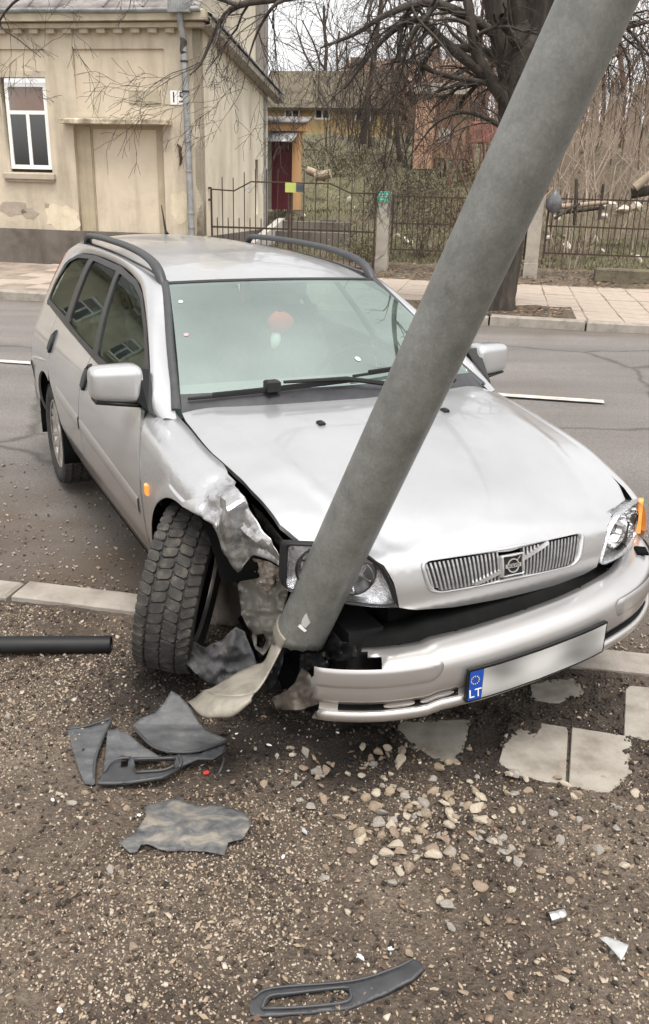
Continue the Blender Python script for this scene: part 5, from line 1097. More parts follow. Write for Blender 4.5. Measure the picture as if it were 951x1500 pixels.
MB().box(-.46, -.40, -.76, .76, .3, .88).build('bulkhead', MT['void'], car)
# ---- front bumper (hanging lower at the torn right end)
_F = pchip([0, .15, .3, .45, .6, .7, .78, .83, .852, .858], [.935, .930, .912, .872, .79, .69, .56, .40, .22, .05])
BY = [(-.120, .512), (-.085, .520), (-.050, .520), (-.022, .512), (-.006, .494), (0, .462), (.002, .43), (-.002, .400), (-.008, .385)]
LIP = [(-.004, .366), (.006, .358), (.008, .345), (.002, .330), (-.016, .318), (-.06, .312)]
def bpt(y, d, z, lift=0):
    s_ = 1e-3; tx_, ty_ = (_F(abs(y)+s_)-_F(abs(y)-s_))/(2*s_)*(1 if y >= 0 else -1), 1.0
    n_ = Vector((1, -tx_, 0)); n_.normalize(); p = Vector((_F(abs(y)), y, 0))+n_*d
    drop = .10*y if y < .35 else .035+.05*(y-.35); crack = -.010*smooth(-.33, -.37, y)
    p.z = z+drop+crack+lift; return p
def ysamp(a, b, n): return [a+(b-a)*k/n for k in range(n+1)]
YS = ysamp(-.655, .70, 70)+[.73, .76, .785, .805, .82, .835, .845, .853, .857]
def edge_y(y, z): return y
rows = []
for d, z in BY:
    row = []
    for i, y in enumerate(YS):
        yy = y
        if i < 6:                                                     # ragged torn end
            yy += (.035*noise.noise(Vector((z*30, 1.3, 0)))+.03*(z-.45))*(6-i)/6
        row.append(bpt(yy, d, z))
    rows.append(row)
# the missing bite out of the top shelf near the torn end
bump_o = grid('front_bumper', rows, MT['paint'], car, flip=True, thick=.0)
bm = bmesh.new(); bm.from_mesh(bump_o.data); dl = []
for fc in bm.faces:
    c = fc.calc_center_median()
    if c.y < -.50+.03*noise.noise(Vector((c.x*20, 0, 3))) and c.z > bpt(c.y, 0, .500).z: dl.append(fc)
bmesh.ops.delete(bm, geom=dl, context='FACES'); bm.to_mesh(bump_o.data); bm.free()
md = bump_o.modifiers.new('thick', 'SOLIDIFY'); md.thickness = .004; md.offset = -1
bump_o['label'] = 'front bumper cover torn off at its right end'
grid('bumper_lip', [[bpt(y+(.03*noise.noise(Vector((z*40, 7, 0))) if i < 4 else 0), d, z) for i, y in enumerate(YS)] for d, z in LIP], MT['paint'], bump_o, flip=True, thick=.004)
for ya, yb in ((-.605, -.27), (.27, .605)): grid('air_slot', [[bpt(y, d, z) for y in ysamp(ya, yb, 24)] for d, z in ((-.010, .386), (-.045, .380), (-.045, .362), (-.006, .364))], MT['blackp'], bump_o, flip=True)
for ya, yb in ((-.65, -.606), (-.269, .269), (.606, .856)): grid('lower_face', [[bpt(y, d, z) for y in ysamp(ya, yb, 24)] for d, z in ((-.008, .386), (-.0085, .376), (-.0045, .365))], MT['paint'], bump_o, flip=True)
# painted closings of the slot near the plate (oval lamps blanks)
for ya, yb in ((-.49, -.40), (-.385, -.28)):
    pl = [(ya+(yb-ya)*(.5+.5*cos(a)), .374+.011*sin(a)) for a in np.linspace(0, 2*pi, 21)[:-1]]
    panel('slot_insert', pl, lambda y, z: bpt(y, -.012, z), MT['chrome'] if ya < -.5 else MT['paint'], bump_o, .01, .006, flip=False)
# corner strips
def strip(ya, yb, z0, z1, r0):
    zs_ = np.linspace(0, 1, 9); rows = []
    for q in zs_:
        z = z0+(z1-z0)*q; ed = r0*(1-sqrt(max(0, 1-(2*q-1)**2*.999))); a_, b_ = (ya, yb-ed) if ya < 0 else (ya+ed, yb)
        h_ = .0045 if 0 < q < 1 else 0
        rows.append([bpt(y, h_+.002*sin(pi*q) if 0 < i_ < 30 else -.002, z) for i_, y in enumerate(ysamp(a_, b_, 30))])
    return grid('bumper_strip', rows, MT['paint'], bump_o, flip=False)
strip(-.662, -.325, .443, .506, .028); strip(.325, .855, .432, .496, .02)
MB().bbox(-.03, .03, -.02, .02, -.004, .006, .003, M=Matrix.Translation(bpt(.66, -.045, .524)) @ Matrix.Rotation(-.6, 4, 'Z')).build('bumper_clip_hole', MT['void'], bump_o)
# number plate
npl = panel('number_plate', rounded([(-.262, -.0565), (.262, -.0565), (.262, .0565), (-.262, .0565)], .006, 2), lambda y, z: (lambda p: p+Vector((.008, 0, 0)))(bpt(y+.002, .014, .405+z*.98)), MT['blackp'], bump_o, .03, .012)
def m_plate():
    m, t, b = _new('plate_smudged'); tc = N(t, 'ShaderNodeTexCoord'); mp = N(t, 'ShaderNodeMapping'); mp.inputs['Scale'].default_value = (1, 4, 7)
    n1 = N(t, 'ShaderNodeTexNoise', i_Scale=1.3, i_Detail=.5); t.links.new(tc.outputs['Object'], mp.inputs[0]); t.links.new(mp.outputs[0], n1.inputs['Vector'])
    r = ramp(t, [(.36, (.17, .166, .16)), (.60, (.52, .515, .50))]); t.links.new(n1.outputs['Fac'], r.inputs[0]); t.links.new(r.outputs[0], b.inputs['Base Color']); b.inputs['Roughness'].default_value = .35; return m
pf_ = lambda e: (lambda y, z: (lambda p: p+Vector((.008+e, 0, 0)))(bpt(y+.002, .014, .405+z*.98)))
panel('plate_field', [(-.212, -.050), (.255, -.050), (.255, .050), (-.212, .050)], pf_(.0015), m_plate(), npl, .03, 0)
panel('country_band', [(-.256, -.050), (-.213, -.050), (-.213, .050), (-.256, .050)], pf_(.0015), mat('euro_blue', [(.01, .06, .33)], rough=.35), npl, .02, 0)
bcen = pf_(.003)(-.2345, -.028); bby = (pf_(0)(-.21, 0)-pf_(0)(-.25, 0)).normalized(); bbx = Vector((0, 0, 1)); bbz = bby.cross(bbx).normalized(); bbx = bbz.cross(bby); PM_ = Matrix((bby, bbx, bbz)).transposed().to_4x4(); PM_.translation = bcen
tl = text('country_letters', 'LT', .040, MT['enamel'], npl, (0, 0, 0), (0, 0, 0), .0003); tl.matrix_local = PM_
for k in range(12):
    a = 2*pi*k/12; q = PM_ @ Vector((.013*cos(a), .046+.013*sin(a), 0)); MB().box(-.0016, .0016, -.0016, .0016, 0, .0006, M=Matrix.Translation(q) @ PM_.to_3x3().to_4x4()).build('star', mat('star_yellow', [(.7, .55, .05)], rough=.5) if k == 0 else bpy.data.materials['star_yellow'], npl)
# black carrier seen in the gap between bonnet and bumper
rows = [[bpt(y, d-.0, z)-Vector((0, 0, 0)) for y in ysamp(-.60, .80, 40)] for d, z in ((-.24, .525), (-.20, .525), (-.165, .518), (-.160, .49), (-.125, .480), (-.125, .42), (-.06, .40))]
rows = [[Vector((p.x, p.y, max(.38, p.z))) for p in r_] for r_ in rows]
MT['foam'] = mat('black_foam', [(.004, .004, .004), (.008, .008, .008)], 20, 5, .9, spec=.15)
br_ = grid('bumper_carrier', rows, MT['foam'], car, flip=True, thick=.004)
for y in (-.42, -.22, .05, .3, .5): MB().box(-.004, .012, -.018, .018, -.012, .012, M=Matrix.Translation(bpt(y, -.118, .500))).build('carrier_clip', MT['void'], br_)
mb = MB(); mb.box(.48, .68, -.52, -.40, .38, .48); mb.box(.42, .56, -.50, -.42, .28, .40); mb.build('crash_box', MT['blackp'], car)
# ---- interior
it = MB(); it.bbox(-1.0, -.42, -.68, .68, .60, .90, .05); it.build('dashboard', MT['seat'], car)
for sg in (-1, 1):
    st_ = bpy.data.objects.new('front_seat', None); COL.objects.link(st_); st_.parent = car
    rows = [[Vector((-1.50-.28*t+.09*cos(a)*(1-.3*t), sg*.36+.25*sin(a)*(1-.25*t), .50+.62*t)) for a in np.linspace(0, 2*pi, 17)[:-1]] for t in np.linspace(0, 1, 8)]
    grid('seat_back', rows+[[sum(rows[-1], Vector())/16]*16], MT['seat'], st_, closed=True, flip=True)
    MB().bbox(-1.5, -.98, sg*.36-.25, sg*.36+.25, .32, .55, .06).build('seat_cushion', MT['seat'], st_)
    rows = [[Vector((-1.79-.05*t+.05*cos(a)*sin(pi*(.12+.76*t)), sg*.36+.14*sin(a)*sin(pi*(.12+.76*t))**.5, 1.14+.17*t)) for a in np.linspace(0, 2*pi, 17)[:-1]] for t in np.linspace(0, 1, 7)]
    grid('headrest', rows, MT['seat'], st_, closed=True, flip=True)
a = Matrix.Translation((-1.02, .36, .86)) @ Matrix.Rotation(radians(-65), 4, 'Y')
MB().tube([a @ Vector((.185*cos(t), .185*sin(t), 0)) for t in np.linspace(0, 2*pi, 33)], .014, 8).build('steering_wheel', MT['blackp'], car, True)
MB().bbox(-2.5, -2.25, -.62, .62, .35, 1.05, .06).build('rear_seat', MT['seat'], car)
MB().tube([(-1.14, 0, 1.325), (-1.10, 0, 1.27)], .012, 6).build('mirror_stem', MT['blackp'], car); MB().bbox(-1.12, -1.09, -.12, .12, 1.21, 1.275, .02).build('inside_mirror', MT['blackp'], car)
# toy hung on the inside mirror
toy = empty('hanging_toy', 'red and white plush toy hanging behind the windscreen', 'toy'); 
def blob(c, r_, sq=(1, 1, 1), n=9):
    return [[c+Vector((r_*sin(pi*i/n)*cos(b_)*sq[0], r_*sin(pi*i/n)*sin(b_)*sq[1], -r_*cos(pi*i/n)*sq[2])) for b_ in np.linspace(0, 2*pi, 15)[:-1]] for i in range(n+1)]
toy.location = CAR_LOC + MC @ Vector((-.93, -.06, 1.16)); toy.rotation_euler = MC.to_euler()
tr_ = mat('red_plush', [(.62, .07, .045)], rough=.9); tw_ = mat('white_plush', [(.75, .73, .70)], rough=.9)
grid('head', [[p*(1+.25*noise.noise(p*40)) for p in r_] for r_ in blob(Vector((0, .01, .0)), .052, (.8, 1.15, .95))], tr_, toy, closed=True); grid('body', [[p+Vector((0, -.03*(p.z+.05)**2*60, 0)) for p in r_] for r_ in blob(Vector((0, -.012, -.075)), .030, (.8, .8, 1.4))], tw_, toy, closed=True)
MB().tube([(0, 0, .05), (-.06, .02, .11)], .003, 5).build('string', MT['blackp'], toy)
# ---- tail
tgate = [(.47, 1.37), (.56, 1.2), (.70, 1.0), (.74, .70), (.72, .52)]
rows = [[Vector((x+.06*(1-t*t), y*t, z)) for t in np.linspace(-1, 1, 15)] for x, y, z in ((-3.04, .50, 1.37), (-3.12, .57, 1.2), (-3.24, .66, 1.0), (-3.40, .74, .72), (-3.42, .74, .5))]
rows = [[Vector((p.x-.10*(1-(p.y/.75)**2), p.y, p.z)) for p in r_] for r_ in rows]
tg = grid('tailgate', rows, MT['paint'], car, flip=True)
rows = [[Vector((p.x-.012, p.y*.82, p.z)) for p in (a.lerp(b, t) for a, b in zip(rows[0], rows[2]))] for t in (.15, .5, .85)]
grid('rear_window', rows, MT['side_glass'], tg, flip=True)
rows = [[Vector((-3.53+.16*abs(t)**3, .80*t, z)) for t in np.linspace(-1, 1, 21)] for z in (.66, .64, .5, .36, .28)]
rows[0] = [p+Vector((.10, 0, 0)) for p in rows[0]]; rows[4] = [p+Vector((.08, 0, 0)) for p in rows[4]]
grid('rear_bumper', rows, MT['paint'], car, flip=True)
for sg in (-1, 1):
    rows = [[Vector((x, sg*(SW(max(x, -3.3), z)+.012*(1-k)), z)) for x in np.linspace(-2.95, -3.40, 8)] for k, z in enumerate((.64, .5, .36, .28))]
    grid('bumper_corner', rows, MT['paint'], car, flip=sg < 0)
# ================================================================ WHEELS
def wheel_parts(parent, blocks=True):
    R_, hw = .309, .1
    prof = [(.205, -hw*.86), (.235, -hw*1.02), (.270, -hw*1.03), (.292, -hw*.95), (.299, -hw*.80), (.301, 0), (.299, hw*.80), (.292, hw*.95), (.270, hw*1.03), (.235, hw*1.02), (.205, hw*.86)]
    ty = MB().lathe(prof, 72).build('tyre', MT['rubber'], parent, True, 50)
    mb = MB(); r2 = random.Random(2)
    NB = 50
    for row, (zc_, hwz) in enumerate(((-.0775, .0215), (-.0262, .0248), (.0262, .0248), (.0775, .0215))):
        for k in range(NB):
            a0 = 2*pi*(k+.5*(row % 2)+r2.uniform(-.04, .04))/NB; da = 2*pi/NB*.475; v = []
            ins = .012 if abs(zc_) > .05 else 0
            shp = [(-1, -.62), (-.55, -1), (.55, -1), (1, -.62), (1, .62), (.55, 1), (-.55, 1), (-1, .62)]
            for rr_, sh in ((.299, 1.06), (.3105, .93)):
                for (u, q) in shp:
                    z = zc_+q*hwz*sh; rad_ = rr_-(.010 if abs(z) > .088 else 0)*(1 if rr_ > .3 else .3)
                    a = a0+u*da*sh+.05*q*(1 if row % 2 else -1)*.35; v.append(Vector((rad_*cos(a), rad_*sin(a), z)))
            f = [tuple(range(8, 16))]+[(i, (i+1) % 8, 8+(i+1) % 8, 8+i) for i in range(8)]
            mb.add(v, f)
    t_ = mb.build('tread', MT['tread'], ty); 
    rim = MB(); rim.lathe([(.205, -.088), (.198, -.075), (.190, .02), (.190, .06), (.200, .078), (.208, .082), (.206, .088), (.196, .086)], 48)
    ro_ = rim.build('rim', MT['alloy'], parent, True, 40)
    sp = MB()
    for k in range(7):
        a = 2*pi*k/7; M_ = Matrix.Rotation(a, 4, 'Z')
        for off_ in (-.017, .017):
            v = [Vector(p) for p in ((.045, off_-.010, .045), (.045, off_+.010, .045), (.193, off_*1.9+.011, .062), (.193, off_*1.9-.011, .062), (.045, off_-.010, .072), (.045, off_+.010, .072), (.193, off_*1.9+.010, .084), (.193, off_*1.9-.010, .084))]
            sp.add([M_ @ q for q in v], [(0, 3, 2, 1), (4, 5, 6, 7), (0, 1, 5, 4), (1, 2, 6, 5), (2, 3, 7, 6), (3, 0, 4, 7)])
    sp.lathe([(.0, .080), (.045, .078), (.062, .068), (.062, .03)], 24); sp.build('spokes', MT['alloy'], ro_, False)
    MB().lathe([(0, -.075), (.186, -.075), (.19, -.06)], 28).build('dark_backing_disc', MT['void'], parent)  # added near-black disc: the wheel's dark inner side put into its colour
    MB().lathe([(0, -.02), (.15, -.02), (.15, .012), (0, .012)], 28).build('brake_disc', mat('brake_iron', [(.06, .05, .045), (.12, .10, .09)], 8, 5, .7, metal=.4) if 'brake_iron' not in bpy.data.materials else bpy.data.materials['brake_iron'], parent)
wh = bpy.data.objects.new('wheel', None); COL.objects.link(wh); wh.parent = car
wheel_parts(wh)
def place_wheel(o, c, yaw=0, camber=0, sg=-1, spin=0):    # axle: local +z points outwards
    Mx = Matrix.Translation(c) @ Matrix.Rotation(yaw, 4, 'Z') @ Matrix.Rotation(camber, 4, 'X') @ Matrix.Rotation(-sg*-pi/2 if False else (pi/2 if sg < 0 else -pi/2), 4, 'X') @ Matrix.Rotation(spin, 4, 'Z')
    o.matrix_local = Mx
place_wheel(wh, (-2.555, -.722, .29))
w2 = copy_tree(wh, car); place_wheel(w2, (-2.555, .722, .29), sg=1, spin=.4)
w3 = copy_tree(wh, car); place_wheel(w3, (0, .722, .309), yaw=-.5, sg=1, spin=1)
w4 = copy_tree(wh, car); place_wheel(w4, (-.10, -.795, .342), yaw=-.54, camber=-.17, sg=-1, spin=.2)
w4['label'] = 'turned and tilted front wheel with muddy tread'
# torn arch liner hanging before the wheel
psheet('arch_liner', [(243, 918), (262, 920), (276, 934), (300, 950), (322, 938), (346, 918), (358, 926), (366, 948), (378, 975), (366, 1000), (330, 1004), (304, 1000), (286, 986), (268, 966), (252, 945)], -.80, MT['liner'], slope=(.0016, -.0004), amp=.03, sc=.03, res=5, seed=12, thick=.003)
psheet('arch_liner', [(292, 846), (300, 842), (304, 870), (299, 900), (303, 925), (294, 930), (290, 890)], -.585, MT['liner'], amp=.01, seed=15, res=5, thick=.003)
psheet('steering_arm', [(300, 915), (345, 925), (352, 935), (340, 940), (300, 930)], -.52, MT['void'], amp=.005, res=6)
for k, (a, b, rr_, m_) in enumerate((((352, 905), (384, 962), .012, 'blackp'), ((366, 940), (392, 985), .014, 'blackp'), ((356, 965), (420, 950), .02, 'void'))):
    MB().tube([CY(*a, -.58), CY((a[0]+b[0])/2+3, (a[1]+b[1])/2, -.56), CY(*b, -.58)], rr_, 6).build('hose', MT[m_], car, True)
psheet('blue_cable_clip', [(352, 948), (366, 944), (372, 958), (360, 966), (350, 960)], -.60, mat('blue_plastic', [(.02, .035, .12)], rough=.5), amp=.006, res=5)
# junk hanging out of the corner behind the pole foot, before an added shade sheet
psheet('shade_sheet', [(388, 1012), (404, 965), (430, 950), (470, 950), (486, 965), (470, 1010), (462, 1038), (400, 1036)], -.50, MT['void'], amp=.02, sc=.05, res=8, seed=22)  # added near-black sheet: shade of the torn interior put into its colour
psheet('washer_bottle', [(432, 1000), (442, 978), (452, 985), (462, 1005), (470, 1030), (440, 1040), (405, 1040), (398, 1022), (420, 1012)], -.62, MT['brown_metal'], amp=.02, sc=.05, res=6, seed=21)
psheet('torn_bracket', [(440, 958), (475, 955), (482, 975), (470, 1000), (458, 1030), (448, 1010), (438, 985)], -.60, MT['blackp'], amp=.03, sc=.06, res=6, seed=25)
psheet('torn_bracket', [(388, 985), (404, 958), (416, 950), (414, 972), (402, 1004), (392, 1012)], -.64, MT['blackp'], amp=.02, sc=.06, res=5, seed=26)
psheet('loom_wrap', [(470, 930), (486, 925), (500, 940), (520, 945), (524, 965), (500, 968), (478, 965)], -.56, MT['blackp'], amp=.02, sc=.06, res=6, seed=27)
# ================================================================ POLE (after the car, so its torn foot can meet it)
pole = bpy.data.objects.new('lamp_pole', None); COL.objects.link(pole); pole.location = PB
tag(pole, 'thick galvanised steel lamp pole leaning over the car, torn open at its foot', 'pole')
def m_galv():
    m, t, b = _new('galvanised'); tc = N(t, 'ShaderNodeTexCoord'); n1 = N(t, 'ShaderNodeTexNoise', i_Scale=9, i_Detail=9, i_Roughness=.72); v1 = N(t, 'ShaderNodeTexVoronoi', i_Scale=130); n2 = N(t, 'ShaderNodeTexNoise', i_Scale=220, i_Detail=3)
    for n in (n1, v1, n2): t.links.new(tc.outputs['Object'], n.inputs['Vector'])
    r = ramp(t, [(.3, (.135, .137, .126)), (.5, (.195, .197, .183)), (.7, (.25, .252, .236))]); r2 = ramp(t, [(0, (.90, .90, .90)), (1, (1.09, 1.09, 1.09))]); r3 = ramp(t, [(.35, (.93, .93, .93)), (.7, (1.06, 1.06, 1.06))])
    t.links.new(n1.outputs['Fac'], r.inputs[0]); t.links.new(v1.outputs['Color'], r2.inputs[0]); t.links.new(n2.outputs['Fac'], r3.inputs[0])
    m1 = N(t, 'ShaderNodeMixRGB', blend_type='MULTIPLY'); m1.inputs[0].default_value = 1; m2 = N(t, 'ShaderNodeMixRGB', blend_type='MULTIPLY'); m2.inputs[0].default_value = 1
    t.links.new(r.outputs[0], m1.inputs[1]); t.links.new(r2.outputs[0], m1.inputs[2]); t.links.new(m1.outputs[0], m2.inputs[1]); t.links.new(r3.outputs[0], m2.inputs[2]); t.links.new(m2.outputs[0], b.inputs['Base Color'])
    b.inputs['Metallic'].default_value = .4; rr = N(t, 'ShaderNodeMapRange'); rr.inputs['To Min'].default_value = .36; rr.inputs['To Max'].default_value = .56; t.links.new(n1.outputs['Fac'], rr.inputs['Value']); t.links.new(rr.outputs[0], b.inputs['Roughness'])
    bp = N(t, 'ShaderNodeBump'); bp.inputs['Distance'].default_value = .0002; t.links.new(n2.outputs['Fac'], bp.inputs['Height']); t.links.new(bp.outputs[0], b.inputs['Normal']); return m
MT['galv'] = m_galv()
pr_ = POLE_D/2; vx = (CAM-PB); vx = (vx-PU*vx.dot(PU)).normalized(); vy = PU.cross(vx)      # vx faces the camera; vy lies to its side
side_sign = 1 if vy.dot(_r) > 0 else -1
def pp(th, h, rad=pr_): return PU*h+vx*cos(th)*rad+vy*side_sign*sin(th)*rad                 # th 0 = facing us, + = to the right
NT = 64; rows = []
def tear(th):                                                                              # lower end of the tube round its girth
    return np.interp(th, [-pi, -2.2, -1.7, -1.25, -.95, -.7, -.2, .5, .95, 1.4, 1.9, 2.6, pi], [-.02, -.03, -.07, -.08, -.072, -.060, -.035, -.020, -.022, -.035, -.03, -.02, -.02])
for i in range(NT):
    th = -pi+2*pi*i/NT; b_ = tear(th)+(.010*noise.noise(Vector((th*5, 3, 0)))+.008*noise.noise(Vector((th*14, 7, 0))))*(1 if th > -.4 else .2); dn = lambda q: pr_*(1-.06*exp(-(((th-.5)/.5)**2+((q-.02)/.07)**2))+.03*exp(-(((th+.3)/.4)**2+((q-.06)/.09)**2)))
    rows.append([pp(th, b_+(6.5-b_)*q, dn(b_+(6.5-b_)*q)) for q in [0, .004, .01, .02, .05, .1, .25, .5, .75, 1]])
sh = grid('shaft', rows+[rows[0]], MT['galv'], pole, flip=side_sign > 0, thick=.005)
rows = [[pp(-pi+2*pi*i/NT, h, pr_*1.02) for h in (3.2, 3.26)] for i in range(NT)]
grid('pole_band', rows+[rows[0]], MT['galv'], pole, flip=side_sign > 0)
# torn tongue of the wall, peeled out to the left down to the ground
def GP(px, py, z): return G(px, py, z)-PB
def RP(px, py, dep): return CAM+ray(px, py)*dep-PB
dB = F_PX*POLE_D/76.1
L_ = [pp(-1.9, .0), pp(-1.9, -.05), RP(391, 966, dB+.0), RP(373, 976, dB+.01), RP(352, 985, dB+.01), RP(330, 998, dB+.0), RP(312, 1009, dB-.01), RP(300, 1013, dB-.02)]
R_2 = [pp(-.42, -.01), pp(-.42, -.05), RP(397, 982, dB-.085), RP(385, 1003, dB-.11), RP(372, 1017, dB-.13), RP(352, 1021, dB-.135), RP(332, 1021, dB-.13), RP(316, 1020, dB-.11)]
Lc, Rc = crom(L_, 6), crom(R_2, 6); rows = []
for k, (a, b) in enumerate(zip(Lc, Rc)):
    t_ = min(1, max(0, (k-6)/(len(Lc)-13))); row = []
    for q in np.linspace(0, 1, 11):
        flat = a.lerp(b, q)
        if k <= 8:
            th = -1.9+1.48*q; h_ = a.lerp(b, q).dot(PU); cyl = pp(th, h_, pr_*1.004); w_ = 1-smooth(5, 8.5, k); flat = flat.lerp(cyl, w_)
        row.append(flat+vx*(.022*sin(pi*min(1, t_*1.3))*4*q*(1-q)))
    rows.append(row)
MT['galv_dusty'] = mat('dusty_zinc', [(.13, .117, .095), (.215, .195, .16), (.28, .257, .215)], 14, 8, .6, metal=.2, bump=.001, bscale=80)
grid('torn_tongue', rows, MT['galv_dusty'], pole, flip=False, thick=.005)
# the tongue's end rolls over and digs into the soil
T1 = crom([RP(300, 1012, dB-.02), RP(316, 1020, dB-.11), RP(334, 1021.5, dB-.13), RP(353, 1021, dB-.135), RP(373, 1016, dB-.13)], 5)
T2 = crom([RP(276, 1029, dB-.04), RP(297, 1049, dB-.14), RP(318, 1050, dB-.15), RP(342, 1047, dB-.155), RP(368, 1024, dB-.14)], 5)
grid('tongue_edge', [[a.lerp(b, q)+vx*.014*4*q*(1-q) for q in np.linspace(0, 1, 7)] for a, b in zip(T1, T2)], MT['galv_dusty'], pole, flip=True, thick=.005)
# scraps of an old sticker
for pts in ([(443, 905), (449, 898), (452, 906), (455, 912), (448, 920), (441, 916)], [(432, 914), (437, 912), (450, 924), (446, 926)]):
    def onp(u, v):
        d_ = ray(u, v); o_ = CAM-PB; a_ = d_-PU*d_.dot(PU); b_ = o_-PU*o_.dot(PU); A_, B_, C_ = a_.dot(a_), 2*a_.dot(b_), b_.dot(b_)-(pr_+.0015)**2; t_ = (-B_-sqrt(max(0, B_*B_-4*A_*C_)))/(2*A_); return o_+d_*t_
    panel('sticker_scrap', pts, onp, MT['enamel'] if pts[0][0] == 432 else mat('sticker_grey', [(.42, .42, .40)], rough=.6), pole, 3, 0, flip=True)
# ================================================================ VERGE IN FRONT: trodden soil, broken paving, gravel
def gsn(px, py): return SN(G(px, py, 0))
WETS = [(*gsn(300, 1010), .30, 1.2), (*gsn(235, 1000), .24, 1.1), (*gsn(400, 1055), .32, 1.1), (*gsn(520, 1085), .26, 1.0), (*gsn(470, 1040), .34, 1.0), (*gsn(700, 1060), .40, .6), (*gsn(880, 1040), .40, .6), (*gsn(340, 1100), .16, .7)]
def wetv(s, n):
    a = 0
    for s0, n0, r_, k in WETS: a = max(a, k*exp(-(((s-s0)/r_)**2+((n-n0)/r_)**2)*1.3))
    return min(1, max(0, a*(1.25+.9*fbm((s, n, 2), 4, 3))))
TILES_PX = [([(585, 1050), (690, 1052), (676, 1124), (572, 1118)], [(582, 1062), (688, 1056), (672, 1121), (640, 1113), (603, 1086)]),
            ([(748, 1052), (833, 1066), (829, 1153), (726, 1130)], [(800, 1060), (832, 1070), (829, 1151), (748, 1132), (728, 1108), (746, 1090), (762, 1072), (790, 1082)]),
            ([(837, 1066), (925, 1080), (930, 1172), (832, 1154)], [(838, 1068), (910, 1079), (921, 1090), (913, 1118), (920, 1132), (886, 1160), (833, 1151)]),
            ([(916, 1003), (1010, 1012), (1020, 1094), (913, 1080)], [(917, 1016), (926, 1006), (1010, 1012), (1020, 1094), (914, 1078)]),
            ([(775, 998), (850, 992), (858, 1024), (780, 1034)], [(779, 1004), (840, 997), (853, 1018), (810, 1030), (784, 1024)]),
            ]
vis = [[gsn(*p) for p in t[1]] for t in TILES_PX if t[1]]
visb = [(min(p[0] for p in q), max(p[0] for p in q), min(p[1] for p in q), max(p[1] for p in q)) for q in vis]
foot = [[gsn(*p) for p in t[0]] for t in TILES_PX]
foot = [[(sum(p[0] for p in q)/4+(a-sum(p[0] for p in q)/4)*1.06, sum(p[1] for p in q)/4+(b-sum(p[1] for p in q)/4)*1.06) for a, b in q] for q in foot]
def bare_tile(s, n):                                        # > 0 where soil has been swept off a slab (metres inside its ragged rim)
    best = -1
    ws_ = s+.012*noise.noise(Vector((s*20, n*20, 0)))+.005*noise.noise(Vector((s*60, n*60, 3))); wn_ = n+.012*noise.noise(Vector((s*20, n*20, 9)))+.005*noise.noise(Vector((s*60, n*60, 7)))
    for q, b in zip(vis, visb):
        if not (b[0]-.05 < s < b[1]+.05 and b[2]-.05 < n < b[3]+.05): continue
        d_ = 9
        for (ax, ay), (bx_, by_) in zip(q, q[1:]+q[:1]):
            vx_, vy_ = bx_-ax, by_-ay; t = min(1, max(0, ((ws_-ax)*vx_+(wn_-ay)*vy_)/max(1e-9, vx_*vx_+vy_*vy_))); d_ = min(d_, math.hypot(ws_-ax-t*vx_, wn_-ay-t*vy_))
        best = max(best, d_ if inpoly(ws_, wn_, q) else -d_)
    return best
RUT = gsn(300, 1000)
def vh(s, n):
    h = .016*fbm((s, n, 0), 1.3, 3)+.007*fbm((s, n, 5), 6, 3)
    wv = 0
    if -1.2 < s < .9 and 2.0 < n < 3.1:
        wv = wetv(s, n); h += wv*(.016*fbm((s, n, 8), 14, 4)-.012)
    h += .0035*fbm((s, n, 3), 28, 2)
    if n > 2.75: h += -.008*smooth(2.75, 3.0, n)
    if -1 < s < 1.2 and n > 2.1:
        for q in foot:
            if inpoly(s, n, q): h = max(h, .008)+.003*fbm((s, n, 1), 20, 3); break
    if -1 < s < 1.4 and n > 2.0:
        bt = bare_tile(s, n)
        if bt > -.03: h += (-.03-h)*smooth(-.016, .022, bt)
    return h
sS = steps((-30, -4, 4), (-4, -3, .2), (-3, -2.0, .05), (-2.0, 1.75, .0125), (1.75, 2.75, .05), (2.75, 4, .2), (4, 30, 4)); nS = steps((-20, 0, 4), (0, .95, .1), (.95, 3.10, .0125))
HG = {}
_sa, _na = np.array(sS), np.array(nS)
HT = np.array([[vh(s, n) for s in sS] for n in nS])
verge_h = dict()
v = [tuple(W(s, n, HT[j, i])) for j, n in enumerate(nS) for i, s in enumerate(sS)]; c = len(sS)
f = [(j*c+i, j*c+i+1, (j+1)*c+i+1, (j+1)*c+i) for j in range(len(nS)-1) for i in range(c-1)]
me = bpy.data.meshes.new('verge'); me.from_pydata(v, [], f); me.materials.append(MT['dirt']); me.polygons.foreach_set('use_smooth', [True]*len(f))
a = me.attributes.new('wet', 'FLOAT', 'POINT'); WT = np.array([[wetv(s, n) if (-2 < s < 1.75 and n > 1.2) else 0 for s in sS] for n in nS]); a.data.foreach_set('value', WT.ravel().tolist()); me.update()
o = link('verge', me); o['kind'] = 'structure'
def hat(s, n):
    i = int(min(len(sS)-1, max(0, np.searchsorted(_sa, s)))); j = int(min(len(nS)-1, max(0, np.searchsorted(_na, n)))); return float(HT[j, i])
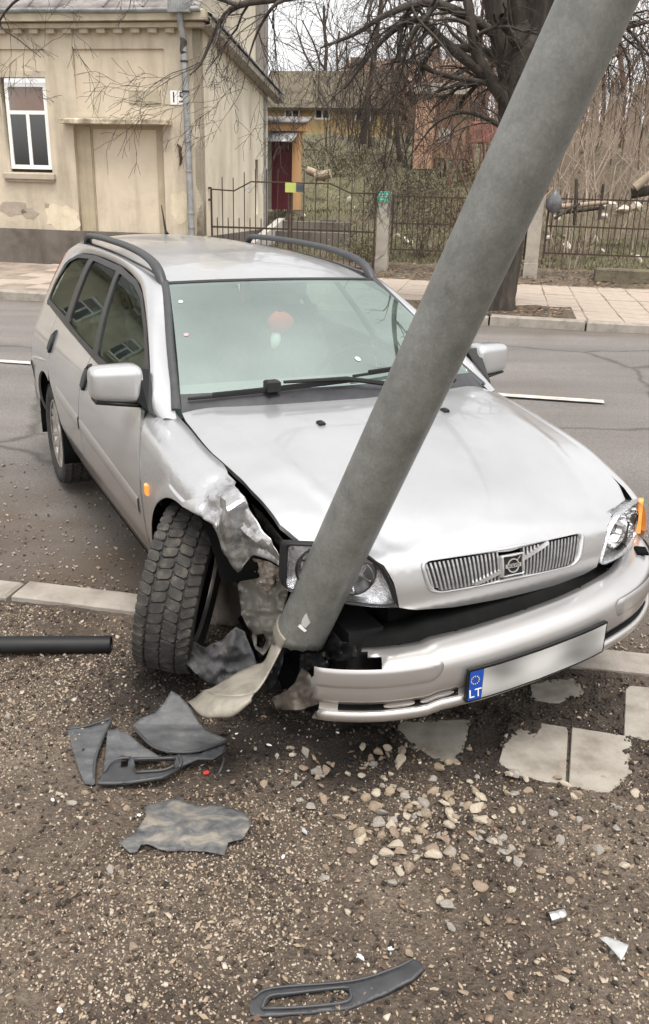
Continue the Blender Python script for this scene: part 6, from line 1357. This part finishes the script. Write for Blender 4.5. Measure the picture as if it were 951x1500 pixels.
# paving slabs half under soil
pav = bpy.data.objects.new('broken_paving', None); COL.objects.link(pav); pav['kind'] = 'structure'
for k, (q, _) in enumerate(TILES_PX):
    P = [G(x, y, 0) for x, y in q]; cc = sum(P, Vector())/4; P = [cc+(p-cc)*.99 for p in P]
    mb = MB(); top = .002+.002*(k % 3); ins = [cc+(p-cc)*.975 for p in P]
    mb.v = [tuple(p+Vector((0, 0, -.06))) for p in P]+[tuple(p+Vector((0, 0, top-.005))) for p in P]+[tuple(p+Vector((0, 0, top))) for p in ins]
    mb.f = [(3, 2, 1, 0), (8, 9, 10, 11)]+[(a_+i, a_+(i+1) % 4, a_+4+(i+1) % 4, a_+4+i) for a_ in (0, 4) for i in range(4)]; mb.m = [0]*10
    fix_normals(mb.build('paving_slab', MT['tile'], pav))
# ---------------------------------------------------------------- gravel: tens of thousands of chips
def gravel(name, npts, dens_f, r0, r1, m, seed, label, zf=.25, expo=2.0, area=None):
    rg = np.random.default_rng(seed); S = rg.uniform(-2.8, 2.6, npts); Nn = .97+rg.random(npts)*2.1
    ii = np.clip(np.searchsorted(_sa, S), 0, len(sS)-1); jj = np.clip(np.searchsorted(_na, Nn), 0, len(nS)-1); Hh = HT[jj, ii]; Wt = WT[jj, ii]
    if area: S = rg.uniform(area[0], area[1], npts); Nn = area[2]+(area[3]-area[2])*rg.random(npts)**1.8; Hh = np.full(npts, area[4]); Wt = np.zeros(npts)
    keep = (rg.random(npts) < dens_f(S, Nn, Wt, rg)) & ((Hh > -.012) | (area is not None))
    S, Nn, Hh = S[keep], Nn[keep], Hh[keep]; n = len(S); R_ = r0+(r1-r0)*rg.random(n)**expo
    base = np.array([(-1, -1, -1), (1, -1, -1), (1, 1, -1), (-1, 1, -1), (-1, -1, 1), (1, -1, 1), (1, 1, 1), (-1, 1, 1)], float)*.62
    V = base[None]*(1+rg.normal(0, .28, (n, 8, 1)))+rg.normal(0, .22, (n, 8, 3)); V *= (rg.uniform(.6, 1.25, (n, 1, 3)))*R_[:, None, None]; V[:, :, 2] *= .75
    an = rg.random(n)*2*np.pi; ca, sa_ = np.cos(an)[:, None], np.sin(an)[:, None]; X, Y = V[:, :, 0]*ca-V[:, :, 1]*sa_, V[:, :, 0]*sa_+V[:, :, 1]*ca
    tl_ = rg.normal(0, .3, (n, 1)); Z = V[:, :, 2]+X*tl_
    X, Y = X+S[:, None], Y+Nn[:, None]; Z = Z+(Hh+R_*zf)[:, None]
    wx, wy = ES.x*X+EN.x*Y, ES.y*X+EN.y*Y; co = np.stack([wx, wy, Z], -1).reshape(-1, 3)
    q = np.array([(0, 3, 2, 1), (4, 5, 6, 7), (0, 1, 5, 4), (1, 2, 6, 5), (2, 3, 7, 6), (3, 0, 4, 7)]); F_ = (q[None]+(np.arange(n)*8)[:, None, None]).reshape(-1)
    me = bpy.data.meshes.new(name); me.vertices.add(n*8); me.vertices.foreach_set('co', co.ravel()); me.loops.add(len(F_)); me.loops.foreach_set('vertex_index', F_); me.polygons.add(n*6)
    me.polygons.foreach_set('loop_start', np.arange(n*6)*4); me.polygons.foreach_set('loop_total', np.full(n*6, 4)); me.update(calc_edges=True); me.materials.append(m)
    o = link(name, me); tag(o, label, 'gravel', kind='stuff'); return o
PEB = [(.055, .039, .028), (.12, .088, .062), (.21, .16, .113), (.29, .228, .162), (.36, .295, .22), (.43, .375, .305), (.20, .12, .08)]
gmat = mat('gravel_chips', PEB, 30, 4, .9, lo=.08, hi=.93, island=.85)
gmat2 = mat('soil_crumbs', [(.014, .010, .008), (.026, .019, .014), (.05, .037, .028), (.10, .078, .06)], 40, 4, .95, lo=.1, hi=.9, island=.7)
def patchy(S, Nn, sc, seed):
    r_ = np.random.default_rng(seed); v_ = np.zeros_like(S)
    for k in range(7):
        a_, p_ = r_.uniform(0, 6.28), r_.uniform(0, 6.28); fq = sc*r_.uniform(.6, 2.2); v_ += np.sin((S*np.cos(a_)+Nn*np.sin(a_))*fq+p_)
    return v_/7
g0 = gsn(250, 1400)
def dfine(S, Nn, Wt, rg):
    left = 1/(1+np.exp((S-.25-.5*(1.9-Nn))*4)); d_ = .35+.65*left; d_ *= .62+.75*patchy(S, Nn, 5, 1)+.35*patchy(S, Nn, 16, 2); return np.clip(d_*(1-.93*Wt), .015, 1)
gravel('gravel', 265000, dfine, .0013, .0050, gmat, 1, 'fine tan and grey gravel chips trodden into the verge')
def dmid(S, Nn, Wt, rg): return np.clip((.45+.6*patchy(S, Nn, 4, 5))*(1-.9*Wt), .02, 1)
gravel('gravel', 12000, dmid, .0035, .0095, gmat, 2, 'coarser mixed gravel scattered over the verge', .3, 2.2)
gravel('soil_crumbs', 84000, lambda S, Nn, Wt, rg: np.clip(.25+.9*Wt, 0, 1), .0018, .009, gmat2, 3, 'dark crumbs of loose damp soil', .3, 2.6)
gravel('road_grit', 12000, lambda S, Nn, Wt, rg: np.clip(.5+.8*patchy(S, Nn, 3, 8), .05, 1), .0025, .010, gmat, 6, 'grit and crumbs washed up along the near edge of the road', .4, 2.4, (-3.2, 2.2, 3.26, 5.0, ROAD_Z+.004))
# ---------------------------------------------------------------- single stones
SM = [mat('tan_stone', [(.22, .165, .11), (.33, .255, .18), (.40, .32, .23)], 12, 7, .9, bump=.003, bscale=60), mat('grey_stone', [(.20, .18, .155), (.33, .30, .26), (.42, .39, .35)], 12, 7, .9, bump=.003, bscale=60), mat('cream_stone', [(.36, .30, .22), (.47, .40, .31), (.55, .49, .40)], 12, 7, .9, bump=.003, bscale=60), mat('russet_stone', [(.19, .135, .10), (.30, .225, .165), (.37, .29, .22)], 12, 7, .9, bump=.003, bscale=60)]
stone_me = [rock_mesh('stone', 100+k, SM[(0, 0, 1, 2, 0, 3, 1, 2)[k % 8]], 2, .35, .72, True) for k in range(16)]
rs = random.Random(23)
def stone(px, py, rad_, label, group, mesh=None):
    q = G(px, py, 0); s, n = SN(q)
    o = link('stone', mesh or rs.choice(stone_me)); z = max(hat(s, n), -.002); o.location = W(s, n, z+rad_*rs.uniform(.15, .45)); o.rotation_euler = (rs.uniform(-.4, .4), rs.uniform(-.4, .4), rs.uniform(0, 6.3)); k = rs.uniform(.8, 1.25)
    o.scale = (rad_*k, rad_/k, rad_*rs.uniform(.75, 1.05)); tag(o, label, 'stone', group); return o
zones = [((605, 1182), (68, 40), 92, 'pale stone in the dense heap of stones below the broken bumper end', 'stones heaped below the bumper'), ((650, 1255), (70, 40), 34, 'pale stone in the loose scatter beneath the heap of stones', 'stones scattered beneath the heap'), ((800, 1215), (100, 55), 46, 'tan stone on bare mud below the broken paving slabs', 'stones below the paving'), ((500, 1125), (60, 24), 36, 'stone in the dark churned soil right of the torn pole', 'stones in the churned soil')]
for (cx_, cy_), (sx_, sy_), cnt, lb, gp in zones:
    for _ in range(cnt): stone(rs.gauss(cx_, sx_), max(1095, rs.gauss(cy_, sy_)), .011+.0175*rs.random()**1.4, lb, gp)
for _ in range(32): stone(rs.uniform(560, 951), rs.uniform(1270, 1500), .005+.011*rs.random()**2, 'stone half trodden into the mud at the lower right', 'stones in the lower right mud')
for _ in range(24): stone(rs.uniform(0, 480), rs.uniform(1240, 1500), .004+.010*rs.random()**2, 'stone lying on fine gravel at the lower left', 'stones on the lower left gravel')
for _ in range(18): stone(rs.uniform(0, 200), rs.uniform(975, 1200), .005+.012*rs.random()**2, 'stone on the soil between the black tube and the broken liner', 'stones by the black tube')
single = [((197, 1389), .017, 5, 'pinkish stone alone on the gravel at the lower left'), ((163, 1277), .016, 2, 'grey angular stone below the left tip of the grey plastic flap'), ((105, 1181), .017, 2, 'grey stone at the left of three under the left liner shard'), ((125, 1163), .016, 0, 'tan stone right under the tip of the left liner shard'), ((127, 1183), .016, 4, 'tan stone at the right of three under the left liner shard'), ((188, 1467), .015, 3, 'cream stone near the bottom edge left of the slotted trim'), ((884, 1140), .014, 0, 'tan stone lying on top of a pale paving slab'), ((747, 1305), .016, 7, 'white stone left of the steel socket'), ((937, 1188), .018, 0, 'tan stone at the right edge below the slabs'), ((913, 1272), .019, 7, 'cream stone at the right edge above the glass shard'), ((635, 1160), .024, 0, 'largest tan stone of the heap, at its right end'), ((783, 1222), .017, 5, 'tan upright stone right of the loose scatter'), ((14, 1026), .014, 3, 'cream stone at the left edge below the black tube'), ((13, 1050), .014, 2, 'grey stone at the left edge, second below the black tube'), ((50, 1050), .012, 3, 'cream stone a little right of the two at the left edge'), ((83, 968), .014, 3, 'cream stone just under the black tube'), ((387, 1147), .02, 1, 'whitish stone with chalky flakes right of the broken liner'), ((465, 1140), .016, 0, 'tan stone at the right end of the row below the churned soil'), ((25, 1182), .012, 3, 'cream stone alone at the far left beside the shard'), ((560, 1110), .013, 5, 'russet stone between the bumper and the heap')]
for (px, py), rad_, k, lb in single: stone(px, py, rad_, lb, None, stone_me[k])
# ---------------------------------------------------------------- broken plastic and litter
def rebase(o, loc=None):
    me = o.data; co = np.empty(len(me.vertices)*3); me.vertices.foreach_get('co', co); co = co.reshape(-1, 3); b = Vector((co[:, 0].mean(), co[:, 1].mean(), co[:, 2].min())) if loc is None else loc
    co -= np.array(b); me.vertices.foreach_set('co', co.ravel()); me.update(); o.location = b; return o
def litter(name, pts, label, cat, m, hf, res=4, thick=.003, holes=(), seed=0, amp=.004, sc=.04):
    f = lambda u, v: G(u, v, hf(u, v)+amp*(noise.noise(Vector((u*sc, v*sc, seed)))+.4*noise.noise(Vector((u*sc*3, v*sc*3, seed+4)))))
    o = panel(name, pts, f, m, None, res, 0, holes, flip=True, thick=thick); rebase(o); tag(o, label, cat); return o
lin2 = mat('scuffed_grey_plastic', [(.05, .051, .054), (.085, .086, .088), (.17, .165, .155)], 9, 9, .6, bump=.0015, bscale=60, rvar=.15, lo=.38, hi=.8, stretch=(1, 3, 1))
lin3 = mat('muddy_plastic', [(.045, .047, .05), (.095, .094, .092), (.19, .168, .138), (.29, .25, .20)], 8, 9, .75, bump=.002, bscale=40, lo=.36, hi=.72, distort=.8, stretch=(1, 2.5, 1))
litter('liner_shard', [(98, 1068), (108, 1062), (125, 1064), (150, 1060), (164, 1052), (160, 1066), (147, 1090), (138, 1115), (137, 1149), (124, 1148), (112, 1118)], 'left curved grey plastic shard of the broken arch liner', 'plastic shard', lin2, lambda u, v: .012+.03*max(0, (u-120)/45)**2, seed=3)
litter('liner_shard', [(158, 1069), (172, 1068), (188, 1074), (205, 1090), (228, 1104), (236, 1110), (196, 1112), (172, 1116), (156, 1132), (151, 1138)], 'small flat grey plastic shard tucked behind the slotted trim', 'plastic shard', lin2, lambda u, v: .015+.0005*(1140-v), seed=6)
litter('liner_shard', [(251, 1012), (262, 1018), (274, 1030), (284, 1044), (291, 1058), (306, 1071), (336, 1084), (318, 1092), (300, 1099), (276, 1103), (244, 1102), (222, 1092), (207, 1078), (194, 1064), (206, 1052), (228, 1044), (240, 1030)], 'large pointed grey plastic shard on top of the broken pile', 'plastic shard', lin2, lambda u, v: .045+.07*max(0, (1060-v)/50)-.02*max(0, (u-290)/45), seed=9)
litter('slotted_trim', [(143, 1147), (152, 1131), (166, 1113), (178, 1106), (194, 1109), (228, 1109), (262, 1106), (292, 1104), (331, 1090), (327, 1102), (312, 1112), (290, 1112), (262, 1124), (243, 1138), (205, 1143), (170, 1147)], 'broken slotted grille trim lying before the liner shards', 'trim', MT['greyp'], lambda u, v: .030+.012*max(0, (1120-v)/14), 4, .009, [[(197, 1114), (256, 1112), (255, 1121), (238, 1127), (198, 1130)], [(178, 1111), (189, 1111), (187, 1123), (177, 1124)]], seed=11, amp=.002)
MB_ = MB().tube([G(146, 1146, .02), G(190, 1146, .028), G(236, 1139, .034), (G(262, 1126, .03))], .006, 6).build('trim_rib', MT['greyp'], None, True); rebase(MB_); tag(MB_, 'thin dark rib along the front edge of the slotted trim', 'trim')
o = MB().tube([G(318, 1138, .01), G(324, 1126, .03), G(329, 1112, .035), G(322, 1102, .03)], .004, 6).build('plastic_rib', MT['greyp'], None, True); rebase(o); tag(o, 'thin bent plastic strip at the right end of the slotted trim', 'plastic strip')
def lip(par, pts, rad_, m=None):
    b = MB().tube(crom([G(u, v, z)-par.location for u, v, z in pts], 4), rad_, 6).build('rolled_edge', m or MT['greyp'], par, True); return b
ls_ = [o for o in COL.objects if o.name.startswith('liner_shard')]
lip(ls_[0], [(164, 1052, .045), (150, 1084, .035), (140, 1112, .025), (138, 1149, .012)], .005); lip(ls_[0], [(98, 1068, .014), (125, 1064, .018), (163, 1052, .045)], .004)
lip(ls_[2], [(196, 1066, .045), (222, 1092, .045), (250, 1101, .045), (290, 1100, .045), (335, 1085, .032)], .005)
st_ = [o for o in COL.objects if o.name.startswith('slotted_trim')][0]
lip(st_, [(196, 1112, .046), (226, 1111, .046), (258, 1110, .046)], .004); lip(st_, [(198, 1131, .036), (238, 1128, .037), (256, 1121, .040)], .004); lip(st_, [(262, 1106, .046), (266, 1116, .042), (262, 1124, .036)], .005); lip(st_, [(152, 1132, .03), (166, 1114, .046), (192, 1109, .05)], .004)
litter('mud_flap', [(174, 1234), (191, 1249), (201, 1247), (206, 1237), (216, 1236), (232, 1243), (248, 1247), (282, 1246), (305, 1248), (329, 1252), (334, 1234), (356, 1229), (368, 1207), (363, 1193), (346, 1185), (316, 1178), (296, 1180), (272, 1176), (268, 1167), (242, 1172), (211, 1182), (214, 1195), (208, 1205), (194, 1222)], 'torn grey plastic flap smeared with dried mud', 'plastic flap', lin3, lambda u, v: .014+.018*abs(sin((v-1165)/85*pi)), 4, .003, seed=15, amp=.008, sc=.05)
litter('trim_frame', [(365, 1473), (372, 1457), (392, 1448), (450, 1442), (515, 1437), (552, 1428), (580, 1417), (605, 1404), (614, 1408), (622, 1418), (604, 1434), (566, 1454), (512, 1476), (440, 1484), (378, 1488), (367, 1484)], 'curved black trim frame with a long slot at the bottom of the photo', 'trim', MT['greyp'], lambda u, v: .014+.02*max(0, (u-520)/100)**1.5, 4, .010, [rounded([(386, 1476), (396, 1460), (430, 1455), (502, 1447), (512, 1451), (506, 1466), (440, 1474)], 3, 3)], seed=18, amp=.002)
tf_ = [o for o in COL.objects if o.name.startswith('trim_frame')][0]
lip(tf_, [(384, 1477, .02), (394, 1459, .026), (430, 1454, .026), (502, 1446, .026), (513, 1451, .026), (507, 1467, .024), (440, 1475, .02), (384, 1477, .02)], .0035)
lip(tf_, [(370, 1462, .022), (400, 1447, .024), (515, 1437, .024), (580, 1417, .040), (605, 1405, .05)], .003)
a0, a1 = G(-260, 946, .036), G(163, 944, .036)
tb = MB(); ax = (a1-a0); L_ = ax.length; Mq = Matrix.Translation((0, 0, 0)) @ ax.to_track_quat('Z', 'Y').to_matrix().to_4x4()
tb.lathe([(.026, L_), (.033, L_), (.0345, L_-.004), (.0345, L_*.5), (.0345, 0), (.026, 0), (.026, L_)], 24, Mq); o = tb.build('plastic_tube', MT['blackp'], None, True, 40); o.location = a0; tag(o, 'black plastic tube lying on the verge at the left edge', 'tube')
q = G(815, 1342, .016); so_ = empty('steel_socket', 'small bright steel socket lying on the mud', 'socket', q); d = (G(828, 1339, .016)-G(801, 1346, .016)).normalized(); Mq = d.to_track_quat('Z', 'Y').to_matrix().to_4x4()
MB().lathe([(.0, .022), (.008, .0225), (.015, .0225), (.0165, .020), (.0165, .006), (.0160, .005), (.0165, .004), (.0165, -.020), (.015, -.0225), (.0125, -.0225), (.012, -.005), (0, -.005)], 24, Mq).build('sleeve', mat('bright_steel', [(.45, .44, .42), (.7, .69, .67)], 20, 4, .22, metal=1), so_, True, 40)
MT['shard'] = mat('shard_glass', [(.42, .43, .43), (.62, .63, .63)], 20, 3, .12, coat=1); MT['shard'].node_tree.nodes['Principled BSDF'].inputs['Alpha'].default_value = .55
litter('glass_shard', [(878, 1373), (890, 1372), (904, 1377), (921, 1384), (916, 1396), (910, 1406), (900, 1394), (890, 1383)], 'clear pointed glass shard on the mud at the lower right', 'glass shard', mat('shard_glass', [(.55, .56, .56)], rough=.08, coat=1) if False else MT['shard'], lambda u, v: .020+.012*(u-878)/40, 4, .003, seed=20, amp=.001)
for px, py, sz, c_, lb, ct in ((302, 1134, .012, (.45, .03, .025), 'small red lens fragment right of the slotted trim', 'fragment'), (209, 936+120, .006, (.6, .59, .56), 'white paint flake behind the pointed shard', 'flake'), (132, 1131, .006, (.6, .59, .56), 'white fleck beside the left shard tip', 'flake'), (78, 1174, .008, (.75, .74, .72), 'white fleck left of the three stones', 'flake'), (88, 1482, .009, (.6, .59, .56), 'white chip at the very bottom left', 'flake'), (446, 1220, .012, (.38, .40, .41), 'grey foil scrap under the heap of stones', 'scrap'), (415, 1257, .008, (.75, .74, .72), 'white chip under the tan slab stone', 'flake'), (528, 1405, .01, (.6, .6, .58), 'pale chip above the slotted frame', 'flake'), (572, 1393, .01, (.55, .56, .57), 'clear plastic chip near the bottom centre', 'flake'), (818, 1172, .006, (.6, .59, .56), 'tiny white fleck below the slabs', 'flake'), (204, 1196, .007, (.8, .78, .75), 'white curl at the left edge of the muddy flap', 'flake'), (394, 1093, .008, (.8, .79, .76), 'white fleck in the churned soil', 'flake'), (495, 1075, .007, (.8, .79, .76), 'white fleck under the bumper end', 'flake')):
    q = G(px, py, .0); s, n = SN(q); z = max(0, hat(s, n)); mb = MB(); a_ = rs.uniform(0, 3); mb.prism([(sz*cos(t)*rs.uniform(.7, 1.4), sz*.55*sin(t)*rs.uniform(.7, 1.3)) for t in np.linspace(0, 2*pi, 7)[:-1]], 0, sz*.35, Matrix.Rotation(a_, 4, 'Z') @ Matrix.Rotation(rs.uniform(-.5, .5), 4, 'X'))
    o = mb.build('fragment', mat('fragment_'+str(px), [c_], rough=.5)); o.location = W(s, n, z+.004); tag(o, lb, ct)
sp_m = mat('splinter_white', [(.58, .57, .54)], rough=.4); sp_k = mat('splinter_black', [(.02, .02, .021)], rough=.5)
for k in range(46):
    px, py = rs.gauss(400, 95), rs.gauss(1085, 38)
    if py < 1035 or not 100 < px < 620: continue
    q = G(px, py, 0); s, n = SN(q); wh_ = rs.random() < .45; sz = rs.uniform(.003, .007) if wh_ else rs.uniform(.006, .017)
    o = MB().prism([(sz*cos(t)*rs.uniform(.4, 1.5), sz*.5*sin(t)*rs.uniform(.4, 1.5)) for t in np.linspace(0, 2*pi, 6)[:-1]], 0, .0022, Matrix.Rotation(rs.uniform(0, 6), 4, 'Z') @ Matrix.Rotation(rs.uniform(-.7, .7), 4, 'X')).build('splinter', sp_m if wh_ else sp_k); o.location = W(s, n, hat(s, n)+.005)
    tag(o, 'tiny white paint splinter in the churned soil around the pole' if wh_ else 'small black plastic splinter in the churned soil around the pole', 'splinter', 'white splinters around the pole' if wh_ else 'black splinters around the pole')
# a few dead leaves and twigs on the soil
V = []; Fc = []
for _ in range(420):
    px, py = rs.uniform(0, 951), rs.uniform(985, 1500)
    q = G(px, py, 0); s, n = SN(q)
    if hat(s, n) < -.02 or n > 3.08: continue
    b = W(s, n, hat(s, n)+.006); a_ = rs.uniform(0, 2*pi); l = rs.uniform(.004, .014); d = Vector((cos(a_), sin(a_), rs.uniform(-.4, .4))); e_ = Vector((-sin(a_), cos(a_), rs.uniform(-.5, .5))); i = len(V)
    V += [tuple(b+d*l), tuple(b+e_*l*.45+Vector((0, 0, .002))), tuple(b-d*l), tuple(b-e_*l*.45)]; Fc.append((i, i+1, i+2, i+3))
me = bpy.data.meshes.new('leaf_litter'); me.from_pydata(V, [], Fc); me.materials.append(mat('leaf_bits', [(.09, .055, .035), (.17, .11, .07), (.25, .19, .13)], 3, 3, .9, island=.8)); tag(link('leaf_litter', me), 'scraps of dead leaf on the verge', 'leaf litter', kind='stuff')
